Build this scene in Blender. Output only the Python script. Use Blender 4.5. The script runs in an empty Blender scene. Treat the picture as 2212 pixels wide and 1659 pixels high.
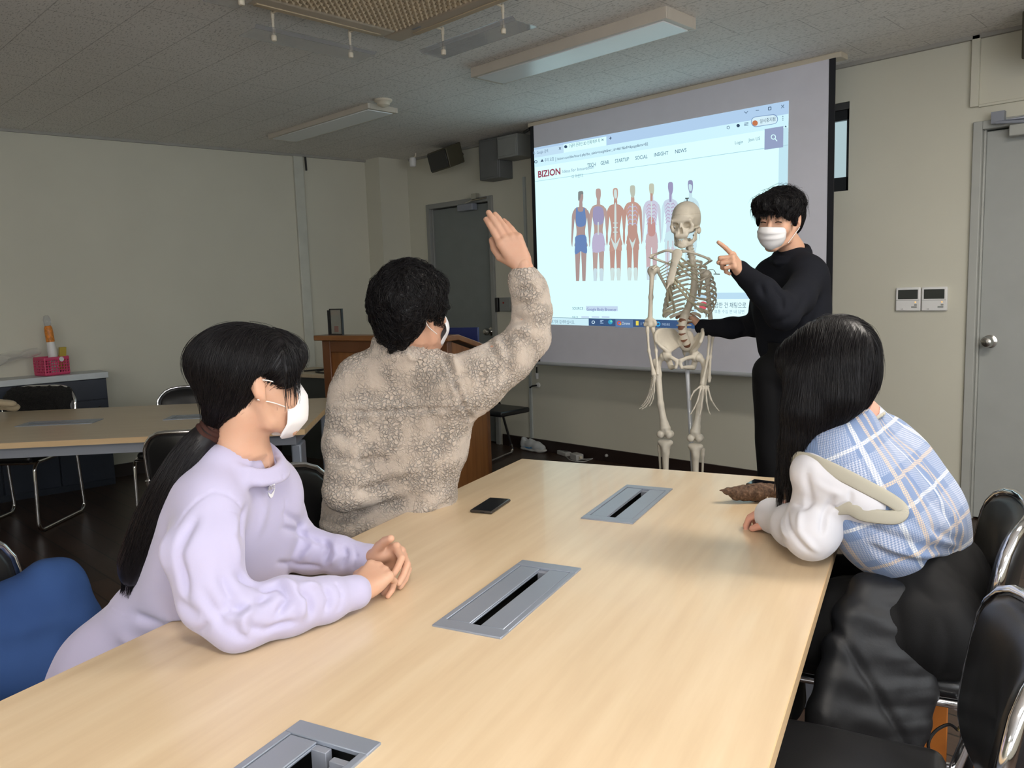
import bpy, math, random
import numpy as np
from mathutils import Vector, Matrix, noise as mnoise

SC = bpy.context.scene
COL = SC.collection
PI = math.pi
random.seed(7)
RNG = np.random.default_rng(7)

# ------------------------------------------------------------------ camera
FPX, PITCH, ROLL = 1715.2, math.radians(6.854), math.radians(-1.908)
AZ = math.radians(44.44)          # heading of the front wall's normal, seen from the camera's heading
EYE = np.array([0.0, 0.0, 1.385])
_c, _s = math.cos(PITCH), math.sin(PITCH)
_cr, _sr = math.cos(ROLL), math.sin(ROLL)
CAMR = np.array([[_cr, -_sr, 0], [_sr, _cr, 0], [0, 0, 1]]) @ np.array([[1, 0, 0], [0, -_s, -_c], [0, _c, -_s]])
RM = np.array([[math.sin(AZ + PI / 2), math.cos(AZ + PI / 2), 0], [math.sin(AZ), math.cos(AZ), 0], [0, 0, 1]])
W2C = CAMR @ RM.T                 # world (x along the front wall, y towards it, z up) -> camera (right, down, ahead)
C2W = W2C.T
VR, VD, VF = C2W[:, 0], C2W[:, 1], C2W[:, 2]

def ray(x, y): return C2W @ np.array([(x - 1106) / FPX, (y - 829.5) / FPX, 1.0])
def P(x, y, d): return EYE + ray(x, y) * d
def onz(x, y, z): r = ray(x, y); return EYE + r * ((z - EYE[2]) / r[2])
def ony(x, y, Y): r = ray(x, y); return EYE + r * (Y / r[1])
def onx(x, y, X): r = ray(x, y); return EYE + r * (X / r[0])

cam_d = bpy.data.cameras.new('camera')
cam_d.sensor_width = 36.0; cam_d.lens = FPX / 2212 * 36.0
cam_d.clip_start = 0.02
cam = bpy.data.objects.new('camera', cam_d); COL.objects.link(cam)
_m = Matrix.Identity(4)
for i in range(3):
    _m[i][0] = VR[i]; _m[i][1] = -VD[i]; _m[i][2] = -VF[i]; _m[i][3] = EYE[i]
cam.matrix_world = _m
SC.camera = cam

# ------------------------------------------------------------------ world and exposure
SC.view_settings.view_transform = 'Standard'
SC.view_settings.look = 'None'
SC.view_settings.gamma = 1.0
SC.view_settings.exposure = 0.0
SC.view_settings.use_curve_mapping = False
wd = bpy.data.worlds.new('world'); SC.world = wd; wd.use_nodes = True
wd.node_tree.nodes['Background'].inputs[0].default_value = (0.75, 0.85, 1.0, 1)
wd.node_tree.nodes['Background'].inputs[1].default_value = 0.6
SC.cycles.use_denoising = True
SC.cycles.max_bounces = 8

ROOM_L, ROOM_R, ROOM_B, ROOM_F, CEIL = -6.66, 1.75, -4.2, 4.93, 2.64
LAMP_POWER = 51.0
FILL_POWER, FILL_COL = 5.0, (.93, .96, 1.0)  # cool fill light of the added window panels
LAMP_COL = (1.0, 0.93, 0.84)

# ------------------------------------------------------------------ materials
def srgb(r, g, b):
    f = lambda c: (c / 255 / 12.92) if c / 255 <= 0.04045 else ((c / 255 + 0.055) / 1.055) ** 2.4
    return (f(r), f(g), f(b), 1)

class NT:
    def __init__(s, name):
        s.m = bpy.data.materials.new(name); s.m.use_nodes = True
        s.t = s.m.node_tree; s.b = s.t.nodes['Principled BSDF']; s.out = s.t.nodes['Material Output']
        s.co = None
    def n(s, kind, **kw):
        x = s.t.nodes.new(kind)
        for k, v in kw.items():
            if k in x.inputs.keys() if hasattr(x.inputs, 'keys') else False: x.inputs[k].default_value = v
            else: setattr(x, k, v)
        return x
    def l(s, a, b): s.t.links.new(a, b)
    def coord(s, scale=(1, 1, 1), rot=(0, 0, 0), kind='Object'):
        tc = s.n('ShaderNodeTexCoord'); mp = s.n('ShaderNodeMapping')
        mp.inputs['Scale'].default_value = scale; mp.inputs['Rotation'].default_value = rot
        s.l(tc.outputs[kind], mp.inputs[0]); return mp.outputs[0]
    def noise(s, co, scale, detail=3, rough=.5, out='Fac'):
        x = s.n('ShaderNodeTexNoise'); x.inputs['Scale'].default_value = scale
        x.inputs['Detail'].default_value = detail; x.inputs['Roughness'].default_value = rough
        s.l(co, x.inputs['Vector']); return x.outputs[out]
    def ramp(s, fac, stops):
        x = s.n('ShaderNodeValToRGB'); e = x.color_ramp.elements
        while len(e) < len(stops): e.new(0.5)
        for i, (p, c) in enumerate(stops):
            e[i].position = p; e[i].color = c if len(c) == 4 else (*c, 1)
        s.l(fac, x.inputs[0]); return x.outputs[0]
    def mix(s, fac, a, b, mode='MIX'):
        x = s.n('ShaderNodeMix'); x.data_type = 'RGBA'; x.blend_type = mode
        for v, i in ((fac, 0), (a, 6), (b, 7)):
            if hasattr(v, 'node'): s.l(v, x.inputs[i])
            else: x.inputs[i].default_value = v
        return x.outputs[2]
    def math(s, op, a, b=0.0, c=0.0):
        x = s.n('ShaderNodeMath'); x.operation = op
        for v, i in ((a, 0), (b, 1), (c, 2)):
            if hasattr(v, 'node'): s.l(v, x.inputs[i])
            else: x.inputs[i].default_value = v
        return x.outputs[0]
    def bump(s, h, strength=.3, dist=.002, normal=None):
        x = s.n('ShaderNodeBump'); x.inputs['Strength'].default_value = strength; x.inputs['Distance'].default_value = dist
        s.l(h, x.inputs['Height'])
        if normal: s.l(normal, x.inputs['Normal'])
        s.l(x.outputs[0], s.b.inputs['Normal']); return x.outputs[0]
    def set(s, color=None, rough=.5, metal=0.0, spec=.5, **kw):
        if color is not None:
            if hasattr(color, 'node'): s.l(color, s.b.inputs['Base Color'])
            else: s.b.inputs['Base Color'].default_value = color if len(color) == 4 else (*color, 1)
        s.b.inputs['Roughness'].default_value = rough; s.b.inputs['Metallic'].default_value = metal
        s.b.inputs['Specular IOR Level'].default_value = spec
        for k, v in kw.items(): s.b.inputs[k].default_value = v
        return s.m

def plain(name, c, rough=.5, metal=0., spec=.5, var=.06, scale=8, bump=0., bscale=200, **kw):
    """a surface of one colour with a little uneven tone and optional fine grain"""
    t = NT(name); co = t.coord()
    f = t.noise(co, scale, 3)
    a = tuple(x * (1 - var) for x in c[:3]) + (1,); b = tuple(min(1, x * (1 + var)) for x in c[:3]) + (1,)
    t.set(t.ramp(f, [(.3, a), (.7, b)]), rough, metal, spec, **kw)
    if bump: t.bump(t.noise(co, bscale, 2), bump, .001)
    return t.m

def emis(name, c, strength=1.0):
    t = NT(name); t.set((0, 0, 0, 1), .6, spec=.0)
    t.b.inputs['Emission Color'].default_value = c if len(c) == 4 else (*c, 1)
    t.b.inputs['Emission Strength'].default_value = strength
    return t.m

# ------------------------------------------------------------------ objects
def tag(o, label=None, cat=None, group=None, kind=None):
    if label: o['label'] = label
    if cat: o['category'] = cat
    if group: o['group'] = group
    if kind: o['kind'] = kind
    return o

def thing(name, label, cat, loc=(0, 0, 0), rotz=0.0, group=None):
    o = bpy.data.objects.new(name, None); COL.objects.link(o)
    o.location = loc; o.rotation_euler = (0, 0, rotz); o.empty_display_size = .1
    return tag(o, label, cat, group)

def link_mesh(name, me, mat, parent=None, smooth=True, mods=()):
    o = bpy.data.objects.new(name, me); COL.objects.link(o)
    for m in (mat if isinstance(mat, (list, tuple)) else [mat]):
        if m: me.materials.append(m)
    if parent: o.parent = parent
    return o

def meshdata(name, V, F, smooth=True, mi=None):
    me = bpy.data.meshes.new(name)
    me.from_pydata([tuple(map(float, v)) for v in V], [], [tuple(int(i) for i in f) for f in F])
    if smooth: me.polygons.foreach_set('use_smooth', [True] * len(me.polygons))
    if mi is not None: me.polygons.foreach_set('material_index', mi)
    me.update(); return me

def fastmesh(name, V, Q, smooth=True):
    """mesh from numpy arrays, Q all quads or all triangles"""
    me = bpy.data.meshes.new(name); k = Q.shape[1]
    me.vertices.add(len(V)); me.vertices.foreach_set('co', V.astype(np.float32).ravel())
    me.loops.add(Q.size); me.loops.foreach_set('vertex_index', Q.astype(np.int32).ravel())
    me.polygons.add(len(Q)); me.polygons.foreach_set('loop_start', np.arange(0, Q.size, k, dtype=np.int32))
    if smooth: me.polygons.foreach_set('use_smooth', np.ones(len(Q), bool))
    me.update(calc_edges=True); me.validate(); return me

def wmat(o):
    m = Matrix.Translation(o.location) @ o.rotation_euler.to_matrix().to_4x4()
    return wmat(o.parent) @ o.matrix_parent_inverse @ m if o.parent else m
def adopt(o, parent):
    """parents an object whose mesh is written in world coordinates"""
    o.parent = parent; o.matrix_parent_inverse = wmat(parent).inverted(); return o
def base_at(o, p):
    """moves a mesh's origin to the point p without moving the mesh"""
    o.data.transform(Matrix.Translation(-Vector(p))); o.location = p; return o

def unit(v): v = np.array(v, float); return v / (np.linalg.norm(v) + 1e-12)

class MB:
    """collects shapes into one mesh"""
    def __init__(s): s.V = []; s.F = []; s.M = []
    def add(s, V, F, mi=0):
        n = len(s.V); s.V += [tuple(map(float, v)) for v in V]; s.F += [tuple(i + n for i in f) for f in F]; s.M += [mi] * len(F); return s
    def box(s, x0, x1, y0, y1, z0, z1, mi=0):
        V = [(x, y, z) for z in (z0, z1) for y in (y0, y1) for x in (x0, x1)]
        return s.add(V, [(0, 2, 3, 1), (4, 5, 7, 6), (0, 1, 5, 4), (2, 6, 7, 3), (0, 4, 6, 2), (1, 3, 7, 5)], mi)
    def obox(s, c, ax, half, mi=0):
        c = np.array(c, float); a = [unit(v) for v in ax]
        V = [c + a[0] * half[0] * i + a[1] * half[1] * j + a[2] * half[2] * k for k in (-1, 1) for j in (-1, 1) for i in (-1, 1)]
        return s.add(V, [(0, 2, 3, 1), (4, 5, 7, 6), (0, 1, 5, 4), (2, 6, 7, 3), (0, 4, 6, 2), (1, 3, 7, 5)], mi)
    def tube(s, pts, r, n=10, closed=False, cap=True, mi=0, flat=None):
        pts = [np.array(p, float) for p in pts]; N = len(pts)
        rs = r if hasattr(r, '__len__') else [r] * N
        T = []
        for i in range(N):
            a = pts[(i - 1) % N] if (closed or i > 0) else pts[0]
            b = pts[(i + 1) % N] if (closed or i < N - 1) else pts[-1]
            T.append(unit(b - a))
        u = unit(np.cross(T[0], [0, 0, 1] if abs(T[0][2]) < .9 else [1, 0, 0]))
        V = []
        for i in range(N):
            u = unit(u - T[i] * (u @ T[i])); w = np.cross(T[i], u)
            for k in range(n):
                a = 2 * PI * k / n
                d = u * math.cos(a) + w * math.sin(a)
                if flat is not None: d = d - unit(flat[0]) * (d @ unit(flat[0])) * (1 - flat[1])
                V.append(pts[i] + d * rs[i])
        F = [(i * n + k, i * n + (k + 1) % n, ((i + 1) % N) * n + (k + 1) % n, ((i + 1) % N) * n + k)
             for i in range(N if closed else N - 1) for k in range(n)]
        if cap and not closed:
            F.append(tuple(range(n - 1, -1, -1))); F.append(tuple((N - 1) * n + k for k in range(n)))
        return s.add(V, F, mi)
    def lathe(s, prof, c=(0, 0, 0), axis=(0, 0, 1), n=24, mi=0):
        ax = unit(axis); u = unit(np.cross(ax, [0, 0, 1] if abs(ax[2]) < .9 else [1, 0, 0])); w = np.cross(ax, u)
        V = []; c = np.array(c, float)
        for (r, h) in prof:
            for k in range(n):
                a = 2 * PI * k / n; V.append(c + ax * h + (u * math.cos(a) + w * math.sin(a)) * max(r, 1e-5))
        F = [(i * n + k, i * n + (k + 1) % n, (i + 1) * n + (k + 1) % n, (i + 1) * n + k) for i in range(len(prof) - 1) for k in range(n)]
        F.append(tuple(range(n - 1, -1, -1))); F.append(tuple((len(prof) - 1) * n + k for k in range(n)))
        return s.add(V, F, mi)
    def prism(s, poly, ext, mi=0):
        """closed polygon (3-D points) swept along ext"""
        n = len(poly); e = np.array(ext, float)
        V = [np.array(p, float) for p in poly] + [np.array(p, float) + e for p in poly]
        return s.add(V, [tuple(range(n - 1, -1, -1)), tuple(range(n, 2 * n))] + [(i, (i + 1) % n, n + (i + 1) % n, n + i) for i in range(n)], mi)
    def quad(s, a, b, c, d, mi=0): return s.add([a, b, c, d], [(0, 1, 2, 3)], mi)
    def build(s, name, mat, parent=None, smooth=False, bevel=0, seg=2, sub=0, angle=40):
        me = meshdata(name, s.V, s.F, False, s.M)
        o = link_mesh(name, me, mat, parent)
        if bevel:
            b = o.modifiers.new('bevel', 'BEVEL'); b.width = bevel; b.segments = seg; b.limit_method = 'ANGLE'; b.angle_limit = math.radians(35)
        if sub:
            b = o.modifiers.new('sub', 'SUBSURF'); b.levels = sub; b.render_levels = sub
        if smooth or bevel or sub:
            me.polygons.foreach_set('use_smooth', [True] * len(me.polygons))
            me.set_sharp_from_angle(angle=math.radians(angle)) if not sub else None
        return o

def arc(p0, p1, p2, r, n=5):
    """points rounding the corner p1 of the path p0-p1-p2 with radius r"""
    p0, p1, p2 = (np.array(p, float) for p in (p0, p1, p2))
    a = unit(p0 - p1); b = unit(p2 - p1); ang = math.acos(max(-1, min(1, a @ b)))
    if abs(ang - PI) < .05: return [p1]
    t = r / math.tan(ang / 2); t = min(t, .49 * np.linalg.norm(p0 - p1), .49 * np.linalg.norm(p2 - p1)); r = t * math.tan(ang / 2)
    c = p1 + unit(a + b) * (r / math.sin(ang / 2)); s0 = p1 + a * t; s1 = p1 + b * t
    out = []
    for i in range(n + 1):
        k = i / n; v = (s0 - c) * (1 - k) + (s1 - c) * k; out.append(c + unit(v) * r)
    return out
def rpath(pts, r, closed=False, n=5):
    out = []; N = len(pts)
    for i in range(N):
        if not closed and i in (0, N - 1): out.append(np.array(pts[i], float)); continue
        out += arc(pts[i - 1], pts[i], pts[(i + 1) % N], r, n)
    return out
def spline(pts, k=6, closed=False):
    """Catmull-Rom through the points (any dimension)"""
    pts = [np.array(p, float) for p in pts]; N = len(pts); out = []
    for i in range(N if closed else N - 1):
        a, b, c, d = (pts[(i - 1) % N] if closed or i else pts[0]), pts[i], pts[(i + 1) % N], (pts[(i + 2) % N] if closed or i < N - 2 else pts[-1])
        for j in range(k):
            t = j / k
            out.append(.5 * ((2 * b) + (c - a) * t + (2 * a - 5 * b + 4 * c - d) * t * t + (3 * b - a - 3 * c + d) * t ** 3))
    if not closed: out.append(pts[-1])
    return out

def copy_tree(o, parent=None):
    c = o.copy(); COL.objects.link(c)
    if parent: c.parent = parent
    for ch in [x for x in list(COL.objects) if x.parent == o]: copy_tree(ch, c)
    return c

def rotm(axis, deg):
    a = unit(axis); t = math.radians(deg); K = np.array([[0, -a[2], a[1]], [a[2], 0, -a[0]], [-a[1], a[0], 0]])
    return np.eye(3) + math.sin(t) * K + (1 - math.cos(t)) * K @ K

# ------------------------------------------------------------------ distance-field modelling
class SDF:
    """signed distance field on a grid: smooth unions of limbs, then one continuous surface"""
    def __init__(s, lo, hi, h):
        s.lo = np.array(lo, float); s.h = h
        s.n = np.ceil((np.array(hi, float) - s.lo) / h).astype(int) + 1
        s.v = np.full(s.n, .08, np.float32)
        s.R = None
    def win(s, lo, hi, m):
        a = np.maximum(np.floor((np.minimum(lo, hi) - m - s.lo) / s.h).astype(int), 0)
        b = np.minimum(np.ceil((np.maximum(lo, hi) + m - s.lo) / s.h).astype(int) + 1, s.n)
        if (b <= a).any(): return None
        sl = tuple(slice(a[i], b[i]) for i in range(3))
        g = [(s.lo[i] + s.h * np.arange(a[i], b[i])).astype(np.float32) for i in range(3)]
        return sl, (g[0][:, None, None], g[1][None, :, None], g[2][None, None, :])
    def put(s, sl, d, k, mode):
        v = s.v[sl]
        if mode == 'add':
            if k > 0:
                hh = np.clip(.5 + .5 * (v - d) / k, 0, 1); s.v[sl] = v * (1 - hh) + d * hh - k * hh * (1 - hh)
            else: s.v[sl] = np.minimum(v, d)
        elif mode == 'sub':
            d = -d
            if k > 0:
                hh = np.clip(.5 - .5 * (v - d) / k, 0, 1); s.v[sl] = v * (1 - hh) + d * hh + k * hh * (1 - hh)
            else: s.v[sl] = np.maximum(v, d)
        elif mode == 'int':
            s.v[sl] = np.maximum(v, d)
    def cone(s, a, b, ra, rb, k=.01, mode='add', flat=None):
        a = np.array(a, float); b = np.array(b, float); R = max(ra, rb)
        w = s.win(np.minimum(a, b), np.maximum(a, b), R + k + 3 * s.h)
        if not w: return s
        sl, (X, Y, Z) = w; ab = b - a; L2 = max(ab @ ab, 1e-12)
        t = np.clip(((X - a[0]) * ab[0] + (Y - a[1]) * ab[1] + (Z - a[2]) * ab[2]) / L2, 0, 1)
        qx = X - a[0] - t * ab[0]; qy = Y - a[1] - t * ab[1]; qz = Z - a[2] - t * ab[2]; m = 1.0
        if flat is not None:
            f = unit(flat[0]); q = (qx * f[0] + qy * f[1] + qz * f[2]) * (1 / flat[1] - 1)
            qx = qx + q * f[0]; qy = qy + q * f[1]; qz = qz + q * f[2]; m = min(1, flat[1] ** .5)
        d = (np.sqrt(qx * qx + qy * qy + qz * qz) - (ra + t * (rb - ra))) * m
        s.put(sl, d, k, mode); return s
    def ell(s, c, r, R=None, k=.01, mode='add'):
        """ellipsoid: radii r along the columns of R"""
        c = np.array(c, float); R = np.eye(3) if R is None else R; ext = np.abs(R) @ np.array(r, float)
        w = s.win(c - ext, c + ext, k + 3 * s.h)
        if not w: return s
        sl, (X, Y, Z) = w; X = X - c[0]; Y = Y - c[1]; Z = Z - c[2]
        u = [(X * R[0, i] + Y * R[1, i] + Z * R[2, i]) for i in range(3)]
        k0 = np.sqrt(sum((u[i] / r[i]) ** 2 for i in range(3))) + 1e-6
        k1 = np.sqrt(sum((u[i] / r[i] ** 2) ** 2 for i in range(3))) + 1e-6
        s.put(sl, k0 * (k0 - 1) / k1, k, mode); return s
    def box(s, c, half, R=None, rnd=.005, k=.005, mode='add'):
        c = np.array(c, float); R = np.eye(3) if R is None else R; ext = np.abs(R) @ np.array(half, float)
        w = s.win(c - ext, c + ext, k + 3 * s.h)
        if not w: return s
        sl, (X, Y, Z) = w; X = X - c[0]; Y = Y - c[1]; Z = Z - c[2]
        q = [np.abs(X * R[0, i] + Y * R[1, i] + Z * R[2, i]) - (half[i] - rnd) for i in range(3)]
        d = np.sqrt(sum(np.maximum(x, 0) ** 2 for x in q)) + np.minimum(np.maximum(np.maximum(q[0], q[1]), q[2]), 0) - rnd
        s.put(sl, d, k, mode); return s
    def plane(s, p, n, k=0, mode='sub', lo=None, hi=None):
        """removes ('sub') everything on the side the normal points to"""
        n = unit(n); p = np.array(p, float)
        w = s.win(np.array(lo if lo is not None else s.lo), np.array(hi if hi is not None else s.lo + s.h * s.n), 0)
        sl, (X, Y, Z) = w
        d = -((X - p[0]) * n[0] + (Y - p[1]) * n[1] + (Z - p[2]) * n[2])
        s.put(sl, d, k, mode); return s
    def path(s, pts, rs, k=.01, flat=None, mode='add'):
        for i in range(len(pts) - 1): s.cone(pts[i], pts[i + 1], rs[i], rs[i + 1], k, mode, flat)
        return s
    def val(s, p):
        """trilinear value at points (N,3)"""
        q = np.clip((p - s.lo) / s.h, 0, s.n - 1.001); i = q.astype(int); f = q - i; out = 0
        for dx in (0, 1):
            for dy in (0, 1):
                for dz in (0, 1):
                    w = (f[:, 0] if dx else 1 - f[:, 0]) * (f[:, 1] if dy else 1 - f[:, 1]) * (f[:, 2] if dz else 1 - f[:, 2])
                    out = out + w * s.v[i[:, 0] + dx, i[:, 1] + dy, i[:, 2] + dz]
        return out
    def grad(s, p):
        e = s.h; g = np.stack([s.val(p + e * np.eye(3)[i]) - s.val(p - e * np.eye(3)[i]) for i in range(3)], 1)
        return g / (np.linalg.norm(g, axis=1, keepdims=True) + 1e-9)
    def surf(s, smooth=1):
        """surface nets"""
        v = s.v.copy()
        for ax in range(3):
            sl = [slice(None)] * 3; sl[ax] = 0; v[tuple(sl)] = .05; sl[ax] = -1; v[tuple(sl)] = .05
        ins = v < 0; n = v.shape; acc = {}; ids = []; pos = []; quads = []
        st = np.array([n[1] * n[2], n[2], 1])
        for ax in range(3):
            sa = [slice(None)] * 3; sb = [slice(None)] * 3; sa[ax] = slice(0, -1); sb[ax] = slice(1, None)
            A = ins[tuple(sa)]; B = ins[tuple(sb)]
            ijk = np.argwhere(A != B)
            va = v[tuple(ijk.T)]; nb = ijk.copy(); nb[:, ax] += 1; vb = v[tuple(nb.T)]
            p = ijk.astype(np.float64); p[:, ax] += va / (va - vb)
            o1, o2 = [(1, 2), (2, 0), (0, 1)][ax]
            cells = []
            for d1, d2 in ((0, 0), (-1, 0), (-1, -1), (0, -1)):
                c = ijk.copy(); c[:, o1] += d1; c[:, o2] += d2
                cid = c @ st; cells.append(cid); ids.append(cid); pos.append(p)
            q = np.stack(cells, 1); flip = ~(A[tuple(ijk.T)])
            q[flip] = q[flip][:, ::-1]; quads.append(q)
        ids = np.concatenate(ids); pos = np.concatenate(pos); quads = np.concatenate(quads)
        u, inv = np.unique(ids, return_inverse=True); cnt = np.bincount(inv)
        V = np.stack([np.bincount(inv, pos[:, i]) / cnt for i in range(3)], 1)
        Q = np.searchsorted(u, quads)
        V = V * s.h + s.lo
        for _ in range(smooth):
            E = np.concatenate([Q[:, [0, 1]], Q[:, [1, 2]], Q[:, [2, 3]], Q[:, [3, 0]]])
            S = np.stack([np.bincount(E[:, 0], V[E[:, 1], i], len(V)) + np.bincount(E[:, 1], V[E[:, 0], i], len(V)) for i in range(3)], 1)
            c = np.bincount(E.ravel(), minlength=len(V))[:, None]
            V = V * .4 + (S / c) * .6
        return V, Q

def vnormals(V, Q):
    c = np.cross(V[Q[:, 2]] - V[Q[:, 0]], V[Q[:, 3 % Q.shape[1]]] - V[Q[:, 1]]); N = np.zeros_like(V)
    for j in range(Q.shape[1]):
        for i in range(3): N[:, i] += np.bincount(Q[:, j], c[:, i], len(V))
    return N / (np.linalg.norm(N, axis=1, keepdims=True) + 1e-12)

def fnoise(p, scale, seed=0, oct=2):
    """smooth 3-D noise made of random waves, about -1..1"""
    r = np.random.default_rng(seed); out = np.zeros(len(p)); amp = 1.0; tot = 0
    for o in range(oct):
        for k in range(7):
            d = r.normal(size=3); d /= np.linalg.norm(d)
            out += amp * np.sin(p @ d * scale * (2 ** o) * r.uniform(.7, 1.4) * 2 * PI + r.uniform(0, 6.28)); tot += amp * .6
        amp *= .5
    return out / tot

def folds(V, N, lines, view=True):
    """presses creases into (amp<0) or raises ridges on (amp>0) a cloth surface along lines given by two world points"""
    out = V.copy()
    for (a, b, w, amp) in lines:
        a = np.array(a, float); b = np.array(b, float); ab = b - a; t = np.clip(((V - a) @ ab) / (ab @ ab), 0, 1)
        q = V - a - t[:, None] * ab; q = q - N * (np.sum(q * N, 1))[:, None] * .75
        d = np.linalg.norm(q, axis=1); fade = np.sin(np.clip(t * .9 + .05, 0, 1) * PI) ** .6
        far = np.linalg.norm(V - a - t[:, None] * ab, axis=1) < w * 6
        out += N * (amp * np.exp(-(d / w) ** 2) * fade * far)[:, None]
    return out

def sobj(name, S, mat, parent=None, smooth=1, fn=None, V=None, Q=None):
    if V is None: V, Q = S.surf(smooth)
    if fn is not None: V = fn(V, vnormals(V, Q))
    o = link_mesh(name, fastmesh(name, V, Q), mat); return adopt(o, parent) if parent else o
# ------------------------------------------------------------------ shared materials
WALLC = (.61, .595, .50, 1)
m_wall = plain('cream_wall_paint', WALLC, .75, var=.035, scale=1.3, bump=.06, bscale=90)
m_wood_floor = None
def mk_floor():
    t = NT('dark_plank_floor'); co = t.coord(); br = t.n('ShaderNodeTexBrick')
    br.inputs['Color1'].default_value = (.045, .026, .018, 1); br.inputs['Color2'].default_value = (.07, .04, .027, 1)
    br.inputs['Mortar'].default_value = (.01, .006, .004, 1); br.inputs['Scale'].default_value = 1.0
    br.inputs['Mortar Size'].default_value = .004; br.inputs['Brick Width'].default_value = 1.2; br.inputs['Row Height'].default_value = .12
    t.l(co, br.inputs['Vector'])
    g = t.noise(t.coord((3, 60, 3)), 1.5, 4)
    t.set(t.mix(.5, br.outputs[0], t.ramp(g, [(.3, (.5, .5, .5, 1)), (.75, (1, 1, 1, 1))]), 'MULTIPLY'), .36)
    return t.m
def mk_ceiling():
    t = NT('fissured_ceiling_tile'); co = t.coord((1, 3.2, 1)); co2 = t.coord()
    n1 = t.noise(co, 42, 2, .6); n2 = t.noise(co2, 1.2, 2)
    pits = t.ramp(n1, [(.37, (.0, 0, 0, 1)), (.43, (1, 1, 1, 1))])
    br = t.n('ShaderNodeTexBrick'); br.inputs['Mortar Size'].default_value = .0025; br.inputs['Brick Width'].default_value = .6
    br.inputs['Row Height'].default_value = .3; br.inputs['Scale'].default_value = 1; br.offset = .5
    t.l(co2, br.inputs['Vector'])
    base = t.ramp(n2, [(.3, (.74, .72, .69, 1)), (.7, (.80, .78, .75, 1))])
    c = t.mix(t.math('MULTIPLY', t.math('SUBTRACT', 1.0, pits), .42), base, (.12, .11, .10, 1))
    c = t.mix(t.math('MULTIPLY', br.outputs['Fac'], .45), c, (.2, .19, .18, 1))
    t.set(c, .85); t.bump(pits, .5, .002); return t.m
def mk_wood(name, c0, c1, c2, rough=.32, stretch=(14, 1.1, 14), coat=0.0, bump=.03, sc=1.0):
    t = NT(name); co = t.coord(tuple(x * sc for x in stretch))
    n = t.noise(co, 1.6, 5, .55); f = t.noise(t.coord(tuple(x * 7 * sc for x in stretch)), 1.5, 2)
    a = t.ramp(n, [(.28, c0), (.5, c1), (.72, c2)])
    t.set(t.mix(t.math('MULTIPLY', f, .16), a, c0), rough, **{'Coat Weight': coat}); t.bump(f, bump, .0005); return t.m

m_floor = mk_floor(); m_ceil = mk_ceiling()
m_maple = mk_wood('pale_maple_laminate', (.60, .45, .285, 1), (.665, .515, .335, 1), (.72, .575, .39, 1), .3, coat=.15)
m_maple_edge = mk_wood('maple_edge_band', (.62, .42, .22, 1), (.68, .48, .27, 1), (.72, .53, .31, 1), .4)
m_lectern = mk_wood('orange_brown_wood', (.16, .055, .014, 1), (.22, .085, .024, 1), (.27, .11, .034, 1), .35, (14, 14, 1.2))
m_lectern2 = mk_wood('brown_wood_trim', (.10, .036, .012, 1), (.145, .054, .019, 1), (.17, .068, .026, 1), .35, (3, 3, 3))
m_base = plain('dark_brown_skirting', (.022, .013, .011, 1), .4)
m_doorg = plain('grey_door_paint', (.36, .375, .36, 1), .55, var=.03)
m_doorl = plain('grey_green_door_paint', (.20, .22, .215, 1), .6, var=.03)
m_frame = plain('grey_door_frame_paint', (.40, .41, .385, 1), .5, var=.03)
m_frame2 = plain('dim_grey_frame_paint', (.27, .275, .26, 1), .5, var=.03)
m_chrome = plain('chrome', (.82, .82, .84, 1), .09, 1.0, var=.01)
m_steel = plain('brushed_steel', (.55, .54, .51, 1), .24, 1.0, var=.03)
m_alu = plain('anodised_grey_aluminium', (.29, .325, .39, 1), .36, .35, var=.02)
m_alu2 = plain('grey_painted_steel', (.27, .29, .34, 1), .4, .2, var=.02)
m_black = plain('black_plastic', (.012, .012, .013, 1), .4)
m_pit = plain('black_recess', (.006, .006, .006, 1), .8)
m_white = plain('white_plastic', (.78, .78, .77, 1), .4, var=.02)
m_cream = plain('cream_plastic', (.62, .56, .45, 1), .5, var=.02)
m_leather = plain('black_vinyl', (.011, .011, .012, 1), .33, var=.1, bump=.12, bscale=420)
m_navy = plain('navy_laminate', (.022, .030, .045, 1), .35)
m_greytop = plain('light_grey_laminate', (.56, .60, .62, 1), .4)

# ------------------------------------------------------------------ room shell
def struct(name, mb, mat, **kw): return tag(mb.build(name, mat, **kw), kind='structure')
WL_S = (-6.375 + 6.662) / (4.589 - 1.667)          # the left wall is a few degrees out of square
def wlx(y): return -6.662 + (y - 1.667) * WL_S
struct('floor', MB().box(-8.2, ROOM_R + .1, ROOM_B - .1, ROOM_F + .2, -.1, 0), m_floor)
struct('ceiling', MB().box(-8.2, ROOM_R + .1, ROOM_B - .1, ROOM_F + .2, CEIL, CEIL + .1), m_ceil)
def wall_l():
    mb = MB(); y0, y1 = ROOM_B, 4.95
    return mb.prism([(wlx(y0), y0, 0), (wlx(y0) - .12, y0, 0), (wlx(y1) - .12, y1, 0), (wlx(y1), y1, 0)], (0, 0, CEIL))
struct('wall_left', wall_l(), m_wall)
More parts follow.
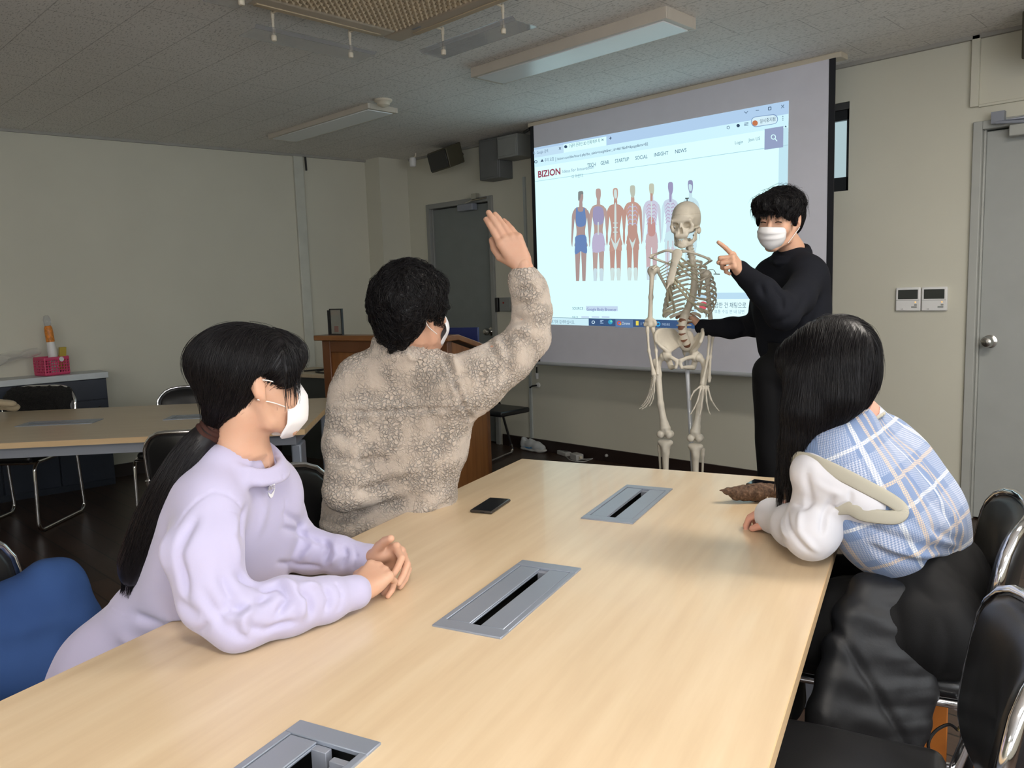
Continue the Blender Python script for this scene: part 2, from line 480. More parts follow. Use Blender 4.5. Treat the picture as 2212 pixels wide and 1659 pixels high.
# front wall, pierced by the small window behind the screen and by the two doors
WX0, WX1, WZ0, WZ1 = -2.75, -1.945, 1.905, 2.425
D1X0, D1X1, D2X0, D2X1, DH = -5.87, -4.99, -1.275, -.33, 2.19
mb = MB(); y0, y1 = ROOM_F, ROOM_F + .16
mb.box(wlx(4.9) - .1, D1X0, y0, y1, 0, CEIL); mb.box(D1X0, D1X1, y0, y1, DH, CEIL)
mb.box(D1X1, WX0, y0, y1, 0, CEIL); mb.box(WX0, WX1, y0, y1, 0, WZ0); mb.box(WX0, WX1, y0, y1, WZ1, CEIL)
mb.box(WX1, D2X0, y0, y1, 0, CEIL); mb.box(D2X0, D2X1, y0, y1, DH, CEIL); mb.box(D2X1, ROOM_R + .1, y0, y1, 0, CEIL)
struct('wall_front', mb, m_wall)
struct('wall_right', MB().box(ROOM_R, ROOM_R + .1, ROOM_B, ROOM_F, 0, CEIL), m_wall)
struct('wall_back', MB().box(-7.9, ROOM_R, ROOM_B - .1, ROOM_B, 0, CEIL), m_wall)
struct('trim_1', MB().box(-6.38, -6.15, 4.6, 4.93, 0, CEIL), m_wall)                     # pillar in the far corner
struct('trim_2', MB().box(D2X0 - .02, D2X0 + .02, 4.905, 4.93, 2.27, CEIL).box(D2X0 + .02, D2X1 + .5, 4.915, 4.93, 2.265, 2.28), m_wall, bevel=.003)
# coving strip where walls meet the ceiling
m_cove = plain('ceiling_edge_strip', (.34, .33, .30, 1), .6)
struct('trim_3', MB().box(-6.1, ROOM_R, 4.905, 4.93, CEIL - .02, CEIL), m_cove)
mb = MB(); mb.prism([(wlx(-4), -4, CEIL - .02), (wlx(-4) + .02, -4, CEIL - .02), (wlx(4.6) + .02, 4.6, CEIL - .02), (wlx(4.6), 4.6, CEIL - .02)], (0, 0, .02))
struct('trim_4', mb, m_cove)
mb = MB().box(D1X1 + .03, D2X0 - .05, 4.915, 4.93, 0, .10)
struct('baseboard_front', mb, m_base, bevel=.002)
mb = MB(); mb.prism([(wlx(-4), -4, 0), (wlx(-4) + .015, -4, 0), (wlx(4.6) + .015, 4.6, 0), (wlx(4.6), 4.6, 0)], (0, 0, .1))
struct('baseboard_left', mb, m_base)
struct('baseboard_right', MB().box(ROOM_R - .015, ROOM_R, ROOM_B, ROOM_F, 0, .1), m_base)

# window behind the screen
m_day = emis('daylight_through_frosted_glass', (.50, .66, .70), .85)
wf = MB()
wf.box(WX0, WX1, 4.955, 4.99, WZ1 - .10, WZ1 - .04).box(WX0, WX1, 4.955, 4.99, WZ0, WZ0 + .085)
wf.box(WX1 - .025, WX1, 4.955, 4.99, WZ0, WZ1 - .04).box(WX0, WX0 + .03, 4.955, 4.99, WZ0, WZ1 - .04).box(-2.36, -2.33, 4.955, 4.99, WZ0, WZ1 - .04)
w = struct('window_1', wf, m_black, bevel=.003)
MB().box(WX0 + .02, WX1 - .02, 4.995, 5.0, WZ0 + .05, WZ1 - .08).build('window_pane', m_day, w)
m_reveal = plain('dark_window_reveal', (.05, .05, .05, 1), .6)
MB().box(WX0, WX1, 4.94, 5.06, WZ1 - .04, WZ1 - .002).build('window_head', m_reveal, w)

# glowing window panels added out of view, to light the front of the room
m_fill = emis('added_window_fill_light', FILL_COL, FILL_POWER)
def added_window(name, back, a0, a1):
    z0, z1 = .95, 2.25; fr = MB(); pn = MB()
    def bx(mb, u0, u1, d0, d1, w0, w1):
        if back: mb.box(u0, u1, ROOM_B + d0, ROOM_B + d1, w0, w1)
        else: mb.box(ROOM_R - d1, ROOM_R - d0, u0, u1, w0, w1)
    bx(fr, a0, a1, 0, .04, z0 - .05, z0); bx(fr, a0, a1, 0, .04, z1, z1 + .05)
    n = max(2, int((a1 - a0) / .9)); st = (a1 - a0) / n
    for i in range(n + 1): bx(fr, a0 + i * st - .02, a0 + i * st + .02, 0, .04, z0, z1)
    w = struct(name, fr, m_black, bevel=.003); bx(pn, a0, a1, .005, .012, z0, z1); pn.build('window_pane', m_fill, w)  # this pane only glows as added fill light
added_window('added_window_2', True, -.4, 1.5); added_window('added_window_3', False, -3.0, 2.6)

def door(name, x0, x1, mat, fmat, knobx, closer, fw=.045):
    f = MB()
    f.box(x0, x0 + fw, 4.905, 5.02, 0, DH).box(x1 - fw, x1, 4.905, 5.02, 0, DH).box(x0 + fw, x1 - fw, 4.905, 5.02, DH - fw, DH)
    f.box(x0 + fw, x0 + fw + .012, 4.935, 5.02, 0, DH - fw).box(x1 - fw - .012, x1 - fw, 4.935, 5.02, 0, DH - fw)
    d = tag(f.build(name, fmat, bevel=.004), kind='structure')
    MB().box(x0 + fw + .012, x1 - fw - .012, 4.95, 4.99, .01, DH - fw - .008).build('door_panel', mat, d, bevel=.003)
    k = MB().lathe([(.036, 0), (.036, .006), (.02, .012), (.013, .02), (.013, .035), (.024, .042), (.031, .055), (.031, .07), (.024, .082), (.012, .085), (.011, .088), (.004, .089)],
                   (knobx, 4.95, 1.01), (0, -1, 0), 32)
    k.build('door_knob', m_steel, d, smooth=True)
    cx0, cx1, arm = closer
    c = MB().box(cx0, cx1, 4.875, 4.94, DH - .105, DH - .045)
    c.build('door_closer', fmat if name == 'door_2' else m_alu2, d, bevel=.006)
    a = MB().tube([(cx0 + .1, 4.89, DH - .04), (arm, 4.84, DH - .03), (arm + .12, 4.90, DH - .015)], .009, 8).box(arm - .03, arm + .03, 4.86, 4.9, DH - .03, DH + .03)
    a.build('closer_arm', m_alu2 if name == 'door_2' else m_steel, d)
    return d
door('door_1', D1X0, D1X1, m_doorl, m_frame2, -5.09, (-5.4, -5.2, -5.16))
door('door_2', D2X0, D2X1, m_doorg, m_frame, -1.165, (-1.10, -.86, -1.15))
# doorways are backed so that no light leaks round the leaves
struct('trim_5', MB().box(D1X0, D1X1, 5.03, 5.06, 0, DH), m_pit); struct('trim_6', MB().box(D2X0, D2X1, 5.03, 5.06, 0, DH), m_pit)

# ------------------------------------------------------------------ ceiling fixtures
m_housing = plain('cream_light_housing', (.55, .50, .43, 1), .45, var=.03)
m_diff_off = plain('unlit_acrylic_diffuser', (.80, .83, .85, 1), .25, var=.01)
m_diff_on = emis('lit_acrylic_diffuser', LAMP_COL, LAMP_POWER)
def lamp(x0, x1, y0, y1, on, label, group=None, t=.055):
    o = thing('ceiling_light', label, 'light', ((x0 + x1) / 2, (y0 + y1) / 2, CEIL), 0, group)
    a, b = (x1 - x0) / 2, (y1 - y0) / 2
    MB().box(-a, a, -b, -b + .02, -t, 0).box(-a, a, b - .02, b, -t, 0).box(-a, -a + .03, -b + .02, b - .02, -t, 0).box(a - .03, a, -b + .02, b - .02, -t, 0).box(-a + .03, a - .03, -b + .02, b - .02, -.02, 0).build('housing', m_housing, o, bevel=.003)
    MB().box(-a + .031, a - .031, -b + .022, b - .022, -t - .004, -t + .006).build('diffuser', m_diff_on if on else m_diff_off, o, bevel=.003)
    return o
lamp(-3.42, -2.11, 3.235, 3.49, False, 'unlit ceiling light with blue-white diffuser in front of the projection screen')
lamp(-5.78, -4.46, 3.27, 3.52, False, 'unlit ceiling light near the far left corner, dim housing beside the smoke detector', None, .035)
for (x, y) in ((.0, 2.75), (.45, -.1), (-1.6, -3.1)):
    lamp(x - .6, x + .6, y - .16, y + .16, True, 'lit ceiling light behind the photographer, out of the picture', 'lit ceiling lights behind the camera')

# cassette air conditioner
ac = thing('ceiling_air_conditioner', 'cream square cassette air conditioner in the ceiling with woven-look grille', 'air conditioner', (-2.74, 2.10, CEIL))
m_ac = plain('aged_cream_plastic', (.50, .435, .345, 1), .5, var=.04)
m_grille = plain('aged_beige_grille', (.50, .41, .285, 1), .6)
h = .47
mb = MB()
for (x0, x1, y0, y1) in ((-h, h, -h, -.36), (-h, h, .36, h), (-h, -.36, -.36, .36), (.36, h, -.36, .36)):
    mb.box(x0, x1, y0, y1, -.035, 0)
for sx in (-1, 1): # air outlets around the rim
    pass
mb.build('panel', m_ac, ac, bevel=.012, seg=3)
for k in range(4):
    R = Matrix.Rotation(k * PI / 2, 4, 'Z')
    o = MB().box(-.32, .32, .425, .458, -.040, -.034).build('outlet_louvre', m_grille, ac, bevel=.004); o.matrix_local = R
g = MB(); N = 22
g.box(-.36, .36, -.36, .36, -.028, -.02)
for i in range(N):
    for j in range(N):
        x = -.35 + .70 * (i + .5) / N; y = -.35 + .70 * (j + .5) / N
        s = .0125
        g.add([(x - s, y - s, -.030), (x + s, y - s, -.030), (x + s, y + s, -.030), (x - s, y + s, -.030), (x + s * .2, y + s * .5, -.043)], [(0, 1, 4), (1, 2, 4), (2, 3, 4), (3, 0, 4)])
g.build('grille', m_grille, ac)
MB().box(-.28, -.22, .388, .398, -.037, -.034).build('badge', m_alu2, ac)
def mk_acrylic():
    t = NT('clear_acrylic'); t.set((.72, .74, .80, 1), .06, **{'Transmission Weight': .85, 'IOR': 1.45, 'Alpha': .62}); return t.m
m_acr = mk_acrylic()
for k in range(4):
    R = Matrix.Rotation(k * PI / 2, 4, 'Z')
    sh = MB(); z = -.12
    sh.add([(-.31, .455, z + .012), (.31, .455, z + .012), (.31, .475, z), (-.31, .475, z), (.31, .61, z), (-.31, .61, z)], [(0, 1, 2, 3), (3, 2, 4, 5)])
    a = thing('air_deflector', ['clear acrylic air deflector on the screen side of the air conditioner', 'clear acrylic air deflector on the left-wall side of the air conditioner', 'clear acrylic air deflector nearest the camera under the air conditioner', 'clear acrylic air deflector on the right-hand side of the air conditioner'][k], 'air deflector', (-2.74, 2.10, CEIL), 0, 'deflectors round the air conditioner')
    o = sh.build('deflector_sheet', m_acr, a); o.matrix_local = R
    md = o.modifiers.new('t', 'SOLIDIFY'); md.thickness = .004
    for sx in (-.2, .2):
        r = MB().tube([(sx, .51, -.02), (sx, .51, z - .01)], .006, 10).lathe([(.009, 0), (.012, .004), (.012, .02), (.009, .024)], (sx, .51, z - .026), (0, 0, 1), 14)
        r.lathe([(.008, 0), (.008, .03)], (sx, .51, -.055), (0, 0, 1), 12)
        r.tube([(sx, .51, -.03), (sx, .44, -.03)], .005, 8)
        q = r.build('hanger_rod', m_cream, a, smooth=True); q.matrix_local = R
sd = MB().lathe([(.058, 0), (.058, -.012), (.045, -.02), (.04, -.035), (.022, -.045), (.008, -.05)], (-4.33, 3.30, CEIL), (0, 0, 1), 28)
tag(sd.build('smoke_detector', m_cream, smooth=True), 'round cream smoke detector on the ceiling beside an unlit light', 'smoke detector')

# ------------------------------------------------------------------ wall fittings
def wallbox(name, label, cat, x0, x1, z0, z1, d, mat, parts=(), bevel=.006, y=4.93):
    o = thing(name, label, cat, ((x0 + x1) / 2, y, z0)); cx = (x0 + x1) / 2
    MB().box(x0 - cx, x1 - cx, -d, 0, 0, z1 - z0).build('body', mat, o, bevel=bevel)
    return o
m_boxg = plain('dim_grey_metal_box', (.13, .135, .135, 1), .5); m_boxg2 = plain('grey_plastic_box', (.25, .26, .25, 1), .5)
# tilted wall speakers
def speaker(label, loc, rz, w=.30, h=.19, d=.17):
    o = thing('wall_speaker', label, 'speaker', loc); o.rotation_euler = (math.radians(14), 0, rz)
    MB().prism([(-w / 2, 0, -h / 2), (w / 2, 0, -h / 2), (w / 2 - .03, d, -h / 2 + .02), (-w / 2 + .03, d, -h / 2 + .02)], (0, 0, h)).build('cabinet', plain('yellowed_dark_casing', (.07, .064, .04, 1), .5), o, bevel=.008)
    MB().box(-w / 2 + .012, w / 2 - .012, -.010, .0, -h / 2 + .012, h / 2 - .012).build('speaker_grille', m_black, o, bevel=.004)
    MB().tube([(0, d - .02, 0), (0, d + .08, .01)], .015, 10).build('bracket', m_black, o)
    return o
speaker('black wall speaker hanging above the left grey door', (-5.33, 4.62, 2.50), math.radians(-14), .36, .17)
speaker('black wall speaker near the ceiling above the right grey door', (-.86, 4.66, 2.52), math.radians(8), .30, .22)
e = wallbox('electrical_box', 'tall dark grey metal box beside the top of the screen', 'box', -4.98, -4.74, 2.30, 2.63, .16, m_boxg)
MB().box(-.105, .105, -.166, -.158, .015, .315).build('box_door', m_boxg, e, bevel=.004)
e = wallbox('electrical_box', 'smaller pale grey box between dark metal box and screen', 'box', -4.72, -4.49, 2.44, 2.615, .2, m_boxg2)
MB().box(-.10, .10, -.206, -.198, .015, .155).build('box_door', m_boxg2, e, bevel=.004)
s = thing('motion_sensor', 'small white sensor on a bracket under the ceiling in the far corner', 'sensor', (-5.80, 4.72, CEIL))
MB().lathe([(.018, -.125), (.028, -.118), (.032, -.07), (.028, -.045), (.012, -.04)], (0, 0, 0), (0, 0, 1), 20).build('sensor_head', m_white, s, smooth=True)
MB().tube([(0, 0, -.05), (.005, .03, -.03), (.01, .03, 0)], .008, 8).build('bracket', m_cream, s)
# thermostats
LGO = []
for i, (x0, lab) in enumerate(((-1.652, 'white wall controller with dark display, left one of the pair'), (-1.512, 'white wall controller with dark display, right one of the pair, next to door frame'))):
    o = thing('wall_controller', lab, 'thermostat', (x0 + .068, 4.93, 1.18), 0, 'air conditioning controllers on the wall')
    MB().box(-.067, .067, -.02, 0, 0, .135).build('case', m_white, o, bevel=.005)
    MB().box(-.054, .054, -.0225, -.019, .068, .122).build('display', plain('dark_lcd', (.05, .055, .05, 1), .15), o, bevel=.002)
    MB().box(-.064, .064, -.0212, -.0195, .060, .062).box(.02, .05, -.0212, -.0195, .018, .026).box(.036, .05, -.0212, -.0195, .03, .038).build('buttons', m_boxg2, o)
    LGO.append(o)
    MB().lathe([(.004, 0), (.004, .002)], (.042, -.0205, .05), (0, -1, 0), 12).build('indicator_lamp', emis('amber_lamp', (1, .55, .15), 1.2), o)
# switch plate and call box left of screen
o = wallbox('switch_plate', 'grey switch plate with a red button beside the left door', 'switch', -4.93, -4.80, 1.19, 1.31, .03, m_boxg2)
MB().lathe([(.008, 0), (.008, .006)], (-.01, -.03, .075), (0, -1, 0), 14).build('red_button', plain('red_plastic', (.35, .03, .02, 1), .4), o)
tag(wallbox('card_reader', 'slim black card reader by the left door frame', 'card reader', -4.985, -4.95, 1.185, 1.31, .03, m_black))
# wires and hooks under the screen
o = thing('wall_hook', 'white adhesive hook with black clip on wall below the screen', 'hook', (-4.52, 4.93, .565))
MB().lathe([(.022, 0), (.022, .01), (.012, .018)], (0, 0, 0), (0, -1, 0), 16).build('hook_pad', m_white, o, smooth=True)
MB().tube([(0, -.02, 0), (-.03, -.045, -.005), (-.055, -.05, -.02)], .007, 8).build('clip', m_black, o)
o = thing('cable_plug', 'white plug with black tip hanging above the wall hook', 'plug', (-4.52, 4.93, .62))
MB().tube([(0, -.015, 0), (0, -.018, .05)], [.012, .016], 12).build('plug_body', m_white, o)
MB().tube([(0, -.018, .05), (0, -.016, .10)], .006, 8).build('plug_tip', m_black, o)
MB().tube([(-.004, -.012, .1), (-.01, -.008, .3), (-.02, -.006, .42)], .003, 6).build('cord', m_white, o)
struct('trim_7', MB().box(-4.62, -4.595, 4.915, 4.93, .1, 2.3), plain('pale_trunking', (.42, .45, .44, 1), .5))
# trunking on the left wall
def trunk_left():
    mb = MB(); c = np.array([wlx(3.915), 3.915]); d = unit([WL_S, 1]); n = np.array([d[1], -d[0]])
    for (s0, s1, th) in ((-.045, .045, .03),):
        q = [c + d * s0, c + d * s1, c + d * s1 + n * th, c + d * s0 + n * th]
        mb.prism([(*p, .1) for p in q], (0, 0, CEIL - .12))
    return mb
struct('trim_8', trunk_left(), plain('pale_green_trunking', (.56, .565, .50, 1), .45), bevel=.005)
mb = MB().tube([(wlx(3.99) + .02, 3.985, CEIL - .02), (wlx(3.99) + .025, 3.985, CEIL - .14)], .009, 8)
tag(mb.build('cable', m_black), 'short black cable end coming out of the ceiling by the wall trunking', 'cable')
# ------------------------------------------------------------------ projection screen
YS = 4.62
scr = thing('projection_screen', 'large pull-down projection screen with black side borders showing a web page', 'screen', (-3.07, YS, .79))
m_canvas = plain('white_screen_canvas', (.72, .72, .80, 1), .8, var=.02)
m_border = plain('black_screen_border', (.008, .009, .014, 1), .6)
SX0, SX1, SZ0, SZ1 = -4.245, -1.905, .80, 2.61
def wbuild(mb, name, mat, parent, **kw): return adopt(mb.build(name, mat, None, **kw), parent)
wbuild(MB().box(SX0 + .035, SX1 - .035, YS, YS + .004, SZ0, SZ1), 'canvas', m_canvas, scr)
for _x in (SX0, SX1 - .035): wbuild(MB().box(_x, _x + .035, YS - .002, YS + .006, SZ0, SZ1), 'black_border', m_border, scr)
wbuild(MB().box(SX0 - .03, SX1 + .03, YS + .005, YS + .1, SZ1 - .0, CEIL), 'screen_case', m_cream, scr, bevel=.004)
wbuild(MB().tube([(SX0 - .01, YS, SZ0 - .008), (SX1 + .01, YS, SZ0 - .008)], .014, 12), 'weight_bar', plain('pale_weight_bar', (.45, .47, .48, 1), .4), scr, smooth=True)
wbuild(MB().tube([(SX0 - .02, YS + .02, 2.60), (SX0 - .09, YS + .03, 2.585)], .012, 8), 'bracket', m_black, scr)

IM = []                                   # the picture thrown on the canvas: flat coloured shapes on the canvas plane
IMATS = []; IKEY = {}
def icol(r, g, b, k=1.0):
    key = (r, g, b, k)
    if key not in IKEY:
        IKEY[key] = len(IMATS); IMATS.append(emis('projected_light_%d_%d_%d' % (r, g, b), srgb(r, g, b), k))
    return IKEY[key]
imb = MB(); LAY = [0]
def SP(px, py, lay=None):
    q = ony(px, py, YS); return np.array([q[0], YS - .001 - .00025 * (LAY[0] if lay is None else lay), q[2]])
def ipoly(pts, c, lay):
    V = [SP(x, y, lay) for x, y in pts]; imb.add(V, [tuple(range(len(V)))], c)
TLp, TRp, BRp, BLp = (1152, 320), (1704, 217.5), (1697, 716), (1160, 700)
def UV(u, v, lay=0):
    """point of the picture, u 0..1 from left, v 0..1 from top"""
    a, b, c, d = (SP(*p, lay) for p in (TLp, TRp, BRp, BLp))
    return (a * (1 - u) + b * u) * (1 - v) + (d * (1 - u) + c * u) * v
def iquad(u0, v0, u1, v1, c, lay): imb.add([UV(u0, v0, lay), UV(u1, v0, lay), UV(u1, v1, lay), UV(u0, v1, lay)], [(0, 1, 2, 3)], c)
def inv(px, py):
    """picture coordinates of a pixel"""
    q = SP(px, py, 0); u = v = .5
    for _ in range(12):
        f = UV(u, v) - q; du = (UV(u + 1e-3, v) - UV(u, v)) / 1e-3; dv = (UV(u, v + 1e-3) - UV(u, v)) / 1e-3
        A = np.array([[du[0], dv[0]], [du[2], dv[2]]]); s = np.linalg.solve(A, -np.array([f[0], f[2]])); u += s[0]; v += s[1]
    return u, v
TEXTS = []
def itext(s, p0, x1, hpx, c, lay=6, bold=0):
    """text starting at pixel p0 (baseline), reaching pixel column x1, letters hpx pixels high"""
    cu = bpy.data.curves.new('t', 'FONT'); cu.body = s; cu.resolution_u = 3; cu.offset = bold
    o = bpy.data.objects.new('t', cu); COL.objects.link(o)
    dg = bpy.context.evaluated_depsgraph_get(); dg.update()
    me = bpy.data.meshes.new_from_object(o.evaluated_get(dg))
    bpy.data.objects.remove(o)
    if not len(me.vertices): return
    V = np.array([v.co[:] for v in me.vertices]); F = [tuple(p.vertices) for p in me.polygons]
    V[:, 0] -= V[:, 0].min()
    u0, v0 = inv(*p0)
    # column x1 at the same picture row
    lo, hi = u0, 1.3
    for _ in range(30):
        mid = (lo + hi) / 2; q = UV(mid, v0); c3 = W2C @ (q - EYE)
        if c3[0] / c3[2] * FPX + 1106 < x1: lo = mid
        else: hi = mid
    a = UV(u0, v0, lay); b = UV(lo, v0, lay)
    sx = np.linalg.norm(b - a) / V[:, 0].max(); dpt = (W2C @ (a - EYE))[2]; sz = hpx * dpt / FPX / .72
    ex = (b - a) / np.linalg.norm(b - a)
    W = [a + ex * x * sx + np.array([0, 0, 1]) * y * sz for x, y, _ in V]
    n0 = len(imb.V); imb.V += [tuple(w) for w in W]; imb.F += [tuple(i + n0 for i in f) for f in F]; imb.M += [c] * len(F)
    bpy.data.curves.remove(cu); bpy.data.meshes.remove(me)

PG = icol(213, 253, 255, 1.12); TABB = icol(178, 208, 238); TABL = icol(196, 226, 246); LN = icol(176, 214, 226)
TXT = icol(96, 120, 146); TXTD = icol(58, 78, 104); GREYB = icol(150, 163, 196); RED = icol(150, 62, 84)
iquad(0, 0, 1, 1, PG, 0)
iquad(0, 0, 1, .055, TABB, 1)                               # tab strip
u1, _ = inv(1218, 320); u2, _ = inv(1310, 300)
iquad(0.0, .012, u1, .055, TABL, 2); iquad(u1, .010, u2, .055, PG, 3)
iquad(0, .055, 1, .108, icol(204, 240, 252, 1.05), 1)       # address bar
iquad(0, .185, 1, .188, LN, 3)
iquad(.972, .112, 1, 1 - .06, icol(196, 232, 244), 2)        # scroll bar
ua, va = inv(1652, 279); ub, vb = inv(1692, 318)
iquad(ua, va, ub, vb, GREYB, 4)
def ring(px, py, r, c, lay, w=2.0, n=24, r2=None):
    ry = r2 or r
    for i in range(n):
        a, b = 2 * PI * i / n, 2 * PI * (i + 1) / n
        ipoly([(px + r * math.cos(a), py + ry * math.sin(a)), (px + r * math.cos(b), py + ry * math.sin(b)),
               (px + (r - w) * math.cos(b), py + (ry - w) * math.sin(b)), (px + (r - w) * math.cos(a), py + (ry - w) * math.sin(a))], c, lay)
def disc(px, py, r, c, lay, n=22, r2=None):
    ipoly([(px + r * math.cos(2 * PI * i / n), py + (r2 or r) * math.sin(2 * PI * i / n)) for i in range(n)], c, lay)
def stroke(x0, y0, x1, y1, w, c, lay):
    d = unit([x1 - x0, y1 - y0]); n = np.array([-d[1], d[0]]) * w / 2
    ipoly([(x0 + n[0], y0 + n[1]), (x1 + n[0], y1 + n[1]), (x1 - n[0], y1 - n[1]), (x0 - n[0], y0 - n[1])], c, lay)
ring(1671, 296, 5.5, PG, 5, 1.6); stroke(1675, 300, 1679, 305, 1.8, PG, 5)          # search glass
# window buttons
stroke(1608, 241, 1612, 245, 1.4, TXT, 5); stroke(1612, 245, 1616, 240, 1.4, TXT, 5); stroke(1633, 239, 1640, 238, 1.5, TXT, 5)
for a in ((1660, 232, 1666, 231), (1666, 231, 1666, 237), (1666, 237, 1660, 238), (1660, 238, 1660, 232)): stroke(*a, 1.4, TXTD, 5)
stroke(1688, 227, 1694, 233, 1.4, TXT, 5); stroke(1694, 226, 1688, 234, 1.4, TXT, 5)
disc(1222.5, 317, 3.4, TXTD, 5); stroke(1316, 299, 1322, 298, 1.4, TXTD, 5); stroke(1319, 295.5, 1319, 301.5, 1.4, TXTD, 5)
stroke(1300, 300, 1304, 304, 1.2, TXT, 5); stroke(1304, 300, 1300, 304, 1.2, TXT, 5); stroke(1208, 318, 1212, 323, 1.2, TXTD, 5); stroke(1212, 318, 1208, 323, 1.2, TXTD, 5)
itext('락 - Google 검색', (1152, 334.5), 1184, 6, TXT); itext('구글의 온라인 3D 인체 해부 지', (1229, 319), 1296, 6.5, TXTD)
ring(1158, 349.5, 3.4, TXTD, 5, 1.3); ipoly([(1168, 350), (1175, 349), (1171.5, 343.5)], TXTD, 5)
itext('주의 요함', (1177, 349.5), 1197, 6, TXT); stroke(1201, 340, 1201, 349, .8, TXT, 5)
itext('bizion.com/bbs/board.php?bo_table=insight&wr_id=4619&sfl=&page&stx=82', (1205, 346), 1400, 5.5, TXTD)
ring(1573.5, 275.5, 4, TXT, 5, 1.3, 5); disc(1595, 271.5, 4, TXTD, 5, 6); 
for k in range(3): stroke(1608, 266 + 2.8 * k, 1617, 264.8 + 2.8 * k, 1.2, TXT, 5)
PILL = icol(214, 240, 250)
pil = [(1634 + 10 * math.cos(a), 263 - 10 * math.sin(a)) for a in np.linspace(PI / 2, 3 * PI / 2, 9)] + [(1670 + 9.5 * math.cos(a), 258 - 9.5 * math.sin(a)) for a in np.linspace(-PI / 2, PI / 2, 9)]
ipoly([(1652 + (x - 1652) * 1.05, 261 + (y - 261) * 1.13) for x, y in pil], icol(120, 148, 190), 4); ipoly(pil, PILL, 5)
disc(1631.5, 266, 6, icol(196, 122, 84), 6); itext('일시중지됨', (1642, 266), 1675, 7, TXTD)
for k in range(3): disc(1691.5, 251.5 + 4 * k, 1.0, TXTD, 5, 8)
ipoly([(1695, 275), (1700, 275), (1697.5, 271)], TXTD, 5)
itext('BIZION', (1163, 383.5), 1211, 13.5, RED, 6, .03); itext('Ideas for Innovation', (1216, 374), 1283, 7, icol(120, 134, 168))
for s, x, y, x1 in (('TECH', 1269, 361.5, 1287), ('GEAR', 1298, 356.5, 1316), ('STARTUP', 1329, 352, 1359), ('SOCIAL', 1373, 345.5, 1399), ('INSIGHT', 1413.5, 338.5, 1444), ('NEWS', 1459, 331.5, 1483)):
    itext(s, (x, y), x1, 8, TXT, 6, .01)
itext('Login', (1588, 312), 1605, 7, TXT); itext('Join US', (1617, 306), 1642, 7, TXT)
itext('다 이런다.', (1236, 385), 1260, 6, TXT)
iquad(*inv(1266, 661), *inv(1335, 672), icol(198, 218, 240), 4)
itext('SOURCE :', (1237, 669), 1263, 6.5, TXT); itext('Google Body Browser', (1268, 671), 1332, 6.5, icol(98, 110, 170))
itext('태그', (1237, 687), 1249, 4, TXT)
for x in (1256, 1278, 1300): iquad(*inv(x, 683), *inv(x + 17, 687), icol(198, 218, 240), 4)
# chat pop-up
cp0, cp1 = inv(1505, 646), inv(1690, 696)
iquad(cp0[0] - .01, cp0[1] - .03, cp1[0], cp1[1] + .005, icol(190, 224, 244), 4); iquad(*cp0, *cp1, icol(222, 252, 255, 1.08), 5)
disc(1519.5, 660, 9, icol(206, 92, 104), 6); disc(1516, 659, 1.2, PG, 7, 8); disc(1523, 659, 1.2, PG, 7, 8)
itext('궁금한 건 채팅으로', (1536, 664), 1612, 9.5, TXTD, 7); itext('보통 수십 분 내 답변', (1544, 676), 1608, 6.5, icol(140, 170, 190), 7); disc(1539, 673, 1.4, icol(70, 140, 130), 7, 8)
# task bar
v_tb = inv(1300, 688)[1]
iquad(0, v_tb, 1, 1, icol(62, 88, 128), 5); iquad(0, v_tb + .002, inv(1272, 690)[0], 1, icol(206, 240, 250), 6)
itext('여기에 검색하십시오.', (1191, 698), 1242, 6.5, TXT, 7)
ring(1282, 696, 3.6, icol(214, 240, 255), 7, 1.4); stroke(1297, 692, 1304, 692, 1.2, icol(190, 220, 250), 7); stroke(1297, 698, 1304, 698, 1.2, icol(190, 220, 250), 7); stroke(1297, 695, 1301, 695, 1.2, icol(190, 220, 250), 7)
disc(1319, 695.5, 5, icol(60, 160, 200), 7); disc(1321, 694, 2.4, icol(120, 220, 190), 8, 10)
iquad(*inv(1330, 690), *inv(1368, 708), icol(96, 124, 164), 7)
disc(1338, 698, 4.6, icol(210, 90, 70), 8); disc(1338, 698, 2.2, icol(70, 130, 230), 9, 12); disc(1340.5, 700, 2.2, icol(230, 190, 60), 8, 10)
itext('Chrome', (1344, 701), 1361, 6, icol(220, 240, 255), 8)
iquad(*inv(1374, 693), *inv(1380, 703), icol(232, 214, 90), 7); itext('1 인체', (1385, 702), 1400, 6, icol(210, 230, 250), 7)
ring(1422, 700, 5, icol(60, 180, 240), 7, 1.8); itext('가이드라인', (1430, 703), 1447, 4.5, icol(190, 214, 240), 7)

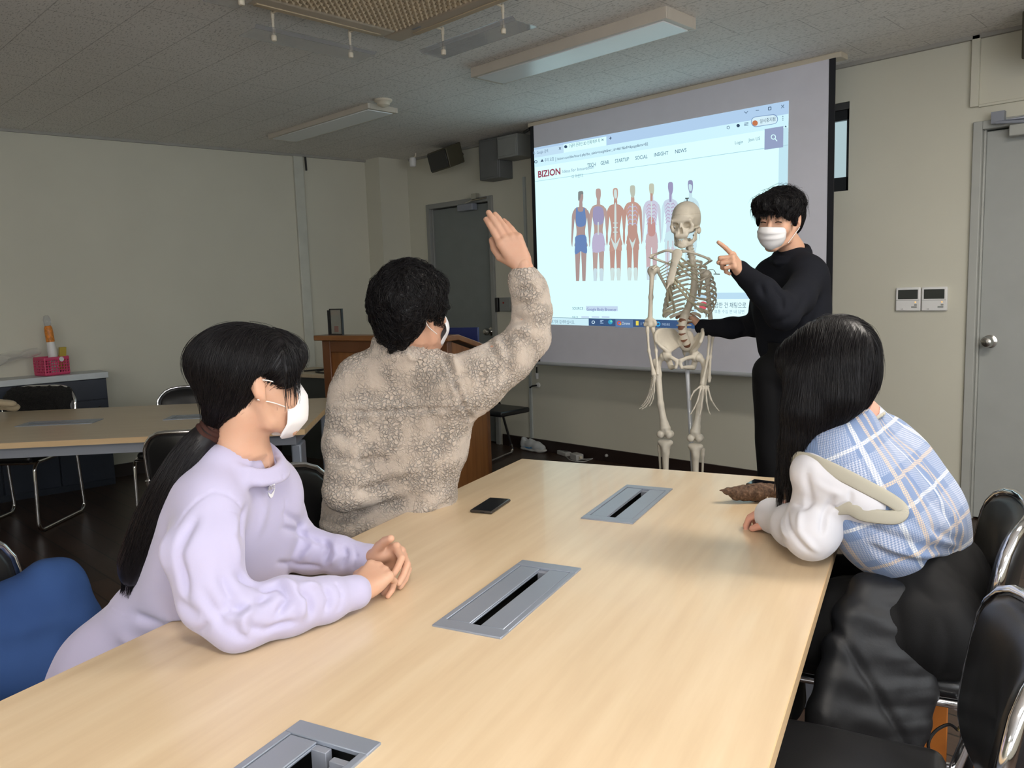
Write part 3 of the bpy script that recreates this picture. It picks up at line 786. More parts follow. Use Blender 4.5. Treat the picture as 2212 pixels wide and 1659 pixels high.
# the row of seven anatomy figures, washed out by the projector
_ic = icol
def icol(r, g, b, k=1.0): return _ic(*(int(a * .62 + b_ * .38) for a, b_ in zip((r, g, b), (214, 240, 246))), k)
def figure(cx, ty, W, by, skin, torso, hip, leg, shin, head, arm, extra):
    W = W * .93; k = (by - ty) / 192.0
    def Q(pts, c, lay, smooth=4):
        pts = spline([np.array(p, float) for p in pts], smooth, True) if smooth else pts
        ipoly([(cx + p[0] * W, min(by, ty + p[1] * k * 192)) for p in pts], c, lay)
    def mir(pts): return [(-x, y) for x, y in pts]
    aL = [(-.33, .205), (-.44, .26), (-.46, .36), (-.47, .45), (-.48, .56), (-.43, .62), (-.41, .56), (-.37, .46), (-.33, .36), (-.30, .28)]
    Q(aL, arm, 6); Q([(x * .95 + .03, y) for x, y in mir(aL)], arm, 6)
    Q([(-.09, .0), (.09, .0), (.13, .04), (.12, .085), (.06, .125), (-.05, .12), (-.12, .07), (-.13, .03)], head, 8)
    Q([(-.06, .10), (.07, .10), (.08, .19), (-.07, .19)], leg if extra == 0 else torso, 7)
    Q([(-.33, .20), (-.08, .17), (.10, .17), (.33, .205), (.31, .30), (.24, .40), (.22, .46), (.29, .55), (.31, .62), (-.28, .62), (-.27, .55), (-.21, .46), (-.24, .38), (-.31, .29)], torso, 7)
    Q([(-.23, .52), (.22, .50), (.30, .60), (.30, .68), (.02, .66), (-.28, .69), (-.28, .60)], hip, 8)
    for s in (-1, 1):
        Q([(s * .28, .60), (s * .03, .62), (s * .05, .82), (s * .10, 1.06), (s * .22, 1.06), (s * .27, .80)], leg, 6)
        Q([(s * .23, .87), (s * .07, .87), (s * .08, .93), (s * .10, 1.06), (s * .22, 1.06), (s * .24, .95)], shin, 9)
    return Q
B = 607
sk1 = icol(150, 98, 88); sk2 = icol(168, 112, 98); bl = icol(46, 74, 150); mus = icol(176, 98, 74); mus2 = icol(188, 108, 84); cr = icol(206, 222, 214); hair1 = icol(84, 74, 70)
lil = icol(176, 148, 188); pale = icol(196, 214, 224); pnk = icol(196, 140, 144); vio = icol(128, 104, 156); gho = icol(196, 226, 236)
Q = figure(1255, 414, 46, 607, sk1, sk1, bl, sk1, sk1, sk1, sk1, 0)
Q([(-.10, .0), (.10, -.005), (.13, .03), (.02, .03), (-.03, .08), (-.12, .10), (-.13, .03)], hair1, 10)
Q([(-.24, .21), (-.17, .17), (-.12, .22), (.10, .22), (.15, .18), (.22, .21), (.24, .37), (-.20, .38)], bl, 10); Q([(-.24, .50), (.24, .49), (.31, .60), (.30, .69), (.03, .67), (-.02, .67), (-.28, .70), (-.28, .58)], bl, 10)
Q = figure(1293, 408, 46, 607, sk2, sk2, lil, sk2, pale, sk2, sk2, 0)
Q([(-.24, .21), (.22, .21), (.24, .37), (-.20, .38)], vio, 10); Q([(-.24, .50), (.24, .49), (.29, .66), (-.27, .68)], lil, 10); Q([(-.03, .36), (.03, .36), (.03, .50), (-.03, .50)], cr, 11, 0)
def ribs(Q, c, w, n=5, y0=.22, y1=.40, lw=.012, lay=11):
    for i in range(n):
        y = y0 + (y1 - y0) * i / (n - 1)
        for s in (-1, 1): Q([(s * .03, y), (s * w * .6, y - .012), (s * w, y + .02), (s * w, y + .02 + lw), (s * w * .6, y - .012 + lw), (s * .03, y + lw)], c, lay, 0)
Q = figure(1330, 407, 46, 606, mus, mus, mus2, mus, cr, mus2, mus, 1)
Q([(-.04, .19), (.04, .19), (.05, .50), (0, .60), (-.05, .50)], cr, 11)
for y in (.37, .42, .47): Q([(-.12, y), (.12, y), (.12, y + .01), (-.12, y + .01)], cr, 11, 0)
Q([(-.24, .53), (0, .60), (.24, .53), (.05, .66), (-.05, .66)], cr, 11); Q([(-.06, .02), (.06, .02), (.07, .10), (-.05, .10)], cr, 11)
Q = figure(1367, 401, 47, 606, mus, mus2, mus, mus, cr, icol(176, 168, 140), mus, 1)
Q([(-.16, .55), (0, .60), (.16, .55), (.03, .66), (-.03, .66)], cr, 11)
ribs(Q, lil, .24); Q([(-.03, .19), (.03, .19), (.03, .42), (-.03, .42)], cr, 12, 0); Q([(-.20, .40), (.20, .40), (.18, .54), (-.18, .54)], mus, 10)
Q = figure(1408, 397, 46, 605, pnk, icol(198, 186, 214), pnk, pnk, pale, icol(186, 176, 144), icol(196, 190, 206), 1)
ribs(Q, icol(184, 130, 160), .25, 6); Q([(-.03, .19), (.03, .19), (.02, .42), (-.02, .42)], cr, 12, 0); Q([(-.17, .38), (.0, .34), (.17, .40), (.16, .53), (-.15, .53)], icol(186, 96, 84), 11)
Q([(-.05, .10), (.05, .10), (.05, .18), (-.05, .18)], mus, 12, 0)
Q = figure(1449, 394, 46, 604, gho, icol(196, 200, 226), gho, icol(206, 196, 214), gho, vio, gho, 1)
ribs(Q, icol(170, 130, 172), .25, 6); Q([(-.06, .10), (.05, .10), (.05, .20), (-.05, .20)], vio, 12, 0)
for s in (-1, 1): Q([(s * .10, .60), (s * .14, .60), (s * .18, 1.05), (s * .15, 1.05)], pnk, 12, 0)
Q = figure(1492, 390, 46, 604, gho, gho, gho, gho, gho, icol(110, 98, 150), gho, 1)
Q([(-.08, .04), (.08, .05), (.06, .10), (-.05, .10)], gho, 12); ribs(Q, icol(170, 200, 220), .24, 5)
pic = imb.build('projected_image', IMATS, None); adopt(pic, scr)
# ------------------------------------------------------------------ tables
def cable_box(name, label, parent_frame, x, y, rz, open_lid=False, group=None):
    """a recessed metal cable box, long axis local y; (x, y) its centre in the table's frame"""
    T = parent_frame; c = T @ Vector((x, y, .72))
    o = thing(name, label, 'cable box', c, rz, group)
    a, b = .078, .205
    f = MB()
    f.box(-a, a, -b, -b + .035, -.004, .004).box(-a, a, b - .035, b, -.004, .004).box(-a, -a + .013, -b + .035, b - .035, -.004, .004).box(a - .013, a, -b + .035, b - .035, -.004, .004)
    f.build('rim', m_alu, o, bevel=.0015)
    MB().box(-.062, .062, -b + .02, b - .02, -.085, -.08).box(-.066, -.062, -b + .02, b - .02, -.085, -.004).box(.062, .066, -b + .02, b - .02, -.085, -.004).box(-.062, .062, -b + .016, -b + .02, -.085, -.004).box(-.062, .062, b - .02, b - .016, -.085, -.004).build('tray', m_pit, o)
    for s in ((-1,) if open_lid else (-1, 1)):
        l = MB(); x0, x1 = sorted((s * .0125, s * .0635))
        l.box(x0, x1, -b + .037, b - .037, -.001, .003)
        xi0, xi1 = sorted((s * .0125, s * .026)); l.box(xi0, xi1, -b + .037, b - .037, -.006, -.001)
        l.build('lid', m_alu, o, bevel=.002)
    MB().box(-.014, .014, b - .05, b - .036, -.05, -.002).build('end_plate', m_alu2, o, bevel=.001)
    if open_lid:
        MB().box(.03, .06, b - .062, b - .05, -.06, -.003).box(.053, .062, -b + .04, b - .05, -.03, -.006).box(.03, .045, b - .075, b - .062, -.02, -.012).build('lid_bracket', m_alu2, o, bevel=.001)
        MB().lathe([(.005, 0), (.005, .006)], (.045, b - .062, -.03), (0, -1, 0), 12).build('screw', m_steel, o)
    return o

def tabletop(W, L, boxes):
    """top board with real openings for the cable boxes; local x 0..W, y 0..-L"""
    mb = MB(); z0, z1 = .692, .72; hx, hy = .07, .19; cx = W / 2
    mb.box(0, cx - hx, -L, 0, z0, z1); mb.box(cx + hx, W, -L, 0, z0, z1)
    ys = sorted(boxes, reverse=True); top = 0
    for y in ys: mb.box(cx - hx, cx + hx, y + hy, top, z0, z1); top = y - hy
    mb.box(cx - hx, cx + hx, -L, top, z0, z1)
    return mb
MT = (-2.122, 2.207, 0); MR = math.atan2(.298, .954)
main = thing('conference_table', 'long pale maple conference table filling the foreground, with people around', 'table', MT, MR)
MTW, MTL = 1.2, 3.35; MB_Y = (-.470, -1.262, -2.055, -2.848)
tp = tabletop(MTW, MTL, MB_Y); tp.build('tabletop', m_maple, main)
MB().box(-.002, 0, -MTL, 0, .692, .7195).box(MTW, MTW + .002, -MTL, 0, .692, .7195).box(-.002, MTW + .002, 0, .002, .692, .7195).box(-.002, MTW + .002, -MTL - .002, -MTL, .692, .7195).build('edge_band', m_maple_edge, main)
MB().box(.08, .12, -MTL + .1, -.1, .62, .692).box(MTW - .12, MTW - .08, -MTL + .1, -.1, .62, .692).box(.12, MTW - .12, -.14, -.1, .62, .692).box(.12, MTW - .12, -MTL + .1, -MTL + .14, .62, .692).build('under_frame', m_alu2, main, bevel=.003)
for x in (.08, MTW - .14):
    for y in (-.16, -MTL + .1):
        MB().box(x, x + .06, y, y + .06, 0, .62).build('leg', m_alu2, main, bevel=.006)
MTM = Matrix.Translation(MT) @ Matrix.Rotation(MR, 4, 'Z')
def tl(x, y, z=.72): return np.array(MTM @ Vector((x, y, z)))      # main table frame -> world
labs = ['grey aluminium cable box in table beside the far end, closest to the skeleton', 'grey aluminium cable box at the middle of the table beside clasped hands', 'grey cable box with one lid missing at the bottom edge of the picture', 'grey cable box at the photographer end of the long table']
for i, y in enumerate(MB_Y): cable_box('cable_box', labs[i], MTM, .597, y, MR, i == 2)

# far left table
LC = np.array([-3.50, 2.07]); LU = unit([-.655, -.755]); LV = unit([-.755, .655])
LRZ = math.atan2(LV[1], LV[0])               # local x across (away from the camera), local y = -LU
LTW, LTL = 1.2, 3.2
ltab = thing('side_table', 'dimly lit pale wooden table with grey metal legs near the left wall', 'table', (LC[0], LC[1], 0), LRZ)
# local frame: x = LV, y = rotated +90 of x; LU is then -y or +y
_y = np.array([-LV[1], LV[0]]); sgn = 1 if _y @ LU > 0 else -1
LM = Matrix.Translation((LC[0], LC[1], 0)) @ Matrix.Rotation(LRZ, 4, 'Z')
def ll(x, y, z=.72): return np.array(LM @ Vector((x, sgn * y, z)))   # y = distance along the long edge from the near right corner
mb = MB(); hx, hy = .07, .19
def yb(mb, x0, x1, a, b, z0, z1): y0, y1 = sorted((sgn * a, sgn * b)); return mb.box(x0, x1, y0, y1, z0, z1)
m_lt = mk_wood('beige_laminate', (.50, .40, .27, 1), (.54, .435, .30, 1), (.57, .465, .325, 1), .3)
LB = (.66, 1.45)
yb(mb, 0, LTW / 2 - hx, 0, LTL, .692, .72); yb(mb, LTW / 2 + hx, LTW, 0, LTL, .692, .72)
top = 0
for y in LB: yb(mb, LTW / 2 - hx, LTW / 2 + hx, top, y - hy, .692, .72); top = y + hy
yb(mb, LTW / 2 - hx, LTW / 2 + hx, top, LTL, .692, .72)
mb.build('tabletop', m_lt, ltab)
mb = MB(); yb(mb, -.004, 0, -.004, LTL, .692, .7195); yb(mb, 0, LTW, -.004, 0, .692, .7195); mb.build('edge_band', m_maple_edge, ltab)
mb = MB(); yb(mb, .04, .07, .05, LTL - .05, .635, .692); yb(mb, LTW - .07, LTW - .04, .05, LTL - .05, .635, .692); yb(mb, .07, LTW - .07, .05, .08, .635, .692)
mb.build('under_frame', m_alu2, ltab, bevel=.002)
for x in (.05, LTW - .19):
    for y in (.03, LTL - .12):
        mb = MB(); yb(mb, x, x + .14, y, y + .05, 0, .635); mb.build('leg', m_alu, ltab, bevel=.008)
for i, y in enumerate(LB): cable_box('cable_box', ['grey cable box in the side table beside the chair backrest, nearer the lectern', 'grey cable box in the middle of the dim side table'][i], LM, LTW / 2, sgn * y, LRZ)

# ------------------------------------------------------------------ chairs
def make_chair(label, loc, rz):
    """black vinyl chair on a chrome sled frame; faces local +y"""
    t = thing('conference_chair', label, 'chair', loc, rz)
    # seat cushion
    S = SDF((-.30, -.30, .38), (.30, .30, .53), .009)
    S.box((0, .0, .455), (.225, .22, .028), rnd=.026, k=.004); S.ell((0, 0, .475), (.2, .2, .02), k=.02)
    sobj('seat', S, m_leather, t).matrix_parent_inverse = Matrix.Identity(4)
    # curved backrest
    V = []; F = []; nx, nz = 13, 9
    def bp(u, v, off):
        x = .235 * u; w = 1 - .10 * max(0, v - .75) / .25 * abs(u) ** 3
        y = -.235 - .055 * (1 - u * u) - .05 * v + off; z = .50 + .335 * v
        return np.array([x * w, y, z])
    mb = MB()
    ol = []
    for k in range(40):
        a = 2 * PI * k / 40; ca, sa = math.cos(a), math.sin(a); q = (abs(ca) ** 4.5 + abs(sa) ** 4.5) ** (-1 / 4.5); ol.append((ca * q, sa * q))
    rings = []
    for (sc, off) in ((.0, .036), (.6, .034), (.9, .026), (1.0, .008), (1.0, -.008), (.92, -.016), (0, -.018)):
        rings.append([bp(u * sc * .985, .5 + .5 * v * sc * .97, off) for u, v in ol])
    V = [p for r in rings for p in r]; n = 40
    F = [(i * n + k, i * n + (k + 1) % n, (i + 1) * n + (k + 1) % n, (i + 1) * n + k) for i in range(len(rings) - 1) for k in range(n)]
    mb.add(V, F); mb.build('backrest', m_leather, t, smooth=True, angle=80)
    # chrome rim running round the backrest
    rim = [bp(u * 1.03, .5 + .5 * v * 1.02, -.002) for u, v in ol]
    MB().tube(rim, .0115, 8, closed=True).build('backrest_rim', m_chrome, t, smooth=True, angle=80)
    for s in (-1, 1):
        x = s * .238
        pts = rpath([(s * .236, -.285, .60), (x, -.255, .50), (x, -.235, .43), (x, -.27, .011), (x, .235, .011), (x, .215, .43), (x, -.20, .435)], .05)
        MB().tube(pts, .0115, 8).build('leg', m_chrome, t, smooth=True, angle=80)
        MB().box(x - .012 * 1, x + .012, .17, .2, -.0, .004).build('glide', m_black, t)
    MB().tube([(-.238, .2, .428), (.238, .2, .428)], .009, 8).tube([(-.238, -.2, .428), (.238, -.2, .428)], .009, 8).build('seat_support', m_chrome, t, smooth=True)
    return t
ch0 = make_chair('black vinyl chair with curved chrome rim at the bottom right corner, empty', (0, 0, 0), 0)
def chair(label, x, y, rz_deg, first=False, group=None):
    c = ch0 if first else copy_tree(ch0)
    c.location = (x, y, 0); c.rotation_euler = (0, 0, math.radians(rz_deg)); c['label'] = label
    if group: c['group'] = group
    return c
MRD = math.degrees(MR); LRD = math.degrees(LRZ)
p = tl(1.22, -1.32); chair('black vinyl chair with thick chrome rim at the bottom right corner, empty', p[0], p[1], MRD + 90, True)
p = tl(1.27, -.58); chair('black chair behind the person in the plaid vest, at the right picture border', p[0], p[1], MRD + 90)
p = tl(-.10, -.92); chair('black chair under the person in the beige fleece, only a corner of backrest showing', p[0], p[1], MRD - 88)
p = tl(-.34, -1.78); chair('black chair under the girl in the lavender sweatshirt', p[0], p[1], MRD - 80)
p = ll(-.04, .42); chair('empty black chair on the near side of the side table, backrest towards us', p[0], p[1], LRD - 90).scale = (1, 1, .95)
p = ll(1.20, .98); chair('black chair beyond the side table, only the top of its backrest showing', p[0], p[1], LRD + 90).scale = (1, 1, .95)
p = ll(1.18, 2.0); cA = chair('black chair beyond the side table with a dark fur-trimmed coat over it', p[0], p[1], LRD + 84)
p = ll(-.62, 2.62); chair('chair at the left picture border, only a bent chrome leg showing', p[0], p[1], LRD + 100)

# ------------------------------------------------------------------ lectern
LX = math.radians(14); LL = (-4.67, 2.94, 0)
lec = thing('lectern', 'wide orange-brown wooden lectern behind the person in fleece', 'lectern', LL, LX)
w, dd = 1.03, .46
MB().box(.02, w - .02, .015, .03, .08, 1.08).build('front_panel', m_lectern, lec)
MB().box(0, .07, 0, .05, 0, 1.08).box(w - .07, w, 0, .05, 0, 1.08).box(.07, w - .07, 0, .05, 1.0, 1.08).box(.07, w - .07, 0, .05, 0, .10).build('front_frame', m_lectern2, lec, bevel=.004)
for x in (0, w - .03):
    MB().prism([(x, .05, .0), (x, dd - .04, .0), (x, dd - .04, .965), (x, .05, 1.07)], (.03, 0, 0)).build('side_panel', m_lectern, lec)
    MB().box(x - .003, x + .033, dd - .04, dd, 0, .96).build('post', m_lectern2, lec, bevel=.003)
tpz = MB().prism([(-.035, -.04, 1.08), (-.035, .08, 1.08), (-.035, dd + .03, .965), (-.035, dd + .03, 1.0), (-.035, .08, 1.115), (-.035, -.04, 1.115)], (w + .07, 0, 0))
tpz.build('top_board', mk_wood('polished_brown_top', (.18, .07, .02, 1), (.23, .095, .03, 1), (.27, .12, .04, 1), .3, (2, 14, 14)), lec, bevel=.004)
fr = thing('picture_frame', 'small black-edged frame standing on the left end of the lectern', 'frame', (LL[0] + .10, LL[1] + .06, 1.115), math.radians(8))
MB().box(-.06, .06, -.008, .008, 0, .008).box(-.06, -.053, -.008, .008, .008, .175).box(.053, .06, -.008, .008, .008, .175).box(-.053, .053, -.008, .008, .168, .175).box(-.075, -.06, -.012, .045, 0, .165).build('frame_edge', m_black, fr)
MB().box(-.053, .053, -.002, .004, .008, .168).build('picture', mk_wood('faded_picture', (.28, .24, .20, 1), (.24, .25, .22, 1), (.30, .31, .28, 1), .25, (3, 3, 6)), fr)
MB().box(-.022, .018, -.0035, -.002, .02, .06).build('picture_mark', plain('dull_red_print', (.22, .12, .10, 1), .4), fr)
bq = np.array(Matrix.Translation(LL) @ Matrix.Rotation(LX, 4, 'Z') @ Vector((.93, .30, 1.06)))
o = thing('blue_binder', 'blue binder standing on the right end of the lectern, in front of the grey door', 'binder', tuple(bq), LX + .1)
MB().box(-.13, .13, -.012, .012, -.012, .085).build('binder_cover', plain('blue_plastic', (.012, .022, .11, 1), .4), o, bevel=.004)
# folding chair beside the lectern
o = thing('folding_chair', 'folding chair with dark strut and chrome floor rail between lectern and shoes', 'chair', (0, 0, 0))
Yf = 4.35
fa = [ony(1075, 870, Yf), ony(1108, 985, Yf)]
b0 = onz(1078, 868, .46); b1 = onz(1108, 975, .02); b2 = onz(1045, 1003, .02)
wbuild(MB().tube([b0, (b0 * .15 + b1 * .85)], .010, 8), 'strut', m_black, o, smooth=True)
wbuild(MB().tube(rpath([b0 * .15 + b1 * .85, b1 + (0, 0, -.005), b2, b2 + (b2 - b1) * .9], .05), .011, 8), 'floor_rail', m_chrome, o, smooth=True)
s0 = onz(1074, 872, .45); s1 = onz(1052, 888, .45); dr = unit(s1 - s0)
wbuild(MB().tube(rpath([s0 + (0, 0, .05), s0, s1, s1 + dr * .25], .03), .011, 8).tube([s1 + dr * .2, b2 + (b2 - b1) * .5], .01, 8), 'seat_rail', m_chrome, o, smooth=True)
sc_ = s1 + dr * .1 + np.array([0, .12, -.01])
wbuild(MB().box(sc_[0] - .16, sc_[0] + .18, sc_[1] - .12, sc_[1] + .2, .43, .47), 'seat', m_leather, o, bevel=.012)

# desk behind the lectern with a black cable
dk = thing('desk', 'narrow wood-topped dark desk behind the lectern along the left wall', 'desk', (-6.0, 3.75, 0), math.radians(12))
MB().box(-.35, .75, -.25, .25, .70, .73).build('desk_top', m_lt, dk, bevel=.003)
MB().box(-.33, .73, -.2, .23, 0, .70).build('desk_body', plain('dark_green_grey_panel', (.05, .055, .052, 1), .5), dk)
cpts = spline([(-.1, -.1, .735), (.0, .05, .74), (.2, .1, .76), (.42, .0, .75), (.5, -.1, .735), (.3, -.17, .735), (.1, -.14, .737), (.05, -.05, .74), (.3, .08, .78), (.6, .12, .77)], 5)
c = MB().tube(cpts, .007, 6)
tag(adopt(c.build('black_cable', m_black, None, smooth=True), None) if False else c.build('black_cable', m_black, None, smooth=True), 'loops of black cable lying on the desk behind the lectern', 'cable')
COL.objects['black_cable'].location = dk.location; COL.objects['black_cable'].rotation_euler = dk.rotation_euler
# dark storage box under the desk front
# ------------------------------------------------------------------ cabinet by the left wall
cz = .865; cf = onz(229, 803, cz); cdir = unit([-WL_S, -1]); cn = unit([1, -WL_S])      # along the wall towards the camera; out of the wall
CRZ = math.atan2(cn[1], cn[0]); cdep = (cf[0] - wlx(cf[1])) * cn[0]
cab = thing('cabinet', 'dark navy cabinet with light grey top against the left wall', 'cabinet', (cf[0], cf[1], 0), CRZ)
Lc = 1.5                                   # local x out of the wall, local y back along the wall (away from the camera is +y)
MB().box(-cdep + .02, 0.012, -Lc, .012, cz - .045, cz).build('cabinet_top', m_greytop, cab, bevel=.003)
MB().box(-cdep + .03, -.02, -Lc + .02, 0, .0, cz - .045).build('cabinet_body', m_navy, cab)
m_navy2 = plain('navy_drawer_front', (.026, .034, .052, 1), .32)
for k, (a, b) in enumerate(((0, .72), (.725, 1.47))):
    d = MB().box(-.02, -.004, -b, -a - .004, cz - .20, cz - .05).build('drawer', m_navy2, cab, bevel=.002)
    MB().tube([(-.004, -(a + b) / 2 - .03, cz - .11), (.014, -(a + b) / 2 - .02, cz - .112), (.014, -(a + b) / 2 + .02, cz - .112), (-.004, -(a + b) / 2 + .03, cz - .11)], .006, 8).build('handle', m_chrome, d, smooth=True)
    for j, (c0, c1) in enumerate(((a, (a + b) / 2), ((a + b) / 2 + .004, b))):
        dr = MB().box(-.02, -.004, -c1, -c0 - .004, .05, cz - .206).build('cabinet_door', m_navy2, cab, bevel=.002)
        MB().lathe([(.006, 0), (.006, .012), (.011, .018), (.009, .024)], (-.004, -c0 - .07 if j == 0 else -c1 + .06, cz - .26), (1, 0, 0), 14).build('knob', m_chrome, dr, smooth=True)
CBM = Matrix.Translation((cf[0], cf[1], 0)) @ Matrix.Rotation(CRZ, 4, 'Z')
def cbl(x, y, z): return np.array(CBM @ Vector((x, y, z)))
# pink basket
pb = cbl(-.13, -.33, cz)
bk = thing('basket', 'small pink plastic mesh basket on top of the navy cabinet', 'basket', (pb[0], pb[1], cz), CRZ + .35)
m_pink = plain('pink_plastic', (.62, .055, .15, 1), .35)
S = SDF((-.13, -.16, -.005), (.13, .16, .16), .0045)
S.box((0, 0, .07), (.075, .095, .07), rnd=.012, k=0)
S.box((0, 0, .09), (.068, .088, .085), rnd=.01, k=0, mode='sub')
for i in range(9):
    for j in range(5):
        y = -.078 + .0195 * i; z = .028 + .0195 * j
        S.box((0, y, z), (.2, .0058, .0058), rnd=.001, k=0, mode='sub')
        x = -.058 + .0195 * i
        if x < .062: S.box((x, 0, z), (.0058, .2, .0058), rnd=.001, k=0, mode='sub')
V, Q = S.surf(0); bo = fastmesh('basket_body', V, Q, False); link_mesh('basket_body', bo, m_pink, bk)
MB().add(*(lambda r: (r[0], r[1]))(((lambda V: (V, [(0, 1, 2, 3)]))([(0, 0, 0)] * 4)))) if False else None
MB().lathe([(.016, 0), (.018, .004), (.016, .006)], (.076, .03, .115), (1, 0, 0), 16).build('badge', m_white, bk)
bt = thing('spray_bottle', 'tall white bottle with orange cap label standing in the pink basket', 'bottle', (pb[0] - .03, pb[1] + .03, cz + .012), CRZ)
MB().lathe([(.03, 0), (.033, .02), (.032, .17), (.027, .22), (.026, .24)], (0, 0, 0), (.0, -.06, 1), 24).build('bottle_body', m_white, bt, smooth=True)
MB().lathe([(.0275, .23), (.0285, .24), (.0285, .30), (.0265, .335), (.02, .35)], (0, 0, 0), (.0, -.06, 1), 24).build('orange_band', plain('orange_print', (.75, .24, .03, 1), .4, var=.4, scale=60), bt, smooth=True)
MB().lathe([(.02, .345), (.024, .36), (.026, .395), (.018, .42), (.01, .425)], (0, 0, 0), (.0, -.06, 1), 20).build('clear_cap', mk_acrylic(), bt, smooth=True)
tag(adopt(MB().obox(np.array([pb[0] - .03, pb[1] + .075, cz + .10]), [(1, .1, 0), (-.1, 1, 0), (.0, .1, 1)], (.015, .022, .085)).build('yellow_packet', plain('yellow_card', (.45, .33, .04, 1), .5), None, bevel=.002), None) if False else MB().obox((pb[0] + .01, pb[1] + .072, cz + .115), [(1, .1, 0), (-.1, 1, 0), (.0, .1, 1)], (.015, .022, .085)).build('yellow_packet', plain('yellow_card', (.45, .33, .04, 1), .5), None, bevel=.002), 'small yellow packet sticking out of the pink basket', 'packet')
# clear plastic packaging
t = NT('clear_plastic_film'); t.set((.82, .80, .80, 1), .08, **{'Transmission Weight': .7, 'Alpha': .42, 'IOR': 1.4}); t.bump(t.noise(t.coord(), 30, 3), .5, .01); m_film = t.m
def film():
    c0 = cbl(-.20, -.34, cz + .02); V = []; nu, nv = 26, 14
    a = cbl(-.16, -1.05, cz + .035); b = cbl(-.13, -.40, cz + .17)
    top_ = np.array([0, 0, .15]); out = np.array([cn[0], cn[1], 0]) * .12
    for i in range(nu):
        for j in range(nv):
            u = i / (nu - 1); th = 2 * PI * j / (nv - 1)
            c = a * (1 - u) + b * u; r = .8 + .2 * math.sin(u * 19) * math.cos(th * 3)
            V.append(c + top_ * (.2 + .5 * math.sin(th) * r) * (1 - .55 * u) + out * math.cos(th) * r * .8)
    F = [(i * nv + j, i * nv + j + 1, (i + 1) * nv + j + 1, (i + 1) * nv + j) for i in range(nu - 1) for j in range(nv - 1)]
    mb = MB(); mb.add(V, F); F2 = [tuple(range(nv - 1))]; mb.add(V[:nv], F2); return mb
tag(film().build('plastic_packaging', m_film, None, smooth=True, angle=80), 'clear crinkled plastic packaging lying on the navy cabinet beside the basket', 'packaging')
# ------------------------------------------------------------------ tools for people
def skin_mat(name, c):
    t = NT(name); co = t.coord()
    a = tuple(x * k for x, k in zip(c[:3], (1.0, .93, .90))) + (1,)
    t.set(t.ramp(t.noise(co, 22, 3), [(.3, a), (.7, c)]), .5, spec=.35, **{'Subsurface Weight': .12, 'Subsurface Scale': .01})
    t.b.inputs['Subsurface Radius'].default_value = (1, .35, .2)
    t.bump(t.noise(co, 260, 2), .12, .0006); return t.m
m_skin = skin_mat('light_skin', (.60, .365, .255, 1))
m_skin2 = skin_mat('warm_skin', (.56, .335, .235, 1))
m_nail = plain('fingernail', (.70, .42, .35, 1), .3)
def hair_mat(name, c=(.006, .005, .006, 1)):
    t = NT(name); t.set(c, .42, spec=.28); t.bump(t.noise(t.coord((1, 1, .2)), 300, 2), .15, .001); return t.m
m_hair = hair_mat('black_hair')
m_eye = plain('eye_white', (.62, .58, .54, 1), .2); m_iris = plain('dark_iris', (.012, .008, .006, 1), .1)
def cloth_mat(name, c, rough=.85, bump=.25, bscale=700, var=.04, sheen=.15):
    t = NT(name); co = t.coord(); n = t.noise(co, 5, 3)
    a = tuple(x * (1 - var) for x in c[:3]) + (1,); b = tuple(min(1, x * (1 + var)) for x in c[:3]) + (1,)
    t.set(t.ramp(n, [(.3, a), (.7, b)]), rough, spec=.2, **{'Sheen Weight': sheen if c[0] > .05 else 0., 'Sheen Roughness': .5})
    t.bump(t.noise(co, bscale, 2), bump, .0012); return t.m
m_mask = cloth_mat('white_mask_fabric', (.80, .79, .80, 1), .7, .12, 500, .01, .05)
m_strap = plain('white_elastic', (.82, .80, .78, 1), .6)

def hdir(az):                                   # horizontal direction at a heading relative to the camera's own
    f = np.array([VF[0], VF[1], 0]); f /= np.linalg.norm(f); r = np.array([f[1], -f[0], 0]); a = math.radians(az)
    return r * math.sin(a) + f * math.cos(a)
def frame(az, pitch=0, roll=0):
    """columns right, forward, up for a body or head facing heading az; pitch>0 looks up, roll>0 leans to its right"""
    f = hdir(az); u = np.array([0, 0, 1.]); r = np.cross(f, u)
    R = rotm(r, pitch); f, u = R @ f, R @ u
    Q = rotm(f, roll); r, u = Q @ r, Q @ u
    return np.stack([r, f, u], 1)

def hit(S, px, py, d0=.8, d1=5.0):
    """first point of the surface met by the sight line through a pixel of the plan drawing"""
    r = ray(px, py); n = np.linalg.norm(r); d = d0
    while d < d1:
        p = EYE + r * d
        if ((p > S.lo + S.h) & (p < S.lo + S.h * (S.n - 2))).all():
            v = float(S.val(p[None])[0])
            if v < .0004: return p
            d += max(v * .7, .0008) / n
        else: d += .01
    return None

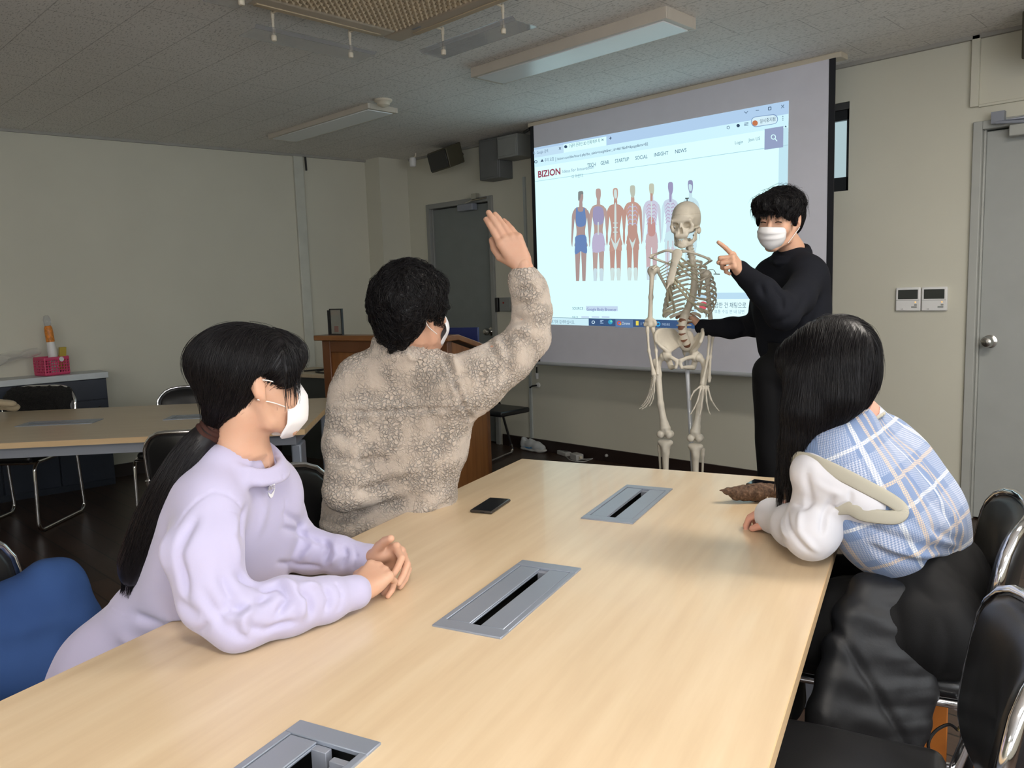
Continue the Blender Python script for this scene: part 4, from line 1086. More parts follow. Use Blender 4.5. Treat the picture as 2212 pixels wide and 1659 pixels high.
def head(S, c, R, s=1.0, k=.012, ears=(1, 1), face=True):
    c = np.array(c, float); H = lambda x, y, z: c + R @ (np.array([x, y, z]) * s)
    E = lambda p, r, kk=k, mode='add', RR=None: S.ell(H(*p), np.array(r) * s, R if RR is None else RR, kk, mode)
    E((0, -.018, .045), (.075, .094, .082)); E((0, .03, .0), (.066, .062, .085)); E((0, .035, -.045), (.055, .055, .06))
    for q in (-1, 1):
        S.cone(H(q * .058, .0, -.03), H(q * .046, .02, -.075), .018 * s, .016 * s, k)
        S.cone(H(q * .046, .02, -.075), H(q * .012, .078, -.100), .016 * s, .016 * s, k)
        E((q * .042, .062, -.03), (.022, .022, .022), .02)
    E((0, .076, -.100), (.022, .018, .018), .012)
    if face:
        S.cone(H(-.04, .077, .030), H(.04, .077, .030), .012 * s, .012 * s, .012)
        for q in (-1, 1): E((q * .032, .096, .008), (.019, .014, .012), .012, 'sub')
        for q in (-1, 1): E((q * .032, .078, .007), (.0155, .013, .0125), .004)
        S.path([H(0, .084, .018), H(0, .098, -.008), H(0, .110, -.028)], [.008 * s, .0085 * s, .011 * s], .008)
        for q in (-1, 1): E((q * .012, .096, -.031), (.009, .011, .008), .004)
        E((0, .088, -.058), (.022, .013, .007), .006); E((0, .086, -.068), (.019, .013, .008), .004); S.cone(H(-.02, .1, -.0625), H(.02, .1, -.0625), .0022 * s, .0022 * s, .003, 'sub')
    for q, on in ((-1, ears[0]), (1, ears[1])):
        if not on: continue
        Re = R @ rotm([0, 0, 1], -q * 22) @ rotm([1, 0, 0], 10)
        S.ell(H(q * .079, -.012, .004), np.array([.009, .017, .031]) * s, Re, .006)
        S.ell(H(q * .088, -.004, .006), np.array([.006, .009, .017]) * s, Re, .003, 'sub')
        S.ell(H(q * .077, -.002, -.022), np.array([.006, .008, .010]) * s, Re, .005)
    return H

def eyes(H, R, s, parent):
    for q in (-1, 1):
        c = H(q * .032, .080, .0065)
        e = MB(); prof = [(math.sin(a) * .0118 * s, -math.cos(a) * .0118 * s) for a in np.linspace(.01, PI - .01, 14)]
        e.lathe(prof, c, R[:, 1], 18); o = wbuild(e, 'eyeball', m_eye, parent, smooth=True)
        i = MB().lathe([(.0058 * s, .0098 * s), (.0058 * s, .0108 * s), (.003 * s, .0121 * s), (.0005, .0123 * s)], c, unit(R @ np.array([0, 1, -.15])), 16)
        wbuild(i, 'iris', m_iris, o, smooth=True)

FL_ = {'i': ((.088, .029), (.042, .025, .021), .0092), 'm': ((.092, .0095), (.046, .029, .022), .0095), 'r': ((.087, -.011), (.042, .027, .021), .0090), 'p': ((.078, -.030), (.033, .021, .019), .0080)}
def hand(S, W, f, n, t, curls, thumb, s=1.0, spread=(4, 1, -3, -7), nails=None, fat=1.0, kf=.0015):
    """W wrist, f towards the fingers, n the way the palm faces, t the thumb side; curls: four triples of joint angles"""
    W = np.array(W, float); f = unit(f); n = unit(np.array(n) - f * (np.array(n) @ f)); t = unit(np.array(t) - f * (t @ f) - n * (t @ n))
    pt = lambda a, b, c=0.: W + (f * a + t * b + n * c) * s
    S.cone(pt(-.03, 0), pt(.015, 0), .026 * s, .027 * s, .01, flat=(n, .72))
    for key in 'imrp':
        (a, b), L, r = FL_[key]
        S.cone(pt(.01, b * .55), pt(a - .01, b * .97, -.002), .0165 * s * fat, .0128 * s * fat, .012, flat=(n, .9))
        S.ell(pt(a - .004, b, -.004), np.array([.0115, .0115, .0115]) * s * fat, None, .006)
    S.ell(pt(.05, 0, .003), np.array([.03, .036, .012]) * s, np.stack([f, t, n], 1), .01)
    S.ell(pt(.035, .022, .012), np.array([.03, .016, .014]) * s, np.stack([f, t, n], 1), .01)
    S.ell(pt(.035, -.022, .008), np.array([.032, .014, .012]) * s, np.stack([f, t, n], 1), .01)
    nl = []
    for key, cu, sp in zip('imrp', curls, spread):
        (a, b), L, r = FL_[key]; p = pt(a - .004, b, -.001); r = r * s * fat
        ax = np.cross(f, n); d = rotm(n, sp * (1 if np.cross(n, t) @ f < 0 else -1)) @ f
        d = d if (rotm(n, sp * (1 if np.cross(n, t) @ f < 0 else -1)) @ f) @ t * sp >= 0 else rotm(n, -sp * (1 if np.cross(n, t) @ f < 0 else -1)) @ f
        for j, (l, ang) in enumerate(zip(L, cu)):
            d = rotm(ax, ang) @ d; q = p + d * l * s
            S.cone(p, q, r * (1.05 - .07 * j), r * (.98 - .09 * j), kf if j else .005); p = q
        nn = np.cross(d, ax)
        if nn @ n > 0 and abs(sum(cu)) < 90: nn = -nn
        nl.append((p - d * .006 * s, d, unit(np.cross(ax, d)), r * .88))
    p = pt(.022, .024, .008); rr = [.0150, .0125, .0112, .0092]
    for j, (v, l) in enumerate(zip(thumb, (.040, .033, .027))):
        d = unit(f * v[0] + t * v[1] + n * v[2]); q = p + d * l * s
        S.cone(p, q, rr[j] * s * fat, rr[j + 1] * s * fat, .008 if j == 0 else .002); p = q
    if nails is not None: nails += [(a, d, nn, r) for a, d, nn, r in nl]
    return p

def strands(S, N, field, L, seeds=None, seg=9, r=.0006, lift=(.0005, .004), seed=1, keep=None, free=None, wob=.25, off_end=0.0):
    """hair strands that start on the surface and run along it, combed by field(p); a triangular tube each"""
    rg = np.random.default_rng(seed)
    if seeds is None:
        V, Q = S.surf(0); seeds = V
    if keep is not None: seeds = seeds[keep(seeds)]
    p = seeds[rg.integers(0, len(seeds), N)] + rg.normal(size=(N, 3)) * .003
    off = rg.uniform(lift[0], lift[1], N); Ls = L * rg.uniform(.55, 1.1, N); st = (Ls / seg)[:, None]
    w = rg.normal(size=(N, 3)) * wob; P_ = []; g = S.grad(p); v = S.val(p)
    p = p + g * (off - v)[:, None]; P_.append(p.copy())
    for i in range(seg):
        d = field(p) + w * .35; g = S.grad(p); onsurf = np.ones(N, bool) if free is None else ~free(p, i / seg)
        d = np.where(onsurf[:, None], d - g * np.sum(d * g, 1, keepdims=True), d); d /= np.linalg.norm(d, axis=1, keepdims=True) + 1e-9
        p = p + d * st; v = S.val(p); g = S.grad(p)
        tgt = off + off_end * (i + 1) / seg
        corr = (tgt - v)[:, None] * g; p = np.where(onsurf[:, None], p + corr, p); P_.append(p.copy())
    A = np.stack(P_, 1)                                         # N, seg+1, 3
    T = np.gradient(A, axis=1); T /= np.linalg.norm(T, axis=2, keepdims=True) + 1e-9
    ref = rg.normal(size=(N, 1, 3)); U = np.cross(T, np.broadcast_to(ref, T.shape)); U /= np.linalg.norm(U, axis=2, keepdims=True) + 1e-9; Wv = np.cross(T, U)
    tap = np.concatenate([np.linspace(.7, 1, 2), np.linspace(1, .35, seg - 1)])[None, :, None] * r
    tap = tap * rg.uniform(.7, 1.5, (N, 1, 1))
    rings = np.stack([A + (U * math.cos(a) + Wv * math.sin(a)) * tap for a in (0, 2.094, 4.189)], 2)   # N, s, 3, 3
    V = rings.reshape(-1, 3); n = seg + 1
    base = (np.arange(N) * n * 3)[:, None, None] + (np.arange(seg) * 3)[None, :, None]
    k = np.arange(3)[None, None, :]; k2 = (k + 1) % 3
    Q = np.stack([base + k, base + k2, base + 3 + k2, base + 3 + k], -1).reshape(-1, 4)
    return V, Q

def joinVQ(*parts):
    V = []; Q = []; n = 0
    for v, q in parts: V.append(v); Q.append(q + n); n += len(v)
    return np.concatenate(V), np.concatenate(Q)

def cuff_tex(V, N, c, ax, n=40, amp=.0008):
    return V

def mask_shell(name, H, R, pts, parent, mat=m_mask, th=.0012, sub=2, pleats=()):
    """a mask given as a grid of head-frame points"""
    rows = pts; nr, nc = len(rows), len(rows[0]); V = [H(*p) for r in rows for p in r]
    F = [(i * nc + j, i * nc + j + 1, (i + 1) * nc + j + 1, (i + 1) * nc + j) for i in range(nr - 1) for j in range(nc - 1)]
    o = link_mesh(name, meshdata(name, V, F), mat); adopt(o, parent)
    m = o.modifiers.new('s', 'SUBSURF'); m.levels = m.render_levels = sub
    m = o.modifiers.new('t', 'SOLIDIFY'); m.thickness = th; m.offset = 0
    return o

def tuck(V, garments, cover, depth=.009, it=3):
    """keeps the covered part of a body under its clothes"""
    V = V.copy(); m = cover(V)
    for J in garments:
        for _ in range(it):
            idx = np.where(m)[0]; p = V[idx]
            ins = ((p > J.lo + 3 * J.h) & (p < J.lo + J.h * (J.n - 4))).all(1); idx = idx[ins]; p = p[ins]
            v = J.val(p); sel = (v > -depth) & (v < .07); idx = idx[sel]; p = p[sel]
            V[idx] = p - J.grad(p) * np.minimum(v[sel] + depth, .03)[:, None]
    return V

def set_body(root, VQ, mat):
    """gives a person's root object its one continuous skin mesh"""
    V, Q = VQ; me = fastmesh('person', V - np.array(root.location), Q); me.materials.append(mat)
    old = root.data; root.data = me; bpy.data.meshes.remove(old)

def collar(c, ax, u, v, ru, rv, r, rise=0, n=40, wave=None):
    """a rolled band round a neck: closed tube round centre c"""
    mb = MB(); mb.tube([c + u * math.cos(a) * ru + v * math.sin(a) * rv + ax * (rise * math.sin(a)) for a in np.linspace(0, 2 * PI, n + 1)[:-1]], r, 10, closed=True); return mb

def retuck(root, garments, cover, depth=.015):
    """tucks an already built body under garments made later"""
    me = root.data; V = np.zeros(len(me.vertices) * 3); me.vertices.foreach_get('co', V); V = V.reshape(-1, 3) + np.array(root.location)
    V = tuck(V, garments, cover, depth, 4); me.vertices.foreach_set('co', (V - np.array(root.location)).ravel()); me.update()

def tufts(S, seeds, comb, n, L, r, out, seed=1):
    """locks of hair raised on a hair shell, lying the way it is combed"""
    rg = np.random.default_rng(seed); p = seeds[rg.integers(0, len(seeds), n)]; g = S.grad(p); d = comb(p) + rg.normal(size=(n, 3)) * .035
    d = d - g * np.sum(d * g, 1, keepdims=True); d /= np.linalg.norm(d, axis=1, keepdims=True) + 1e-9
    for i in range(n):
        l = L * rg.uniform(.6, 1.2); a = p[i] - g[i] * r * .5; m = a + d[i] * l * .5 + g[i] * out * .7; b = a + d[i] * l + g[i] * out * rg.uniform(-.5, .6)
        S.cone(a, m, r, r * .8, .003); S.cone(m, b, r * .8, r * .15, .003)
    return S
# ------------------------------------------------------------------ teaching skeleton on its stand
def skeleton():
    up = np.array([0, 0, 1.]); D = 3.80
    Rb = frame(207); f, rt = Rb[:, 1], Rb[:, 0]           # rt is the skeleton's own right = left in the picture
    foot = P(1484, 900, 3.86)
    root = thing('teaching_skeleton', 'life-size ivory plastic human skeleton model hanging on a metal stand behind the table', 'skeleton', (float(foot[0]), float(foot[1]), 0))
    bone = plain('ivory_plastic_bone', (.72, .66, .55, 1), .42, var=.08, scale=18)
    bone2 = plain('yellowed_cartilage', (.50, .46, .33, 1), .45, var=.06)
    disc = plain('brown_red_disc', (.22, .09, .05, 1), .5)
    # skull
    Rh = frame(209, -6, 0); hc = P(1481, 487, D); s = .90
    Hh = lambda x, y, z: hc + Rh @ (np.array([x, y, z]) * s)
    S = SDF(hc - .14, hc + .14, .0019)
    E = lambda p, r, k=.01, mode='add': S.ell(Hh(*p), np.array(r) * s, Rh, k, mode)
    C = lambda a, b, ra, rb, k=.006, mode='add', flat=None: S.cone(Hh(*a), Hh(*b), ra * s, rb * s, k, mode, flat)
    E((0, -.020, .048), (.074, .094, .078)); E((0, -.05, .01), (.062, .055, .055), .02); E((0, .045, .03), (.060, .045, .045), .02)
    for q in (-1, 1): E((q * .072, .045, .0), (.018, .032, .035), .012, 'sub')
    C((-.045, .078, .030), (.045, .078, .030), .009, .009, .008)
    E((0, .055, -.02), (.038, .038, .045), .012); C((-.022, .082, -.045), (.022, .082, -.045), .014, .014, .01); E((0, .072, -.052), (.03, .026, .014), .008)
    for q in (-1, 1):
        C((q * .048, .075, .025), (q * .055, .066, .0), .007, .008); C((q * .055, .066, .0), (q * .048, .064, -.022), .0085, .010); C((q * .048, .064, -.022), (q * .022, .078, -.035), .010, .009)
        C((q * .056, .060, -.014), (q * .070, .025, -.012), .0065, .0050, .005); C((q * .070, .025, -.012), (q * .068, -.01, -.010), .005, .006, .005)
        E((q * .064, -.022, -.03), (.012, .014, .020), .008)
        E((q * .029, .084, .004), (.0180, .042, .0160), .003, 'sub')
    E((0, .094, -.022), (.010, .030, .016), .003, 'sub'); C((-.005, .095, -.03), (-.0065, .094, -.034), .006, .006, .002, 'sub'); C((.005, .095, -.03), (.0065, .094, -.034), .006, .006, .002, 'sub')
    C((0, .088, .012), (0, .098, -.006), .0048, .0040, .003)
    for i in range(-6, 7):
        a = i * .215; S.cone(Hh(math.sin(a) * .027, .066 + .026 * math.cos(a), -.052), Hh(math.sin(a) * .0265, .066 + .0265 * math.cos(a), -.066), .0026 * s, .0022 * s, .0004)
    for q in (-1, 1):
        for a in (.0,): pass
    # saw cut round the cap
    n_ = Rh @ unit([0, -.06, 1.0]); c_ = Hh(0, 0, .055)
    w = S.win(c_ - .12, c_ + .12, 0); sl, (X, Y, Z) = w; dist = np.abs((X - c_[0]) * n_[0] + (Y - c_[1]) * n_[1] + (Z - c_[2]) * n_[2])
    S.v[sl] = np.maximum(S.v[sl], np.where(S.v[sl] > -.0032, .0010 - dist, -1).astype(np.float32))
    sk = sobj('skull', S, bone, root)
    wbuild(MB().tube([Hh(-.01, -.01, .122), Hh(-.01, -.01, .140)], .0022, 8).tube([Hh(-.02, -.01, .140), Hh(0, -.01, .141)], .0022, 8), 'top_screw', m_black, sk)
    wbuild(MB().lathe([(.0045, 0), (.0045, .003)], Hh(-.052, .045, -.052), Rh @ np.array([-1, .3, 0.]), 12), 'jaw_screw', m_steel, sk)
    # jaw
    S = SDF(hc - .14, hc + .12, .0019)
    for q in (-1, 1):
        C2 = lambda a, b, ra, rb, fl=None: S.cone(Hh(*a), Hh(*b), ra * s, rb * s, .006, flat=fl)
        C2((q * .058, -.004, -.018), (q * .053, .006, -.070), .0095, .011, (Rh @ np.array([1., 0, 0]), .55)); C2((q * .053, .006, -.070), (q * .040, .048, -.092), .0115, .011, (Rh @ np.array([1., 0, 0]), .6)); C2((q * .040, .048, -.092), (q * .012, .078, -.100), .011, .0115)
        C2((q * .054, .022, -.045), (q * .05, .03, -.075), .009, .011, (Rh @ np.array([1., 0, 0]), .5))
    S.cone(Hh(-.012, .078, -.1), Hh(.012, .078, -.1), .0115 * s, .0115 * s, .006); S.ell(Hh(0, .085, -.106), (.012, .008, .009), Rh, .006)
    for i in range(-6, 7):
        a = i * .215; S.cone(Hh(math.sin(a) * .0265, .062 + .026 * math.cos(a), -.084), Hh(math.sin(a) * .026, .062 + .0265 * math.cos(a), -.0685), .0026 * s, .0022 * s, .0004)
    S.path([Hh(math.sin(a) * .029, .055 + .026 * math.cos(a), -.088) for a in np.linspace(-1.4, 1.4, 9)], [.0075] * 9, .004)
    sobj('jaw', S, bone, root)
    # spine
    sp = spline([P(1484, 516, 3.83), P(1489, 540, 3.84), P(1495, 566, 3.86), P(1499, 600, 3.88), P(1495, 640, 3.88), P(1483, 672, 3.86), P(1474, 700, 3.84), P(1477, 726, 3.85), P(1484, 742, 3.87)], 12)
    sp = np.array(sp); ln = np.concatenate([[0], np.cumsum(np.linalg.norm(np.diff(sp, axis=0), axis=1))]); tot = ln[-1]
    hts = [.014] * 7 + [.0195 + .0007 * i for i in range(12)] + [.029] * 5; sc_ = tot / sum(hts); pos = np.concatenate([[0], np.cumsum(hts)]) * sc_
    at = lambda d: np.array([np.interp(d, ln, sp[:, i]) for i in range(3)])
    S = SDF(sp.min(0) - .07, sp.max(0) + .07, .0026); Dm = SDF(sp.min(0) - .05, sp.max(0) + .05, .003); vert = []
    for i in range(24):
        a, b = at(pos[i]), at(pos[i + 1]); c = (a + b) / 2; ax = unit(b - a); h = np.linalg.norm(b - a)
        r = .0085 if i < 7 else (.0115 + .0006 * (i - 7) if i < 19 else .0215); vert.append((c, ax, r))
        fl = unit(f - ax * (f @ ax))
        S.cone(a + ax * h * .22, a + ax * h * .30, r, r * .93, .0); S.cone(a + ax * h * .30, a + ax * h * .62, r * .84, r * .84, .003); S.cone(a + ax * h * .62, a + ax * h * .70, r * .93, r, .002)
        bk = -fl; S.cone(c + bk * r, c + bk * (r + .012), .008, .007, .004); S.cone(c + bk * (r + .010), c + bk * (r + (.018 if i < 7 else .030)) + ax * (.006 if i < 7 else .016 if i < 19 else .004), .0042, .0036, .004)
        for q in (-1, 1):
            S.cone(c + bk * r, c + bk * (r + .006) + rt * q * (.018 if i < 7 else .026 if i < 19 else .034), .0052, .0040, .003)
            S.cone(c + bk * (r + .004) + rt * q * .010 - ax * h * .4, c + bk * (r + .004) + rt * q * .011 + ax * h * .5, .0050, .0046, .002)
        if i > 1: Dm.cone(b - ax * h * .16, b + ax * h * .12, r * .95, r * .95, .001)
    sobj('spine', S, bone, root); sobj('spinal_discs', Dm, disc, root)
    # sternum
    m0, m1, x1 = P(1463, 549, 3.755), P(1448, 607, 3.70), P(1440, 624, 3.70)
    S = SDF(np.minimum(m0, x1) - .05, np.maximum(m0, x1) + .05, .0025)
    S.cone(m0, m0 * .72 + m1 * .28, .026, .019, .004, flat=(f, .35)); S.path([m0 * .7 + m1 * .3, m0 * .4 + m1 * .6, m1], [.0145, .0165, .018], .004, flat=(f, .4)); S.cone(m1, x1, .008, .004, .004, flat=(f, .6))
    sobj('breastbone', S, bone, root)
    # ribs
    W = [.050, .072, .090, .103, .112, .118, .122, .124, .121, .113, .100, .082]; TH = [150, 150, 148, 145, 142, 138, 134, 128, 118, 108, 88, 64]
    ends = {}
    for k in range(12):
        c, ax, r = vert[7 + k]
        for q in (-1, 1):
            dp = [.085, .115, .14, .155, .162, .168, .17, .168, .165, .155, .14, .12][k]; drop = [.028, .045, .060, .070, .078, .084, .088, .09, .088, .082, .065, .045][k]
            pts = []
            for j in range(17):
                t = j / 16; th = math.radians(12 + (TH[k] - 12) * t)
                x = W[k] * (math.sin(th) ** .85 if th < PI else 0); y = -.022 + dp * (1 - math.cos(th)) / 2 - .022 * math.sin(th) * (1 - t)
                pts.append(c + rt * q * x + f * y - up * (drop * (t ** 1.25)) * (TH[k] / 150))
            tw = [.0030] * 17
            mb = MB(); n = 8; V = []
            pts = np.array(pts); T = np.gradient(pts, axis=0); T /= np.linalg.norm(T, axis=1, keepdims=True)
            for j in range(17):
                o = unit(pts[j] - (c + f * dp * .5)); o = unit(o - T[j] * (o @ T[j])); w_ = np.cross(T[j], o); wd = np.interp(j, [0, 3, 12, 16], [.0050, .0072, .0086, .0078])
                for a in range(n): V.append(pts[j] + o * math.cos(2 * PI * a / n) * .0030 + w_ * math.sin(2 * PI * a / n) * wd)
            F = [(j * n + a, j * n + (a + 1) % n, (j + 1) * n + (a + 1) % n, (j + 1) * n + a) for j in range(16) for a in range(n)] + [tuple(range(n - 1, -1, -1)), tuple(16 * n + a for a in range(n))]
            mb.add(V, F); wbuild(mb, 'rib', bone, root, smooth=True, angle=70); ends[(k, q)] = pts[-1]
    st = lambda t: m0 * (1 - t) + m1 * t
    for q in (1, -1):
        for k in range(7):
            if q == -1 and k in (3, 4): continue
            e = ends[(k, q)]; g = st([.12, .28, .44, .58, .72, .86, .98][k]) + rt * q * .016
            mid = (e + g) / 2 - up * (.004 + .012 * max(0, k - 3)); mb = MB().tube(spline([e, mid, g], 6), .0048, 8, flat=(f, .6)); wbuild(mb, 'costal_cartilage', bone2, root, smooth=True)
        mar = [ends[(9, q)], ends[(8, q)] + f * .01, ends[(7, q)] + f * .012 - rt * q * .012, ends[(6, q)] - rt * q * .035 - up * .02 + f * .01, m1 + rt * q * .018 - up * .006]
        wbuild(MB().tube(spline(mar, 6), [.0045] * 6 + [.006] * 19, 8, flat=(f, .6)), 'costal_cartilage', bone2, root, smooth=True)
    # shoulder girdle and arms
    def bonemesh(name, fn, lo, hi, h=.0026, mat=bone, parent=root):
        S = SDF(np.minimum(lo, hi) - .05, np.maximum(lo, hi) + .05, h); fn(S); return sobj(name, S, mat, parent)
    def longbone(name, a, b, r, ra, rb, bow=(0, 0, 0), h=.0026, knob=None):
        bow = np.array(bow, float)
        def fn(S):
            m = (a + b) / 2 + bow; ax = unit(b - a)
            S.path([a, a * .85 + m * .15, m, b * .85 + m * .15, b], [ra, r * 1.15, r, r * 1.2, rb], .012)
            if knob: knob(S, a, b, ax)
        return bonemesh(name, fn, a, b, h)
    sh = {1: (P(1405, 556, 3.84), P(1409, 583, 3.83), P(1404, 701, 3.82)), -1: (P(1533, 563, 3.83), P(1527, 592, 3.83), P(1537, 713, 3.84))}
    for q in (1, -1):
        acr, hd, elb = sh[q]
        cl = spline([m0 + rt * q * .022 + up * .014, (m0 * .6 + acr * .4) + up * .022 + f * .012, (m0 * .25 + acr * .75) + up * .014 - f * .006, acr + up * .006], 8)
        wbuild(MB().tube(cl, [.0085] * 4 + [.0058] * 17 + [.0075] * 4, 10), 'collarbone', bone, root, smooth=True)
        inn = hd - rt * q * .075 - f * .075; tip_ = inn - up * .105 + rt * q * .02; top_ = inn + up * .045
        def scap(S, acr=acr, hd=hd, inn=inn, tip_=tip_, top_=top_, q=q):
            gl = hd - rt * q * .022 - f * .006
            for t in np.linspace(0, 1, 9): S.cone(top_ * (1 - t) + tip_ * t, gl * (1 - t * .85) + tip_ * t * .85, .0026, .0034, .002)
            S.cone(top_, tip_, .0045, .0055, .003); S.cone(tip_, gl, .005, .008, .003); S.cone(inn + up * .02 - f * .008, acr - f * .02, .005, .007, .004); S.cone(acr - f * .022, acr + f * .004, .010, .008, .004, flat=(up, .5)); S.ell(gl, (.014, .014, .017), None, .005)
            S.path([gl + up * .01, gl + f * .02 + up * .018, gl + f * .034 + up * .006 + rt * q * .01], [.007, .006, .0065], .003)
        bonemesh('shoulder_blade', scap, np.minimum(np.minimum(acr, tip_), hd), np.maximum(np.maximum(acr, tip_), top_))
        def hk(S, a, b, ax, q=q):
            S.ell(a - rt * q * .010, (.0215, .0215, .0215), None, .008); S.ell(a + rt * q * .008 - up * .006, (.015, .018, .02), None, .008)
            S.cone(b - rt * .022, b + rt * .022, .0115, .0115, .008, flat=(f, .8)); S.ell(b + rt * q * -.026 + up * .008, (.009, .009, .012), None, .006); S.cone(b + up * .02 - rt * .018, b + up * .02 + rt * .018, .008, .008, .01)
        longbone('upper_arm_bone', hd, elb, .0100, .018, .014, f * .004, knob=hk)
        wrp = P(1413, 808, 3.76) if q == 1 else P(1522, 829, 3.74)
        e0 = elb - up * .016
        if q == 1: ra_, rb_, ua_, ub_ = e0 + rt * .010 + f * .01, wrp + rt * .002, e0 - rt * .012 - f * .008, wrp - rt * .016 - f * .006
        else: ra_, rb_, ua_, ub_ = e0 + rt * .006 + f * .012, wrp + rt * .010, e0 - rt * .006 - f * .010, wrp - rt * .022 - up * -.012
        longbone('radius_bone', ra_, rb_, .0058, .0092, .0125, rt * q * .008, .0022)
        longbone('ulna_bone', ua_, ub_, .0054, .0105, .0068, -rt * q * .004, .0022, knob=lambda S, a, b, ax: S.cone(a + up * .012 - f * .006, a - up * .004, .0105, .009, .005))
        # hand: wrist bones, five rays
        if q == 1: hf, ht, hn, cu = unit(P(1404, 880, 3.72) - wrp), -f * -.75 - rt * .5, -rt, (10, 14, 14)
        else: hf, ht, hn, cu = unit(P(1520, 905, 3.66) - wrp), rt * .95 + f * .25, f * .4 - rt * .2, (6, 16, 16)
        ht = unit(ht - hf * (ht @ hf)); hn = unit(np.cross(hf, ht)) * (1 if q == 1 else -1); hn = hn if hn @ f > 0 else -hn
        def handb(S, W_=wrp, hf=hf, ht=ht, hn=hn, cu=cu, q=q):
            for i in range(4):
                for j in range(2): S.ell(W_ + hf * (.014 + .011 * j) + ht * (-.016 + .0108 * i), (.0068, .0068, .0062), None, .001)
            for key, sp_ in (('i', 9), ('m', 2), ('r', -6), ('p', -14)):
                (a, b), L, r = FL_[key]; p0 = W_ + hf * .03 + ht * b * .6; d = unit(hf * (a - .03) + ht * (b - b * .6)); p1 = p0 + d * (a - .028)
                S.path([p0, (p0 + p1) / 2, p1], [.0050, .0032, .0052], .003); p = p1 + d * .003; dd = rotm(np.cross(hf, ht), sp_ if np.cross(np.cross(hf, ht), hf) @ ht > 0 else -sp_) @ d
                axq = np.cross(hf, hn)
                for l, an, r0 in zip(L, cu, (.0045, .0038, .003)):
                    dd = rotm(axq, an * (1.3 if key in 'mr' else .8)) @ dd; p2 = p + dd * l; S.path([p, (p + p2) / 2, p2], [r0, r0 * .62, r0 * .9], .0015); p = p2 + dd * .0025
            p = W_ + hf * .018 + ht * .020 + hn * .006
            for l, r0, v in ((.040, .0052, (.72, .62, .2)), (.030, .0046, (.9, .35, .2)), (.022, .0036, (.95, .15, .25))):
                d = unit(hf * v[0] + ht * v[1] + hn * v[2]); p2 = p + d * l; S.path([p, (p + p2) / 2, p2], [r0, r0 * .62, r0 * .9], .0015); p = p2 + d * .0025
        bonemesh('hand_bones', handb, wrp - .16, wrp + .14, .0017)
    # pelvis
    hj = {1: P(1439, 769, 3.80), -1: P(1503, 770, 3.83)}; pub = P(1466, 781, 3.755); sac = P(1484, 742, 3.88)
    S = SDF(np.minimum(hj[1], sac) - (.16, .16, .10), np.maximum(hj[-1], sac) + (.16, .16, .17), .0032)
    for q in (1, -1):
        j = hj[q]; si = sac + rt * q * .038 + up * .012
        crest = [si - f * .01 + up * .015, si + rt * q * .035 + up * .052 - f * .012, j + rt * q * .030 + up * .125 - f * .01, j + rt * q * .042 + up * .105 + f * .030, j + rt * q * .034 + up * .072 + f * .048]
        cr_ = spline(crest, 14); base = j + up * .022 - rt * q * .006
        for c0, c1 in zip(cr_, cr_[1:]): S.cone(c0, c1, .0062, .0062, .004)
        low = spline([si - up * .02, base - rt * q * .012, base, base + f * .008, base + f * .016 + up * .006], 14)
        for c0, l0 in zip(cr_, low):
            m_ = (c0 + l0) / 2 - rt * q * -.006; S.path([c0, m_ , l0], [.0052, .0044, .0075], .004)
        S.ell(j, (.027, .027, .027), None, .006); S.ell(j + rt * q * .018 - up * .006 + f * .004, (.0225, .0225, .0225), None, .002, 'sub')
        S.path([j + f * .014 - rt * q * .008, (j + pub) / 2 + f * .012 + up * .006, pub + rt * q * .010 + up * .004], [.012, .0085, .0105], .005)
        isc = j - up * .055 - f * .022 - rt * q * .018; S.path([j - f * .012, isc], [.014, .014], .006); S.path([isc, pub + rt * q * .014 - up * .028, pub + rt * q * .008 - up * .008], [.0125, .0075, .009], .005)
    S.path([sac + up * .035 + f * .006, sac, sac - up * .045 - f * .022, sac - up * .08 - f * .012], [.034, .040, .026, .010], .006, flat=(f, .45))
    sobj('pelvis', S, bone, root)
    # legs
    kn = {1: P(1437, 938, 3.80), -1: P(1502, 946, 3.81)}
    for q in (1, -1):
        j = hj[q] + rt * q * .012 - up * .003; k = kn[q]; tro = j + rt * q * .046 - up * .030 - f * .006; sh_ = j + rt * q * .030 - up * .085
        def fem(S, j=j, k=k, tro=tro, sh_=sh_, q=q):
            S.ell(j, (.0215, .0215, .0215), None, .003); S.cone(j + rt * q * .008 - up * .004, tro - rt * q * .010 - up * .008, .0135, .0155, .006); S.ell(tro, (.014, .016, .020), None, .008)
            mid = (sh_ + k) / 2 + f * .014; S.path([tro - rt * q * .012 - up * .012, sh_, mid, k * .8 + mid * .2 + up * .02, k + up * .03], [.018, .0165, .0140, .018, .026], .014)
            for t in (-1, 1): S.cone(k + rt * t * .020 + f * .010, k + rt * t * .020 - f * .014, .0185, .0190, .006)
            S.cone(k + f * .026 - up * .03, k + f * .03 + up * .02, .007, .007, .006, 'sub')
        bonemesh('thigh_bone', fem, np.minimum(np.minimum(j, k), tro), np.maximum(np.maximum(j, k), tro), .003)
        tt = k - up * .040; an = tt - up * .345 + f * -.01
        def tib(S, tt=tt, an=an, q=q):
            S.cone(tt - rt * .020, tt + rt * .020, .0175, .0175, .008, flat=(up, .8)); S.ell(tt + f * .018 - up * .035, (.009, .010, .014), None, .01)
            S.path([tt - up * .015, tt - up * .05, (tt + an) / 2 + f * .004, an + up * .03, an], [.026, .0175, .0125, .0115, .0185], .012)
        bonemesh('shin_bone', tib, tt, an, .003)
        fb0 = tt + rt * q * .034 - up * .018 - f * .012; fb1 = an + rt * q * .024 - f * .006
        longbone('calf_bone', fb0, fb1, .0052, .0105, .0095, h=.0025)
